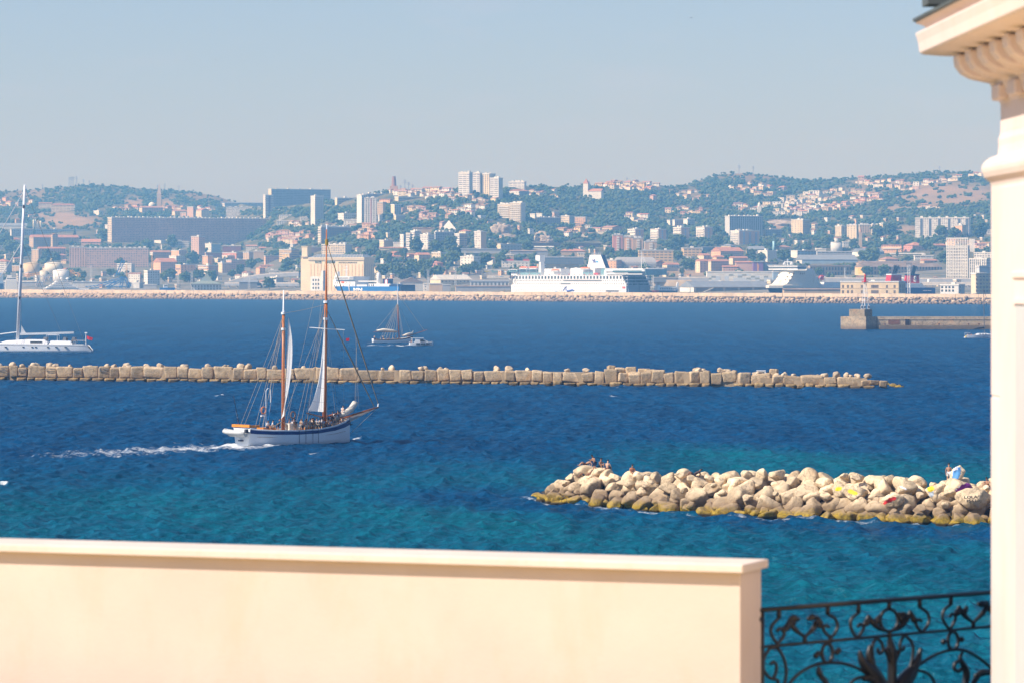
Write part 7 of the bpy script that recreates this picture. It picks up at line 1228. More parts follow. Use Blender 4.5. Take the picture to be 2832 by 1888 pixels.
def person_proto(kind, fingers=False):
    key = (kind, fingers)
    if key in PR: return PR[key]
    J, E = pose(kind, fingers); body = skin_mesh(J, E, 'person', SKIN[0]); pick = lambda ns, f_: {n: (J[n][0], J[n][1] * f_) for n in ns}
    mid = lambda a, b_, f_: tuple(Vector(J[a][0]).lerp(Vector(J[b_][0]), f_))
    js = pick(['pel', 'ch', 'shL', 'shR'], 1.3); js['nb'] = (mid('ch', 'nk', .75), .07); js['eL'] = (mid('shL', 'elL', .7), .064); js['eR'] = (mid('shR', 'elR', .7), .064); shirt = skin_mesh(js, [('pel', 'ch'), ('ch', 'nb'), ('ch', 'shL'), ('ch', 'shR'), ('shL', 'eL'), ('shR', 'eR')], 'shirt', CLOTH)
    jp = pick(['pel', 'hipL', 'hipR'], 1.16); jp['kL'] = (mid('hipL', 'knL', .8), .092); jp['kR'] = (mid('hipR', 'knR', .8), .092); jp['pel'] = (jp['pel'][0], .15); shorts = skin_mesh(jp, [('pel', 'hipL'), ('pel', 'hipR'), ('hipL', 'kL'), ('hipR', 'kR')], 'shorts', CLOTH)
    hd, top = Vector(J['hd'][0]), Vector(J['top'][0]); bm = bmesh.new(); bmesh.ops.create_icosphere(bm, subdivisions=2, radius=1); u = (top - hd).normalized(); c = top - u * .015 + Vector((0, .018, 0))
    for v in bm.verts: v.co = c + Vector((v.co.x * .092, v.co.y * .105, v.co.z * .085))
    hair = bpy.data.meshes.new('hair'); bm.to_mesh(hair); bm.free(); hair.materials.append(HAIR)
    fb = MB(); fw = Vector((0, -1, 0)); side = Vector((1, 0, 0)); e0 = hd + fw * .086 + u * .02
    for s in (-1, 1): fb.obox(e0 + side * s * .032, (.020, .012, .012), 0)
    fb.obox(hd + fw * .098 - u * .012, (.022, .03, .04), 0); fb.obox(hd + fw * .083 - u * .052, (.045, .012, .010), 0); face = fb.mesh('face', M('face_detail', (.20, .09, .06), .6)); PR[key] = (body, shirt, shorts, hair, face); return PR[key]
def person(P, rz, kind, label, shirt=None, shorts=(.05, .06, .12), skin=0, group=None, fingers=False, sc=1.0):
    b, s_, p_, h_, f_ = person_proto(kind, fingers); o = obj('person', b); o.location = P; o.rotation_euler = (0, 0, rz); o.scale = (sc, sc, sc); tag(o, label, 'person', group)
    if skin: o.material_slots[0].link = 'OBJECT'; o.material_slots[0].material = SKIN[skin]
    if shirt: q = obj('shirt', s_, o); q.color = (*shirt, 1)
    if shorts: q = obj('shorts', p_, o); q.color = (*shorts, 1)
    obj('hair', h_, o); obj('face', f_, o); return o
def ray_top(px, py0, lo_, hi_):
    """height of the tallest rock near a picture column between two distances"""
    return None
def on_rock(px, py, Y): return at(px, py, Y)
# bathers on the near boulders: picture places of their feet or seat
yc_ = lambda px, back: on_sea(px, foot_row(px) - 4).y + back
def seat(px, py, back, w=.8):      # a flat-topped boulder under a bather so that feet or seat rest on stone
    Y = yc_(px, back); P = at(px, py, Y); boulder(P - Vector((0, 0, w * .62)), w * 1.15, w, w * .64, f'boulder directly under the {nth(len(SEATS) + 1)} bather from the seaward tip'); SEATS.append(px); return P
SEATS = []
P = seat(1622, 1286, 4.6, 1.1); person(P + Vector((-.1, 0, -.02)), R(-75), 'recline', 'person reclining on the highest boulder at the tip, knees bent, in swimwear', None, (.12, .05, .04), 0, None, True)
P = seat(1643, 1307, 3.6, .8); person(P + Vector((0, 0, .03)), R(-60), 'bend', 'person in dark blue shorts standing with head bowed near the tip', None, (.025, .035, .085), 0, None, True)
P = seat(1659, 1293, 4.8, .9); person(P + Vector((0, 0, .0)), R(35), 'hug', 'person sitting right of the standing bather in blue shorts, arms bent', None, (.05, .10, .18), 0, None, True)
P = seat(1680, 1297, 5.4, .8); person(P + Vector((0, 0, -.02)), R(150), 'sit', 'person sitting alone with bare back turned, right of the group of three', None, (.12, .05, .04), 1, None, True)
P = seat(1622, 1316, 2.6, .7); person(P + Vector((-.1, 0, -.05)), R(-100), 'recline', 'person lying low among the boulders below the group of three', None, (.02, .02, .03), 2, None, True)
P = seat(1748, 1300, 5.8, .7); person(P + Vector((0, 0, -.35)), R(20), 'sit', 'person whose head barely shows behind the crest boulders', (.5, .2, .1), (.05, .05, .05), 0, None, True)
P = seat(1920, 1314, 4.4, .9); person(P + Vector((0, .1, -.02)), R(-100), 'recline', 'person in dark clothes lying across the crest boulders', (.03, .02, .025), (.03, .02, .025), 2, None, True)
P = seat(2624, 1337, 5.2, .8); person(P + Vector((0, 0, .03)), R(170), 'stand', 'person standing bare-backed in white shorts on the breakwater', None, (.75, .75, .75), 0, None, True)
P = seat(2734, 1348, 4.6, .8); person(P + Vector((-.05, 0, .0)), R(-40), 'hug', 'person in red swimwear crouching beside the white column', None, (.45, .03, .03), 0, None, True)
# ================================================================== BOATS
HULLW = M('hull_white', (.76, .78, .80), .35, .05, .6, spec=.5); SPAR = M('varnished_spar', (.46, .13, .025), .4, .2, 2.0, spec=.5); ROPE = M('rope', (.42, .35, .26), .9, .15, 3); SAIL, t_, b_ = new_mat('sailcloth'); tr_ = nd(t_, 'ShaderNodeBsdfTranslucent'); df_ = nd(t_, 'ShaderNodeBsdfDiffuse'); mx_ = nd(t_, 'ShaderNodeMixShader'); mx_.inputs[0].default_value = .62; cs_ = mix_n(t_, ramp_n(t_, noise_n(t_, .8, 5), .3, .7), (.88, .87, .83), (.95, .94, .91)); [t_.links.new(cs_, q.inputs[0]) for q in (tr_, df_)]; t_.links.new(df_.outputs[0], mx_.inputs[1]); t_.links.new(tr_.outputs[0], mx_.inputs[2]); t_.links.new(mx_.outputs[0], t_.nodes['Material Output'].inputs[0]); WOOD = M('orange_varnish', (.62, .24, .03), .45, .2, 1.5); DECK = M('deck_teak', (.40, .27, .15), .8, .25, 1.5); RUB = M('inflatable_grey', (.50, .50, .48), .5, .1, 2); FURL = M('furled_sail', (.70, .64, .54), .85, .2, 3.0, bump=.5)
def hull(st, name_mat, parent, stripe=None, sz=(.72, .97), transom=True, name='hull'):
    """st: stations (x, half beam at deck, deck z, half beam at water, keel z), stern first"""
    prof = lambda s, f: ((s[3] + (s[1] - s[3]) * f ** .75), s[2] * f)
    ring = lambda s: [(s[0], y, z) for y, z in [prof(s, f) for f in (1, .75, .5, .25, 0)]] + [(s[0], s[3] * .6, s[4] * .6), (s[0], 0, s[4])] + [(s[0], -s[3] * .6, s[4] * .6)] + [(s[0], -y, z) for y, z in [prof(s, f) for f in (0, .25, .5, .75, 1)]]
    mb = MB(); rs = [ring(s) for s in st]; mb.loft(rs, 0, False, False); n = len(rs[0]); mb.add(rs[0], [tuple(range(n))]) if transom else None
    h = mb.build(name, name_mat, parent, True); mb = MB(); mb.sheet([[(s[0], s[1] * .97, s[2] - .35), (s[0], 0, s[2] - .30), (s[0], -s[1] * .97, s[2] - .35)] for s in st]); mb.build('deck', DECK, parent)
    if stripe:
        for sg in (1, -1):
            mb = MB(); mb.sheet([[(s[0], sg * (prof(s, f)[0] + .015), prof(s, f)[1]) for f in (sz[0], (sz[0] + sz[1]) / 2, sz[1])] for s in st[stripe[1]:]]); mb.build('sheer_stripe', stripe[0], parent, True)
    return h
def rail_cap(st, m, parent, z=.03):
    for sg in (1, -1): mb = MB(); mb.tube([(s[0], sg * s[1], s[2] + z) for s in st], .06, 5); mb.build('rail_cap', m, parent)
def stay(mb, a, b_, r=.028, sag=0.0):
    a, b_ = Vector(a), Vector(b_); n = 6 if sag else 1; mb.tube([a.lerp(b_, k / n) - Vector((0, 0, sag * 4 * (k / n) * (1 - k / n))) for k in range(n + 1)], r, 4)
# ---- the schooner under way
SC = thing('schooner', 'two-masted white schooner with a navy stripe under way with passengers', 'schooner', on_sea(815, 1226), R(40))
st = [(-8.2, 1.75, 2.15, 1.3, -.1), (-7.2, 1.95, 2.0, 1.35, -.1), (-5, 2.35, 1.85, 2.05, -.7), (-1.5, 2.6, 1.75, 2.45, -.9), (2, 2.55, 1.85, 2.35, -.9), (5, 2.0, 2.2, 1.65, -.8), (7.2, 1.15, 2.65, .65, -.6), (8.7, .14, 3.05, .06, -.3)]
hull(st, HULLW, SC, (M('navy_stripe', (.02, .045, .17), .45), 0), (.73, .95)); rail_cap(st, HULLW, SC); mb = MB(); mb.tube([(st[i][0], -st[i][1] * .9 - .12, st[i][2] * .55) for i in range(1, 7)], .02, 4); mb.build('rubbing_line', M('rust_line', (.35, .22, .15), .8), SC); mb = MB(); mb.box(-8.55, -.35, .55, -8.2, .35, .7); mb.build('exhaust_slot', NAVY, SC)
mb = MB(); mb.obox((-8.0, .35, 2.45), (.35, 3.4, .34), R(4)); mb.obox((-7.2, -1.1, 2.4), (1.7, .3, .3), 0); mb.build('stern_seat', WOOD, SC); mb = MB(); mb.obox((-.3, .1, 1.95), (1.1, 1.2, 1.25), 0); mb.build('companion_hatch', M('hatch_white', (.72, .68, .6), .6), SC); mb = MB(); mb.obox((2.4, 0, 1.8), (1.8, 1.3, .6), 0); mb.build('deck_house', WOOD, SC); mb = MB(); mb.obox((-4.2, .3, 1.85), (2.0, 1.4, .6), 0); mb.build('cabin_top', WOOD, SC)
def mast_part(name, x, ztop, zj, r, parent, lean, ttop):
    mb = MB(); mb.tube([(x, 0, 1.2), (x + lean * .5, 0, zj * .5), (x + lean, 0, zj)], [r, r * .92, r * .8], 12); m_ = mb.build(name, SPAR, parent, True); mb = MB(); mb.tube([(x + lean * .92, -.02, zj * .88), (x + lean, -.02, zj), (x + lean * 1.2, 0, ztop)], [r * .66, r * .62, r * .25], 10); mb.build('topmast', ttop, m_, True); mb = MB()
    for z in (zj * .88, zj): mb.lathe([(r * 1.3, z - .15), (r * 1.3, z + .15)], 10, (x + lean * .95, 0))
    mb.build('mast_band', HULLW, m_); return m_
MZ, MM = -1.85, 4.65
mz = mast_part('mizzen_mast', MZ, 19.3, 16.4, .23, SC, .10, HULLW); mm_ = mast_part('main_mast', MM, 27.0, 17.8, .26, SC, .32, SPAR); mb = MB(); mb.tube([(MM + .42, 0, 25.4), (MM + .45, 0, 27.6)], .09, 6); mb.build('mast_truck', HULLW, mm_); mb = MB(); mb.lathe([(.22, 25.0), (.2, 25.7)], 8, (MM + .42, 0)); mb.build('mast_band', M('brass', (.5, .3, .06), .4, metal=.6), mm_)
mb = MB(); hd_ = Vector((math.cos(R(-40)), math.sin(R(-40)), 0)); c = Vector((MM + .25, -.3, 14.4)); mb.tube([c - hd_ * 2.25 + Vector((0, 0, .15)), c + hd_ * 2.25 - Vector((0, 0, .15))], [.07, .06], 6); mb.build('yard', HULLW, SC)
# sails: hoisted, sheeted so that they are seen almost edge on
def sail(name, luff, length, az, rise, m, n=22, k=7):
    (x0, z0), (x1, z1) = luff; mb = MB(); g = []
    for i in range(n + 1):
        f = i / n; L0 = Vector((x0 + (x1 - x0) * f, 0, z0 + (z1 - z0) * f)); w = (1 - f) ** .8; row = []
        for j in range(k + 1): q = j / k; row.append(L0 + (dirw(az(f)) * length + Vector((0, 0, rise))) * (q * w) + dirw(az(f) + 90) * (-.05 * w * math.sin(math.pi * q)))
        g.append(row)
    mb.sheet(g); o = mb.build(name, m, SC, True); mb = MB()
    for f in (.12, .24, .36, .5, .64, .78): i = int(f * n); mb.tube([p + Vector((.012, -.02, 0)) for p in g[i]], .018, 3)
    mb.build('seam', M('sail_seam', (.5, .48, .44), .9), o); return g
dirw = lambda a: Vector((math.cos(R(a - 40)), math.sin(R(a - 40)), 0))         # world azimuth -> boat frame
sail('mizzen_sail', ((MZ + .25, 3.6), (MZ + .85, 15.9)), 4.0, lambda f: -93 + 36 * min(1, f * 1.25), -.4, SAIL); g = sail('main_sail', ((MM + .05, 3.9), (MM + .25, 17.0)), 5.8, lambda f: -94 - 14 * (1 - f) ** 4, .35, SAIL)
mb = MB(); a = Vector((MM, 0, 3.2)); mb.tube([a, a + dirw(-108) * 6.0 + Vector((0, 0, .75))], [.11, .08], 7); mb.build('main_boom', SPAR, SC); mb = MB(); a = Vector((MZ, 0, 3.0)); mb.tube([a, a + dirw(-88) * 4.5 + Vector((0, 0, .35))], [.1, .07], 7); mb.build('mizzen_boom', SPAR, SC)
# bowsprit, netting, furled jibs
B0, B1 = Vector((6.2, 0, 2.75)), Vector((13.4, 0, 4.35)); mb = MB(); mb.tube([B0, B1], [.17, .10], 9); bs = mb.build('bowsprit', SPAR, SC, True); mb = MB(); mb.tube([B1 - Vector((.1, 0, 0)), B1 + Vector((0, 0, .45))], .09, 6); mb.build('bowsprit_cap', HULLW, bs)
mb = MB(); mb.sheet([[B0.lerp(B1, .22 + .74 * i / 8) + Vector((0, s_ * .75 * (1 - i / 8), -.05)) - Vector((0, 0, (1 - abs(s_)) * (.9 * (1 - i / 8)) + .0)) for s_ in (-1, -.5, 0, .5, 1)] for i in range(9)]); NET, t_, b_ = new_mat('netting'); bw = t_.nodes.new('ShaderNodeBsdfTransparent'); mxs = t_.nodes.new('ShaderNodeMixShader'); mxs.inputs[0].default_value = .62; b_.inputs['Base Color'].default_value = (.55, .5, .44, 1); t_.links.new(bw.outputs[0], mxs.inputs[1]); t_.links.new(b_.outputs[0], mxs.inputs[2]); t_.links.new(mxs.outputs[0], t_.nodes['Material Output'].inputs[0]); mb.build('bow_netting', NET, SC)
T1, T2 = Vector((MM + .42, 0, 25.3)), Vector((MM + .36, 0, 16.9)); B1u = B1 + Vector((0, 0, .3))
for nm, a, b_, r in (('furled_jib', T1, B1u, .085), ('furled_jib', T2, B1u - Vector((.7, 0, .25)), .085)): mb = MB(); mb.tube([a, a.lerp(b_, .35), a.lerp(b_, .7), b_], [.03, r, r * 1.05, .05], 7); mb.build(nm, M('jib_cover', (.26, .20, .13), .85, .2, 3), SC)
mb = MB(); pts = [Vector((7.0, .1, 3.15)), Vector((8.2, .1, 3.75)), Vector((9.0, .05, 4.15)), Vector((9.6, 0, 4.9)), Vector((9.9, 0, 5.0))]; mb.tube(pts, [.16, .34, .42, .38, .12], 9); o = mb.build('lowered_jib', FURL, SC, True); dm = o.modifiers.new('d', 'DISPLACE'); tx = bpy.data.textures.new('folds', 'CLOUDS'); tx.noise_scale = .25; dm.texture = tx; dm.strength = .22
mb = MB(); mb.tube([(5.2, .3, 3.3), (7.3, .1, 3.75)], .12, 6); mb.build('lowered_gaff', SPAR, SC)
mb = MB(); a = Vector((8.75, .05, 2.7)); mb.tube([a, a + Vector((.1, -.12, -.5))], .07, 5); mb.tube([a + Vector((-.25, -.15, -.45)), a + Vector((.1, -.12, -.55)), a + Vector((.45, -.1, -.4))], .07, 5); mb.build('anchor', M('black_iron', (.02, .02, .022), .5), SC)
# shrouds, ratlines, backstays
for x0, top, zt_, xs, nm in ((MZ, 16.2, 16.2, (-3.9, -3.2, -2.5), 'mizzen_shroud'), (MM, 17.4, 17.4, (1.9, 2.7, 3.5), 'main_shroud')):
    for sg in (1, -1):
        mb = MB(); foot = [Vector((x, sg * (2.4 if x < 3 else 2.25), 2.0)) for x in xs]; tp3 = Vector((x0 + .1, sg * .15, zt_))
        for q in foot: stay(mb, q, tp3, .022)
        for k in range(11 if nm[1] == 'i' and sg < 0 else 0):
            f = (k + 1) / 18; mb.tube([foot[0].lerp(tp3, f), foot[-1].lerp(tp3, f)], .016, 3)
        mb.build(nm, ROPE, SC)
mb = MB(); stay(mb, (-7.3, 1.6, 2.4), (MZ + .1, 0, 16.2), .02); stay(mb, (-7.3, -1.6, 2.4), (MZ + .1, 0, 16.2), .02); stay(mb, (-6.6, 1.8, 2.3), (MZ, 0, 14.5), .02); stay(mb, (-6.4, -1.8, 2.3), (MZ, 0, 14.5), .02); stay(mb, (MZ + .1, 0, 16.4), (MM + .3, 0, 17.5), .02, .1); mb.build('backstay', ROPE, SC)
mb = MB(); stay(mb, (-.5, 2.5, 2.0), T2, .02); stay(mb, (-.5, -2.5, 2.0), T2, .02); stay(mb, (.4, 2.5, 2.0), T1, .016); stay(mb, (.4, -2.5, 2.0), T1, .016); stay(mb, (MM + .3, -.2, 14.5), (5.5, -2, 2.6), .016); stay(mb, (MM + .3, .2, 14.5), (6.3, 1.6, 2.8), .016); stay(mb, T2 + Vector((0, 0, -2.8)), (7.2, .9, 3.0), .016); stay(mb, (MM + 1.6, -1.9, 14.3), (7.0, -1.1, 2.9), .014); stay(mb, (MM + 5.2, 0, 13.2), (9.5, -.1, 4.6), .016); stay(mb, (MM + 5.2, 0, 13.2), (9.9, .2, 5.0), .014); stay(mb, T1.lerp(B1u, .55), (10.2, 0, 4.2), .014); stay(mb, B1, (8.6, 0, .9), .03); stay(mb, B1, (7.6, .9, 2.4), .02); stay(mb, B1, (7.6, -.9, 2.4), .02); mb.build('running_rigging', ROPE, SC)
mb = MB(); stay(mb, Vector((MM, 0, 3.1)) + dirw(-108) * 5.6 + Vector((0, 0, .7)), (1.0, -1.2, 1.7), .03); stay(mb, Vector((MZ, 0, 3)) + dirw(-88) * 4.3, (-4.5, -1.0, 2.1), .03); stay(mb, Vector((MM, 0, 3.1)) + dirw(-108) * 3.6 + Vector((0, 0, .4)), (2.4, -1.4, 1.8), .025); mb.build('mainsheet', ROPE, SC)
for x, y, z in ((-5.3, -.6, 4.35), (.4, .9, 3.6)):
    mb = MB(); mb.tube([(x + .36 * math.cos(a), y, z + .42 * math.sin(a)) for a in np.linspace(0, 6.283, 15)], .09, 6, cap=False); mb.build('life_ring', M('ring_orange', (.62, .22, .10), .6) if x < 0 else M('ring_brown', (.22, .13, .09), .7), SC)
mb = MB(); mb.obox((-5.4, -.6, 3.65), (.6, .2, .2), 0); mb.tube([(-5.0, -.7, 2.2), (-5.0, -.7, 6.8), (-4.7, -.7, 7.1), (-4.3, -.7, 7.0), (-4.3, -.7, 5.3)], .04, 5); mb.build('radar_post', HULLW, SC); mb = MB(); mb.tube([(-4.9, -.9, 2.3), (-4.5, -.8, 5.0)], .07, 5); mb.build('blue_line', M('blue_rope', (.05, .30, .62), .7), SC)
mb = MB(); mb.tube([(-7.9, .9, 2.3), (-8.7, 1.1, 6.2)], .035, 5); fp = mb.build('flag_staff', M('dark_staff', (.05, .04, .04), .6), SC)
for nm, c_, z0, z1 in (('flag_blue', (.02, .03, .12), 4.4, 5.5), ('flag_white', (.72, .70, .68), 3.5, 4.4), ('flag_red', (.45, .02, .04), 2.7, 3.5)):
    e0 = lambda z: Vector((-8.05 - .2 * (z - 2.6), .95 + .05 * (z - 2.6), z)); mb = MB(); mb.sheet([[e0(z0), e0(z0) + dirw(-70) * .28 + Vector((0, 0, -.25))], [e0(z1), e0(z1) + dirw(-80) * .18 + Vector((0, 0, -.2))]]); mb.build('ensign', M(nm, c_, .8), fp)
mb = MB(); e0 = Vector((MM + 2.2, -1.7, 13.2)); mb.sheet([[e0, e0 + dirw(0) * .42 + Vector((0, 0, .05))], [e0 + Vector((0, 0, -.36)), e0 + dirw(0) * .4 + Vector((0, 0, -.33))]]); mb.build('pennant', M('flag_red', (.45, .02, .04), .8), SC)
for x in (-1.2, -.2, .9, 1.8): mb = MB(); stay(mb, (x, -2.62, 1.9), (x, -2.62, .1), .03); mb.build('fender_rope', M('navy_rope', (.03, .04, .1), .8), SC)
# the dinghy slung over the stern
dl = SC.matrix_basis; DI = thing('dinghy', 'grey inflatable dinghy slung across the schooner stern', 'dinghy', dl @ Vector((-9.15, -.1, 1.55)), R(40)); q = 2.25
mb = MB(); mb.tube([(-.45, -q, .1), (-.5, -q * .5, .12), (-.5, q * .55, .12), (-.35, q * .92, .2), (0, q * 1.08, .3), (.35, q * .92, .2), (.5, q * .55, .12), (.5, -q * .5, .12), (.45, -q, .1)], [.14, .25, .26, .26, .26, .26, .26, .25, .14], 10); mb.build('tube', RUB, DI, True); mb = MB(); mb.loft([[(-.42, y_, .05), (.42, y_, .05), (.2, y_, -.3), (0, y_, -.42), (-.2, y_, -.3)] for y_ in (-q * .9, 0, q * .6)] + [[(-.2, q, .1), (.2, q, .1), (.1, q, 0), (0, q, -.05), (-.1, q, 0)]]); mb.build('hull', RUB, DI); mb = MB(); mb.obox((0, -q * .95, .35), (.4, .35, .5), 0); mb.build('outboard_motor', M('motor_dark', (.05, .05, .06), .5), DI)
# passengers
rp = random.Random(31); SHIRTS = [((.72, .72, .72), 'white'), ((.03, .035, .05), 'black'), ((.30, .36, .46), 'grey-blue'), ((.03, .04, .09), 'navy'), ((.60, .62, .66), 'pale grey'), ((.55, .45, .35), 'beige'), ((.06, .10, .20), 'dark blue')]
crew = [(-4.9, -.9, 1.75, 'sit', 0), (-4.4, -1.2, 1.75, 'sit', 0), (-3.2, -.9, 1.2, 'bend', None), (-1.2, .6, .95, 'stand', None), (.1, -1.7, .95, 'bend', 2), (.3, .9, .9, 'stand', 4), (.9, -1.3, .95, 'stand', 6), (1.3, .4, .95, 'stand', 5), (1.7, -1.8, .9, 'stand', 1), (2.2, -1.0, .9, 'bend', 3), (2.6, -1.85, .95, 'stand', 1), (3.1, .5, 1.0, 'stand', 5), (3.3, -1.6, .95, 'stand', 2), (3.8, -.7, 1.05, 'stand', 4), (4.3, -1.75, .95, 'bend', 2), (5.0, -1.5, 1.0, 'stand', 1), (5.4, .3, 1.35, 'stand', 1), (5.7, -1.0, 1.3, 'stand', 5), (6.0, -.75, 1.6, 'stand', 0), (6.2, .2, 1.75, 'stand', 0), (6.6, -.45, 1.75, 'stand', 6), (6.9, .1, 1.9, 'stand', 5), (7.4, -.15, 1.95, 'sit', 5), (7.7, .1, 2.2, 'bend', 0), (8.0, .55, 3.6, 'sit', 0)] + [(-.8 + .52 * q, rp.uniform(-1.2, 1.3), 1.0 + max(0, q - 10) * .12, 'stand', rp.choice([1, 3, 6, 2, 0, 5])) for q in range(14)]
crew.sort()
for k, (x, y, z, kd, ci) in enumerate(crew):
    c_, w_ = SHIRTS[ci] if ci is not None else (((.02, .30, .62), 'bright blue') if kd == 'bend' else (None, None)); c_ = c_ or (.3, .2, .15)
    person(dl @ Vector((x, y, z + (.42 if x < 7.9 else .1))), R(40) + rp.uniform(-2, 2), kd, f'passenger in a {w_ or "brown"} top on the schooner deck, {nth(k + 1)} from the stern', c_, rp.choice([(.04, .05, .1), (.3, .25, .2), (.5, .5, .5)]), rp.choice([0, 0, 1]), 'passengers on the schooner deck')
# ---- small gaff cutter in the distance
CU = thing('cutter', 'distant one-masted wooden cutter with furled sails and passengers', 'sailing boat', on_sea(1082, 947.5), R(18)); sc_ = 948; k8 = 8.52 * math.cos(R(18)); X = lambda px: (px - 1082) / k8
st2 = [(X(1031), 1.2, 1.35, .5, .3), (X(1042), 1.7, 1.15, 1.2, -.3), (X(1070), 2.1, 1.1, 1.9, -.7), (X(1105), 1.9, 1.35, 1.5, -.7), (X(1128), 1.0, 1.75, .5, -.5), (X(1142), .1, 2.1, .05, -.2)]
hull(st2, HULLW, CU, (M('dark_rail_wood', (.10, .045, .03), .6), 0), (.78, 1.0)); mb = MB(); mb.tube([(X(1104), 0, 1), (X(1101), 0, 8), (X(1100), 0, 13.5)], [.2, .18, .15], 10); mp_ = mb.build('mast', M('cutter_spar', (.30, .09, .03), .5), CU, True); mb = MB(); mb.tube([(X(1100), -.05, 12.3), (X(1099), 0, 19.6)], [.17, .06], 8); mb.build('topmast', HULLW, mp_); mb = MB(); mb.tube([(X(1101), 0, 3.4), (X(1032), 0, 3.5)], [.1, .08], 6); mb.build('boom', M('cutter_spar', (.3, .09, .03), .5), CU); mb = MB(); mb.tube([(X(1100), 0, 3.6), (X(1085), 0, 3.85), (X(1060), 0, 4.15), (X(1042), 0, 3.95)], [.15, .42, .48, .2], 8); mb.build('furled_sail', FURL, CU, True)
mb = MB(); mb.tube([(X(1125), 0, 2.0), (X(1181), 0, 4.1)], [.14, .08], 7); mb.build('bowsprit', M('cutter_spar', (.3, .09, .03), .5), CU); mb = MB(); mb.tube([(X(1113), 0, 2.3), (X(1128), 0, 2.7), (X(1140), 0, 3.0), (X(1143), 0, 3.9)], [.15, .4, .42, .1], 8); mb.build('furled_jib', FURL, CU, True)
mb = MB(); tpm = (X(1100), 0, 13.0)
for x, y in ((1056, 1.9), (1063, 2), (1072, 2), (1080, 2), (1090, 2)): stay(mb, (X(x), y, 1.3), tpm, .03); stay(mb, (X(x), -y, 1.3), tpm, .03)
for x in (1108, 1112): stay(mb, (X(x), 1.8, 1.5), tpm, .03); stay(mb, (X(x), -1.8, 1.5), tpm, .03)
stay(mb, (X(1100), 0, 16), (X(1173), 0, 3.9), .05); stay(mb, (X(1100), 0, 12.8), (X(1140), 0, 2.3), .03); stay(mb, (X(1036), 0, 3.5), (X(1099), 0, 12.6), .03); mb.build('rigging', ROPE, CU)
cm = CU.matrix_basis
for k, (px, ci) in enumerate([(1034, 5), (1039, 1), (1052, 5), (1057, 0), (1062, 5), (1072, 5), (1076, 3), (1085, 5), (1088, 0), (1094, 2), (1098, None), (1102, 5)]):
    c_, w_ = SHIRTS[ci] if ci is not None else ((.75, .5, .03), 'yellow'); person(cm @ Vector((X(px), rp.uniform(-1, .3), .85)), rp.uniform(0, 6), 'sit' if k % 3 else 'stand', f'passenger in a {w_} top aboard the distant cutter, {nth(k + 1)} from its stern', c_ if k % 4 != 1 else None, (.05, .06, .1), rp.choice([0, 1]), 'passengers aboard the distant cutter', sc=.9)
# ---- white motor boat
MO = thing('motor_boat', 'small white motor boat with a canopy passing the distant cutter', 'motor boat', on_sea(1163, 955.5), R(6)); s8 = 8.85; X = lambda px: (px - 1163) / s8
st3 = [(X(1132), 1.25, 1.1, 1.1, -.3), (X(1150), 1.4, 1.0, 1.25, -.4), (X(1175), 1.35, 1.05, 1.0, -.4), (X(1190), .9, 1.15, .4, -.3), (X(1198), .08, 1.3, .03, -.1)]; hull(st3, HULLW, MO); 
for a, b_ in ((1150, 1161), (1163, 1175), (1177, 1187)): mb = MB(); mb.box(X(a), -1.43, .28, X(b_), -1.30, .85); mb.build('hull_window', GLZ, MO)
mb = MB(); mb.loft([[(X(1146), y_, 1.0), (X(1186), y_ * .7, 1.1), (X(1172), y_ * .8, 2.1), (X(1150), y_ * .9, 2.1)] for y_ in (-1.15, 1.15)]); mb.build('cabin', HULLW, MO); mb = MB(); mb.loft([[(X(1161), y_ * .93, 1.25), (X(1177), y_ * .86, 1.3), (X(1168), y_ * .88, 2.0), (X(1161), y_ * .93, 2.0)] for y_ in (-1.2, 1.2)]); mb.build('windscreen', GLZ, MO); mb = MB(); mb.obox((X(1154), 0, 2.35), (X(1172) - X(1137), 2.3, .12), 0); mb.build('hardtop', HULLW, MO); mb = MB(); [mb.tube([(X(px), y_, .9), (X(px), y_, 2.3)], .05, 4) for px in (1139, 1149) for y_ in (-1, 1)]; mb.build('hardtop_post', HULLW, MO)
person(MO.matrix_basis @ Vector((X(1137), -.3, .55)), 1.0, 'stand', 'person bare-chested at the stern of the small white motor boat', None, (.6, .2, .1), 0, sc=.85)
# ---- big sailing yacht at the left
YA = thing('sailing_yacht', 'large white sailing yacht with a tall bare mast', 'sailing yacht', on_sea(48, 972.5), R(174)); s9 = 9.68; X = lambda px: -(px - 48) / s9
st4 = [(X(258), 1.5, .55, 1.4, .3), (X(246), 2.0, 2.0, 1.6, 0), (X(225), 2.5, 2.15, 2.2, -.4), (X(150), 3.1, 2.25, 2.8, -.8), (X(60), 3.2, 2.35, 2.9, -.9), (X(-60), 2.6, 2.6, 2.1, -.8), (X(-130), 1.3, 2.9, .8, -.5), (X(-185), .1, 3.2, .05, -.2)]
hull(st4, HULLW, YA, (M('grey_line', (.35, .38, .42), .5), 0), (.80, .86)); mb = MB(); mb.loft([[(X(a), 1.9, z0_), (X(a), -1.9, z0_), (X(a), -1.5, z1_), (X(a), 1.5, z1_)] for a, z0_, z1_ in ((135, 2.0, 2.9), (128, 2.0, 3.5), (80, 2.0, 3.55), (20, 2.2, 3.2), (2, 2.3, 2.6))]); ch = mb.build('coachroof', HULLW, YA, False); mb = MB(); mb.box(X(121), 1.72, 2.6, X(88), 1.86, 3.05); mb.build('long_window', GLZ, ch); mb = MB(); mb.loft([[(X(a), 1.8, 1.9), (X(a), -1.8, 1.9), (X(a), -1.5, z1_), (X(a), 1.5, z1_)] for a, z1_ in ((205, 2.6), (200, 3.15), (145, 3.2), (141, 2.4))]); mb.build('cockpit_coaming', HULLW, YA)
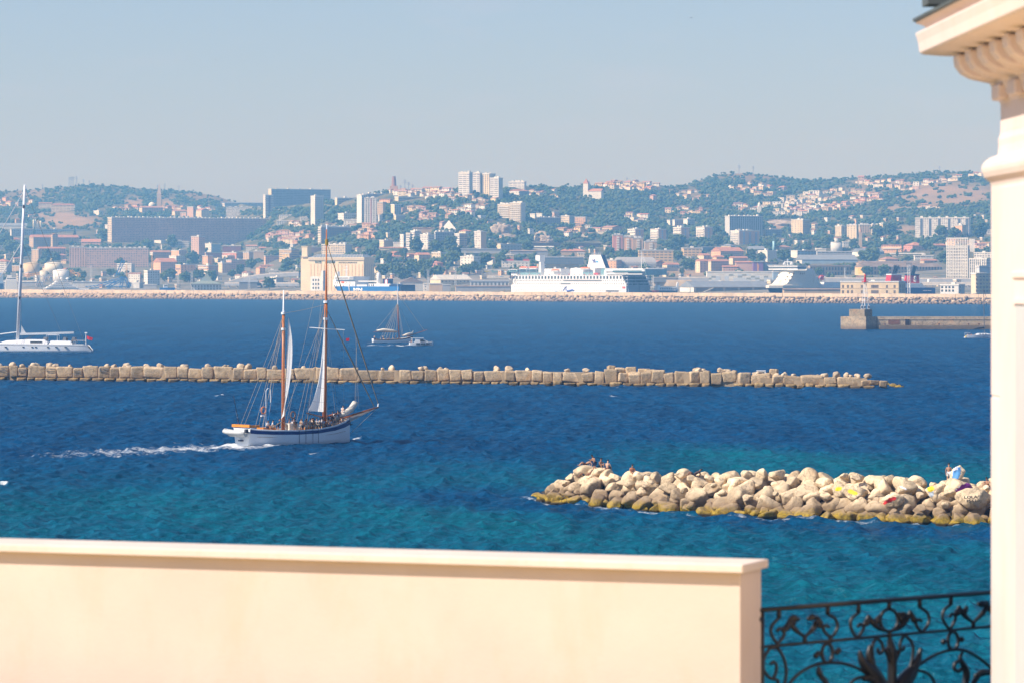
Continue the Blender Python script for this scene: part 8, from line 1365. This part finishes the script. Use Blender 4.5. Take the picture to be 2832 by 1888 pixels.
for px in (22, 72, 97, 107, 141, 164, 190): mb = MB(); mb.box(X(px + 2.6), 2.5, 1.25, X(px - 2.6), 3.4, 1.65) if False else mb.obox((X(px), 2.93, 1.45), (.55, .5, .3), 0); mb.build('porthole', GLZ, YA)
for px, w in ((126, 1.3), (182, 1.2), (207, 1.3)): mb = MB(); mb.loft([[(X(px - 6), y_, 3.0), (X(px + 6), y_, 3.0), (X(px + 5), y_, 4.1), (X(px - 1), y_, 4.2)] for y_ in (-1.3, 1.3)]); mb.build('spray_hood', M('hood_grey', (.20, .21, .23), .8), YA)
mb = MB(); mb.tube([(X(132), 1.2, 3.2), (X(132), 1.2, 4.75), (X(163), 1.2, 4.75), (X(163), 1.2, 3.1)], .07, 5); mb.tube([(X(132), -1.2, 3.2), (X(132), -1.2, 4.75), (X(163), -1.2, 4.75), (X(163), -1.2, 3.1)], .07, 5); mb.build('bimini_frame', HULLW, YA)
ALU = M('mast_aluminium', (.70, .72, .76), .35, .06, .5, spec=.6); lean = X(71) - X(50); mtop = Vector((lean, 0, 47.4)); mb = MB(); mb.tube([(0, 0, 2.2), mtop * .5 + Vector((0, 0, 1.1)), mtop], [.46, .43, .33], 14); mo_ = mb.build('mast', ALU, YA, True)
for f_ in (.33, .52, .88): p = mtop * f_; mb = MB(); mb.tube([p + Vector((0, -2.4 * (1.1 - f_ * .7), .2)), p, p + Vector((0, 2.4 * (1.1 - f_ * .7), .2))], .10, 5); mb.build('spreader', ALU, mo_); mb = MB(); mb.obox(p + Vector((0, .3, -.4)), (.5, .3, .8), 0); mb.build('mast_fitting', M('fitting_dark', (.06, .06, .07), .5), mo_)
mb = MB(); mb.tube([mtop, mtop + Vector((.15, 0, 2.8))], .035, 4); mb.tube([mtop + Vector((.5, 0, .1)), mtop + Vector((-.8, 0, .3))], .06, 4); mb.build('masthead_antenna', ALU, mo_); mb = MB(); mb.loft([[(X(a), y_, z_) for y_, z_ in ((-.3, z - .28), (.3, z - .28), (.45, z + .32), (-.45, z + .32))] for a, z in ((56, 5.0), (120, 5.15), (207, 5.45))]); mb.build('boom', HULLW, YA); mb = MB(); mb.sheet([[(X(57), 0, 5.2), (X(72), .05, 5.3)], [(X(59), 0, 7.6), (X(61), .03, 7.2)]]); mb.build('sail_head', SAIL, YA); mb = MB(); mb.tube([(X(0), .3, 5.0), (X(46), .1, 5.6)], .16, 6); mb.build('spinnaker_pole', HULLW, YA); mb = MB(); stay(mb, (X(55), 0, 2.8), (X(95), 0, 4.7), .09); mb.build('boom_vang', M('fitting_dark', (.06, .06, .07), .5), YA)
mb = MB(); fx = Vector((X(-175), 0, 3.2)); mb.tube([mtop * .97, fx], .13, 6); mb.tube([mtop * .66 + Vector((0, 0, 0)), Vector((X(-110), 0, 3.0))], .13, 6); mb.build('furled_headsail', M('headsail_grey', (.52, .54, .57), .7), YA); mb = MB(); stay(mb, mtop * .99, (X(240), 1.2, 2.4), .05); stay(mb, mtop * .66, (X(182), -1, 2.5), .05)
for sg in (1, -1): stay(mb, mtop * .9, (X(45), sg * 3, 2.4), .03); stay(mb, mtop * .66, (X(52), sg * 3, 2.4), .03); stay(mb, mtop * .33, (X(56), sg * 3, 2.4), .03)
mb.build('rigging', M('dark_wire', (.14, .15, .17), .5), YA); mb = MB(); mb.tube([(X(241), 0, 2.0), (X(241), 0, 5.4)], .14, 6); mb.obox((X(241), 0, 5.4), (.7, .4, .3), 0); mb.build('stern_post', HULLW, YA); mb = MB(); mb.tube([(X(214), 1.5, 2.2), (X(214), 1.5, 3.3), (X(236), 1.2, 3.2), (X(240), -1.2, 3.2), (X(214), -1.5, 3.3)], .05, 4); mb.build('pushpit_rail', ALU, YA); mb = MB(); mb.tube([(X(212) + .55 * math.cos(a), .2, 3.1 + .55 * math.sin(a)) for a in np.linspace(0, 6.283, 17)], .06, 5, cap=False); mb.build('wheel', ALU, YA)
mb = MB(); mb.sheet([[(X(244), .2, 4.6), (X(250), .35, 4.35), (X(261), .2, 4.0)], [(X(244), .2, 3.7), (X(250), .3, 3.45), (X(258), .2, 3.2)]]); mb.build('ensign', M('ensign_red', (.55, .02, .03), .8), YA)
# ---- yacht at the right, half behind the column
YB = thing('cruising_yacht', 'white cruising yacht with a dark furled mainsail half hidden by the column', 'sailing yacht', on_sea(2722, 935.5), R(8)); sb = 7.9; X = lambda px: (px - 2722) / sb
st5 = [(X(2666), .9, .6, .8, .2), (X(2673), 1.5, 1.15, 1.2, 0), (X(2700), 1.9, 1.2, 1.6, -.4), (X(2735), 1.7, 1.35, 1.3, -.4), (X(2770), .1, 1.6, .05, -.1)]; hull(st5, M('hull_grey_white', (.62, .65, .70), .4), YB); mb = MB(); mb.loft([[(X(a), 1.2, .9), (X(a), -1.2, .9), (X(a), -.9, z_), (X(a), .9, z_)] for a, z_ in ((2698, 1.3), (2704, 1.75), (2728, 1.75), (2745, 1.3))]); mb.build('coachroof', HULLW, YB)
for px in (2708, 2716, 2724): mb = MB(); mb.obox((X(px), -1.05, 1.45), (.5, .2, .22), 0); mb.build('porthole', GLZ, YB)
mb = MB(); mb.tube([(X(2723), 0, 1.5), (X(2720), 0, 17.4)], [.13, .10], 8); mb.build('mast', M('mast_dark', (.12, .13, .15), .4), YB); mb = MB(); mb.tube([(X(2722), 0, 3.5), (X(2690), 0, 3.0)], [.12, .1], 6); mb.tube([(X(2721), 0, 3.75), (X(2705), 0, 3.5), (X(2691), 0, 3.1)], [.3, .32, .15], 7); mb.build('furled_mainsail', M('sail_cover_black', (.02, .022, .03), .7), YB); mb = MB(); stay(mb, (X(2720), 0, 17.2), (X(2672), 0, 1.3), .02); stay(mb, (X(2720), 0, 16.8), (X(2769), 0, 1.7), .06); stay(mb, (X(2720), 0, 11.5), (X(2722), 1.6, 1.4), .025); stay(mb, (X(2720), 0, 11.5), (X(2722), -1.6, 1.4), .025); mb.tube([(X(2721), -1, 10.5), (X(2721), 1, 10.5)], .05, 4); mb.build('rigging', M('dark_wire', (.14, .15, .17), .5), YB); mb = MB(); mb.tube([(X(2668), -.8, 1), (X(2668), -.8, 2.0), (X(2680), -1.3, 2.0)], .03, 4); mb.tube([(X(2668), .8, 1), (X(2668), .8, 2.0), (X(2668), -.8, 2.0)], .03, 4); mb.build('pushpit_rail', ALU, YB)
ym = YB.matrix_basis
for k, (px, c_, w_) in enumerate([(2674, (.7, .7, .7), 'white'), (2678, (.06, .06, .08), 'dark'), (2684, (.5, .15, .12), 'reddish'), (2697, (.7, .7, .72), 'pale'), (2702, (.35, .1, .1), 'maroon')]): person(ym @ Vector((X(px), -.4 + .2 * (k % 2), .85)), k * 1.3, 'sit', f'person in a {w_} top in the cockpit of the right-hand cruising yacht', c_, (.05, .06, .1), k % 2, 'crew of the cruising yacht', sc=.9)
mb = MB(); mb.lathe([(.25, .3), (.25, 1.0)], 10, (X(2668) , -.9)); mb.build('yellow_buoy', M('buoy_yellow', (.7, .5, .05), .6), YB)
# ================================================================== TREES ONE CAN TELL APART
def near_label(px, py): return sorted(BUILT, key=lambda q: (q[0] - px) ** 2 + (q[1] - py) ** 2 * 1.5)
TL = set()
def T_(T, x, y, w, k=0, kind='round green tree'):
    px, py = tp(T, x, y); P = ground(px, py); size = w / 4.02 * P.y / F / (1.75 if k != 5 else .95)
    for a, b_, l in near_label(px, py)[:6]:
        if len(l.split()) > 9: continue
        lab = f'{kind} {where(px, py, a, b_)} the {l}'
        if lab not in TL: break
    if lab in TL: lab = 'smaller ' + lab
    TL.add(lab); tree(P, size, lab, k, random.uniform(0, 6), 1.0, 'trees standing among the port buildings', 'cypress' if k == 5 else 'tree')
for a in [(1, 1575, 1370, 130, 0), (1, 340, 1085, 140, 1), (1, 100, 905, 120, 2), (1, 1185, 1375, 130, 4), (1, 260, 1290, 120, 0), (1, 400, 1290, 140, 3), (1, 540, 1300, 130, 4), (1, 980, 1150, 120, 1), (1, 1390, 1150, 130, 0), (1, 860, 1210, 100, 2), (1, 770, 1250, 90, 3), (1, 1560, 690, 40, 5), (1, 1635, 690, 34, 5), (0, 1640, 920, 110, 0), (0, 1345, 1130, 110, 1), (0, 1560, 1075, 90, 3), (0, 520, 1050, 110, 2), (0, 620, 1070, 110, 4), (0, 60, 900, 140, 0), (0, 120, 990, 170, 3), (0, 240, 1030, 170, 6), (0, 1840, 1290, 120, 1), (0, 1900, 1260, 120, 0), (0, 380, 770, 40, 5), (0, 830, 790, 44, 5), (0, 1230, 1240, 100, 3), (0, 920, 1260, 90, 4), (0, 1150, 830, 140, 6),
    (2, 975, 1190, 150, 0), (2, 1080, 1210, 170, 1), (2, 1140, 1150, 120, 6), (2, 1420, 1110, 170, 3), (2, 1440, 1040, 150, 4), (2, 1320, 1110, 110, 2), (2, 710, 1180, 26, 5), (2, 1775, 1110, 150, 3), (2, 1950, 1120, 130, 0), (2, 1850, 950, 110, 6), (2, 1310, 895, 70, 1), (2, 1010, 965, 150, 2), (2, 870, 1000, 90, 0), (2, 1390, 940, 150, 4), (2, 1220, 940, 120, 1), (2, 520, 1030, 130, 0), (2, 620, 1060, 120, 3), (2, 700, 1090, 110, 2), (2, 780, 1230, 150, 4), (2, 640, 1230, 150, 6), (2, 880, 1265, 160, 0), (2, 1130, 1265, 160, 1), (2, 1250, 1255, 150, 3), (2, 1560, 1210, 120, 0), (2, 1650, 1190, 110, 2), (2, 430, 1270, 70, 1), (2, 880, 1095, 70, 5),
    (3, 430, 930, 110, 6), (3, 130, 1085, 120, 0), (3, 225, 1055, 50, 3), (3, 315, 1050, 50, 1), (3, 1580, 1030, 110, 0), (3, 1715, 1060, 70, 2), (3, 900, 985, 130, 4), (3, 1350, 1010, 110, 3), (3, 1490, 940, 60, 5), (3, 1390, 1130, 90, 1), (4, 425, 1160, 140, 0), (4, 345, 1200, 60, 2), (4, 300, 1060, 120, 3), (4, 1110, 1050, 120, 4), (4, 1230, 1060, 100, 1), (4, 1475, 1085, 160, 3), (4, 1860, 1190, 80, 0), (4, 300, 920, 170, 6), (4, 220, 930, 110, 1), (4, 750, 890, 110, 4), (4, 1330, 930, 120, 0), (4, 1670, 940, 36, 5), (4, 1765, 935, 60, 5), (4, 1200, 760, 130, 6), (4, 700, 780, 130, 3), (4, 1020, 860, 90, 1),
    (5, 1650, 800, 40, 0), (5, 780, 1225, 130, 0), (5, 60, 1225, 100, 1), (5, 590, 1230, 120, 3), (5, 660, 1080, 160, 4), (5, 560, 1060, 130, 6), (5, 1440, 1075, 120, 0), (5, 1000, 945, 60, 5), (5, 1250, 945, 120, 1), (5, 590, 730, 150, 6), (5, 720, 790, 140, 0), (5, 850, 790, 150, 4), (5, 1420, 800, 140, 3), (5, 1560, 800, 120, 1), (5, 1850, 800, 180, 6), (5, 930, 1010, 40, 5), (5, 440, 930, 100, 2), (5, 150, 900, 130, 3)]: T_(*a, **({'kind': 'slim dark cypress'} if a[4] == 5 else {'kind': ['round green tree', 'leafy tree', 'broad pine tree', 'bushy tree', 'dense dark tree', '', 'tall rounded tree'][a[4]]}))
build_woods()
# ================================================================== FOREGROUND BUILDING
def plaster(name, c, sc=1.0, bump=.25):
    m, t, b = new_mat(name); n1 = noise_n(t, .9 * sc, 6, 'Object', .65); n2 = noise_n(t, 3.5 * sc, 6, 'Object', .7, (1, 1, .4)); cc = mix_n(t, ramp_n(t, n1, .35, .7), tuple(q * .9 for q in c), tuple(min(.92, q * 1.03) for q in c)); cc = mix_n(t, ramp_n(t, n2, .50, .72, 0, .35), cc, tuple(q * f for q, f in zip(c, (.90, .80, .66)))); t.links.new(cc, b.inputs['Base Color']); b.inputs['Roughness'].default_value = .9; b.inputs['Specular IOR Level'].default_value = .15
    bn = nd(t, 'ShaderNodeBump', i_Strength=bump, i_Distance=.006); t.links.new(noise_n(t, 60, 6, 'Object', .7), bn.inputs['Height']); t.links.new(bn.outputs[0], b.inputs['Normal']); return m
CREAM = plaster('cream_plaster', (.66, .525, .44)); STONEC = plaster('coping_stone', (.70, .58, .49), 2.5); COLP = plaster('column_plaster', (.72, .575, .50)); SHADEP = plaster('shade_panel', (.50, .48, .46), 1.0, .1)
wx, wy = Vector((.932, -.362, 0)).normalized(), Vector((.362, .932, 0)).normalized(); WO = Vector((.9025, 15.0, CAMZ - 1.1144)); PW = thing('parapet_wall', 'cream plastered parapet wall with a projecting stone coping', 'wall', (WO.x, WO.y, 0), math.atan2(wx.y, wx.x)); zt = WO.z
def bev(o, w=.006, seg=2): m = o.modifiers.new('bevel', 'BEVEL'); m.width = w; m.segments = seg; m.limit_method = 'ANGLE'; return o
mb = MB(); n = 40
# front face as a slightly uneven plaster sheet, with the vertical joint
body = MB(); body.box(-9.0, .044, -2, -.024, .312, zt - .0355); bev(body.build('wall', CREAM, PW), .004)
x0 = 0.0; r8 = random.Random(2); k = 0
while x0 > -9:
    L_ = 9.1; mb = MB(); dz = r8.uniform(-.001, .001); mb.box(x0 - L_ + .0015, r8.uniform(-.002, .001), zt - .035 + dz, x0, .335, zt + dz); o = mb.build('coping_slab', STONEC, PW); bev(o, .007, 3); x0 -= L_
mb = MB(); mb.box(-7, -13.5, zt - 1.0, 3.2, -.25, zt - .68); struct(mb.build('bounce_floor', M('bounce_paving', (.80, .60, .25), .85, .25, 2.0), None, False, PW.location, PW.rotation_euler.z))  # unseen floor, added to bounce warm light onto wall and column
# ---- column with cornice
ang = R(1.455); CO = Vector((1.909, 15.3, 0)); CB = thing('column', 'white plastered corner column with moulded cornice and slate eave', 'column', CO, ang)
sK = F / 15.3; zr = lambda py: CAMZ + (HY - py) / sK; RW, NEAR = 1.6, -4.2
def moulding(name, prof, m, bevel=0): # prof: (overhang metres, picture row)
    mb = MB(); prof = [(o * .883, CAMZ + (HY - py) * (15.3 + max(o, 0) * .883) / F) for o, py in prof]; mb.loft([[(-o, NEAR, z), (RW, NEAR, z), (RW, o, z), (-o, o, z)] for o, z in prof]); o_ = mb.build(name, m, CB)
    return bev(o_, bevel, 3) if bevel else o_
ar = lambda o0, r0, o1, r1, n=7, conv=1: [(o0 + (o1 - o0) * (math.sin(i / n * math.pi / 2) if conv > 0 else 1 - math.cos(i / n * math.pi / 2)), r0 + (r1 - r0) * (1 - math.cos(i / n * math.pi / 2) if conv > 0 else math.sin(i / n * math.pi / 2))) for i in range(n + 1)]
moulding('shaft', [(.0, 20000)] and [(0, CAMZ * sK + HY + 500), (0, 1896), (-.004, 1893), (0, 1890), (0, 1098), (-.007, 1094), (0, 1090), (0, 516), (.004, 508)], COLP)
moulding('base_moulding', [(.004, 507.5), (.006, 504), (.028, 492), (.0365, 478), (.0385, 468), (.034, 456), (.02, 445), (.004, 437), (-.026, 430), (-.030, 405), (-.028, 388), (-.034, 376), (-.037, 368)], COLP)
moulding('neck', [(-.037, 367.5), (-.037, 290), (-.030, 282), (-.012, 264), (-.012, 254), (0, 240)], COLP)
moulding('capital', [(.0, 239.5), (.008, 232), (.035, 228), (.075, 222), (.10, 210), (.118, 192), (.128, 170), (.131, 158)], COLP)
moulding('cornice', [(.131, 157.5), (.20, 156), (.275, 152), (.286, 147), (.292, 120), (.302, 98), (.302, 92), (.258, 89), (.258, 80), (.275, 71), (.302, 66), (.304, 62)], COLP, .004)
for k in range(10): # ribs of the capital
    y0 = -.05 - .315 * k; P_ = [(-.0, 236), (-.03, 229.5), (-.098, 222), (-.135, 208), (-.156, 188), (-.162, 158.2), (-.05, 158.2), (.05, 236)]; mb = MB(); mb.loft([[(x, y, zr(py)) for x, py in P_] for y in (y0, y0 - .13)]); bev(mb.build('rib', COLP, CB), .012, 3)
for k in range(8): y0 = -.12 - .4 * k; mb = MB(); mb.box(-.018, y0 - .18, zr(284), .02, y0, zr(242)); bev(mb.build('rib', COLP, CB), .01, 3)
SLT = M('slate', (.10, .11, .105), .6, .25, 6.0); mb = MB(); za = zr(61.5); e_ = .276; za = CAMZ + (HY - 61.5) * 15.57 / F; mb.loft([[(-q, NEAR, z), (RW, NEAR, z), (RW, q, z), (-q, q, z)] for q, z in ((e_, za), (e_ + .002, za + .012), (.15, za + .017))]); mb.build('slate_eave', SLT, CB)
mb = MB(); mb.box(-.255, -.02, zr(13), -.05, .16, zr(-40)); mb.build('gutter_box', SLT, CB)
mb = MB(); mb.box(-.014, NEAR, 2, -.001, -.70, zr(838)); bev(mb.build('shade_strip', SHADEP, CB), .004); mb = MB(); mb.box(-.022, NEAR, zr(838) + .001, -.001, -.66, zr(826)); mb.build('panel_cap', COLP, CB); mb = MB(); mb.box(-.02, NEAR, zr(770), -.001, -.64, zr(752)); bev(mb.build('moulding_strip', COLP, CB), .004)  # grey strip stands in for a shaded recess beside the lit face
for z_ in (520, 530): pass
mb = MB(); mb.box(-.010, NEAR, zr(20000) if False else 2, -.001, -.28, zr(522)); bev(mb.build('pilaster_panel', COLP, CB), .006, 2)
# ---- wrought-iron railing
IRON = M('wrought_iron', (.012, .012, .014), .42, .25, 20.0, spec=.5); RA, RB = Vector((.993, 15.3, 0)), Vector((2.012, 16.15, 0)); rd = (RB - RA).normalized(); rn = Vector((-rd.y, rd.x, 0))
def rp3(u, v):                     # picture place (zoomed rail units) -> the rail's plane
    px, py = 2080 + u / 3.1277, 1600 + v / 3.1277; dx = (px - CX) / F; t = (RA.x - dx * RA.y) / (dx * rd.y - rd.x); p = RA + rd * t; return Vector((p.x, p.y, CAMZ + (HY - py) * p.y / F))
RT = thing('balcony_railing', 'black wrought-iron balcony railing with scrolls between wall and column', 'railing', (RA.x, RA.y, 0)); RO = Vector((RA.x, RA.y, 0))
def smooth(P, k=8):
    P = [Vector(p) for p in P]; Q = [P[0] * 2 - P[1]] + P + [P[-1] * 2 - P[-2]]; out = []
    for i in range(1, len(Q) - 2):
        a, b_, c, d = Q[i - 1:i + 3]
        for j in range(k): t = j / k; out.append(.5 * (2 * b_ + (c - a) * t + (2 * a - 5 * b_ + 4 * c - d) * t * t + (3 * b_ - a - 3 * c + d) * t ** 3))
    return out + [P[-1]]
def iron(name, pts, r=.0070, sm=True):
    P = [rp3(*p) - RO for p in pts]; P = smooth(P) if sm and len(P) > 2 else P; n = len(P); rr = r if not isinstance(r, (tuple, list)) else [float(np.interp(i / (n - 1), np.linspace(0, 1, len(r)), r)) for i in range(n)]
    mb = MB(); mb.tube(P, rr, 8); return mb.build(name, IRON, RT, True)
def ring(cx, cy, rx, ry, r=.0062): iron('ring', [(cx + rx * math.cos(a), cy + ry * math.sin(a)) for a in np.linspace(0, 2 * math.pi, 17)], r)
def ball(u, v, r=.011): P = rp3(u, v) - RO; mb = MB(); mb.lathe([(.001, P.z - r), (r * .7, P.z - r * .7), (r, P.z), (r * .7, P.z + r * .7), (.001, P.z + r)], 10, (P.x, P.y)); mb.build('ball', IRON, RT, True)
iron('top_rail', [(40, 270), (2120, 110)], .0098, False); iron('mid_rail', [(60, 588), (1190, 488), (2120, 404)], .0062, False); iron('wall_anchor', [(35, 350), (75, 345)], .013, False); iron('post', [(88, 280), (88, 1500)], .009, False); iron('post', [(2090, 120), (2085, 1500)], .009, False); iron('bottom_rail', [(60, 1480), (2120, 1300)], .0075, False)
for a, b_ in (((232, 262), (232, 338)), ((655, 230), (653, 305)), ((455, 490), (455, 558)), ((220, 540), (215, 605)), ((676, 488), (680, 548)), ((920, 205), (920, 295)), ((1185, 185), (1185, 270)), ((1450, 165), (1450, 245)), ((1720, 145), (1718, 222)), ((1912, 366), (1914, 414))): iron('stem', [a, b_], .0095, False)
LF = (.006, .015, .007)
def flower(pts): iron('leaf', pts, LF)
for sc_ in ([(232, 335), (172, 400), (165, 470), (215, 548), (268, 500), (275, 450), (240, 425), (215, 450)], [(653, 300), (720, 345), (738, 420), (690, 495), (640, 470), (615, 425), (640, 400), (665, 415)], [(920, 290), (860, 345), (855, 420), (905, 500), (950, 455), (965, 410), (935, 390), (915, 410)], [(1450, 240), (1515, 290), (1530, 370), (1475, 450), (1430, 415), (1415, 370), (1445, 350), (1465, 365)], [(1718, 218), (1660, 270), (1650, 345), (1705, 425), (1745, 375), (1760, 320), (1730, 300), (1710, 325)], [(2090, 195), (2120, 240), (2130, 300)]): iron('scroll', sc_)
for v_ in ([(455, 498), (395, 455), (345, 405), (318, 355)], [(455, 498), (510, 450), (550, 400), (575, 330)], [(1190, 452), (1110, 430), (1040, 375), (1005, 315)], [(1190, 452), (1270, 420), (1335, 355), (1370, 275)], [(1914, 375), (1860, 335), (1815, 285), (1790, 232)], [(1914, 375), (1970, 320), (2015, 265), (2040, 198)]): iron('stem', v_, (.0055, .012, .007))
for q in ([(318, 355), (300, 420), (290, 410)], [(335, 395), (290, 425), (260, 455)], [(345, 345), (352, 380), (345, 405)], [(318, 355), (350, 335), (385, 345), (410, 345)], [(575, 330), (590, 395), (560, 400)], [(575, 330), (520, 330), (480, 345)], [(550, 360), (548, 390), (540, 405)], [(1005, 315), (990, 375), (965, 395)], [(1020, 330), (1040, 370), (1075, 350)], [(1370, 275), (1400, 350), (1420, 370)], [(1350, 310), (1310, 310), (1270, 300)], [(1060, 420), (1080, 360), (1110, 310)], [(1300, 400), (1290, 340), (1260, 290)], [(1790, 232), (1775, 290), (1745, 310)], [(1810, 260), (1835, 280), (1860, 235)], [(2040, 198), (1990, 215), (1950, 215)], [(2015, 260), (2045, 250), (2075, 290)]): flower(q)
ring(1185, 355, 76, 96, .0075); ring(650, 640, 46, 82, .0075); ring(1738, 532, 44, 78, .0075)
for u, v in ((570, 645), (735, 630), (1655, 542), (1812, 520), (552, 660), (748, 616)): ball(u, v, .013)
iron('stem', [(575, 645), (600, 642)], .006, False); iron('stem', [(700, 635), (735, 630)], .006, False); iron('stem', [(1660, 540), (1692, 536)], .006, False); iron('stem', [(1780, 525), (1812, 520)], .006, False); iron('stem', [(676, 545), (655, 560)], .009, False)
iron('stem', [(1188, 450), (1192, 520), (1205, 620), (1212, 740), (1210, 900), (1205, 1300)], (.009, .010, .022, .020, .020, .02)); iron('stem', [(1160, 600), (1190, 680), (1205, 760)], (.012, .013, .01)); iron('stem', [(1268, 620), (1235, 690), (1215, 770)], (.012, .013, .01))
for sc_ in ([(1075, 505), (1045, 560), (1040, 640), (1070, 780), (1130, 920)], [(1075, 505), (1120, 550), (1130, 620), (1100, 640), (1085, 600)], [(1320, 480), (1380, 545), (1392, 640), (1360, 780), (1290, 920)], [(1320, 480), (1285, 540), (1280, 600), (1305, 610), (1315, 580)], [(320, 905), (390, 830), (480, 770), (600, 730), (760, 725), (900, 765), (990, 820)], [(1440, 745), (1520, 690), (1620, 640), (1740, 610), (1850, 620), (1960, 680), (2070, 770)], [(150, 600), (105, 680), (100, 780), (150, 850), (215, 870), (225, 910)], [(150, 600), (220, 600), (275, 690), (295, 800), (280, 920)], [(160, 735), (185, 715), (210, 745), (205, 810), (185, 850)], [(1440, 790), (1510, 810), (1560, 860), (1590, 930)], [(850, 900), (900, 860), (960, 845)]): iron('scroll', sc_, .0068)
iron('leaf', [(930, 620), (945, 690), (990, 760), (1060, 830), (1120, 920)], (.006, .016, .024, .03, .03)); iron('leaf', [(1020, 570), (1010, 660), (1040, 760), (1080, 830)], (.006, .014, .018, .02)); iron('leaf', [(1460, 595), (1435, 690), (1395, 770), (1330, 850), (1270, 930)], (.006, .015, .022, .028, .03)); iron('leaf', [(960, 860), (1030, 850), (1090, 890)], (.01, .022, .03)); iron('leaf', [(1420, 800), (1380, 840), (1320, 890)], (.01, .02, .03))
iron('leaf', [(575, 755), (580, 810), (605, 850), (640, 900), (660, 980)], (.006, .014, .010, .012, .010)); iron('scroll', [(600, 870), (590, 830), (620, 850), (650, 880)], .007); iron('leaf', [(1820, 630), (1800, 690), (1840, 760), (1855, 830), (1840, 930)], (.006, .009, .014, .016, .014)); iron('scroll', [(1800, 700), (1755, 730), (1750, 780), (1790, 795), (1815, 770)], .008); iron('leaf', [(1925, 840), (1990, 810), (2070, 805)], (.008, .016, .012)); iron('leaf', [(1960, 830), (1930, 870), (1900, 930)], (.012, .012, .01))
# ---- gulls far over the bay
for px, py, Y, l in ((1758, 478, 2600, 'tiny dark bird in the sky above the right village'), (1345, 131, 1500, 'tiny bird high in the middle of the sky'), (1912, 50, 1500, 'tiny bird near the top right of the sky'), (596, 166, 1600, 'tiny bird in the left part of the sky')):
    o = thing('gull', l, 'bird', at(px, py, Y), R(px % 90), 'birds in the sky'); o.scale = (1.6,) * 3; mb = MB(); mb.tube([(-.3, 0, 0), (-.1, 0, .02), (.15, 0, .03), (.28, 0, .05)], [.01, .07, .06, .015], 7); mb.build('body', GREYST, o, True)
    for sg in (1, -1): mb = MB(); mb.loft([[(-.08, sg * y, z), (.08, sg * y, z), (.08, sg * y, z + .015), (-.08, sg * y, z + .015)] for y, z in ((.03, .03), (.3, .16), (.65, .08))]); mb.build('wing', GREYST, o)
# ================================================================== AIR
hz, t, b = new_mat('haze_air'); t.nodes.remove(b); pv = t.nodes.new('ShaderNodeVolumePrincipled'); pv.inputs['Color'].default_value = (.20, .53, 1.0, 1); pv.inputs['Absorption Color'].default_value = (1, 1, 1, 1); pv.inputs['Density'].default_value = 1.5e-4; pv.inputs['Anisotropy'].default_value = 0.1; t.links.new(pv.outputs[0], t.nodes['Material Output'].inputs['Volume'])
mb = MB(); mb.box(-4200, -400, -12, 4200, 11200, 330); o = mb.build('haze', hz); o['kind'] = 'stuff'; o['label'] = 'thin pale summer haze over the bay'
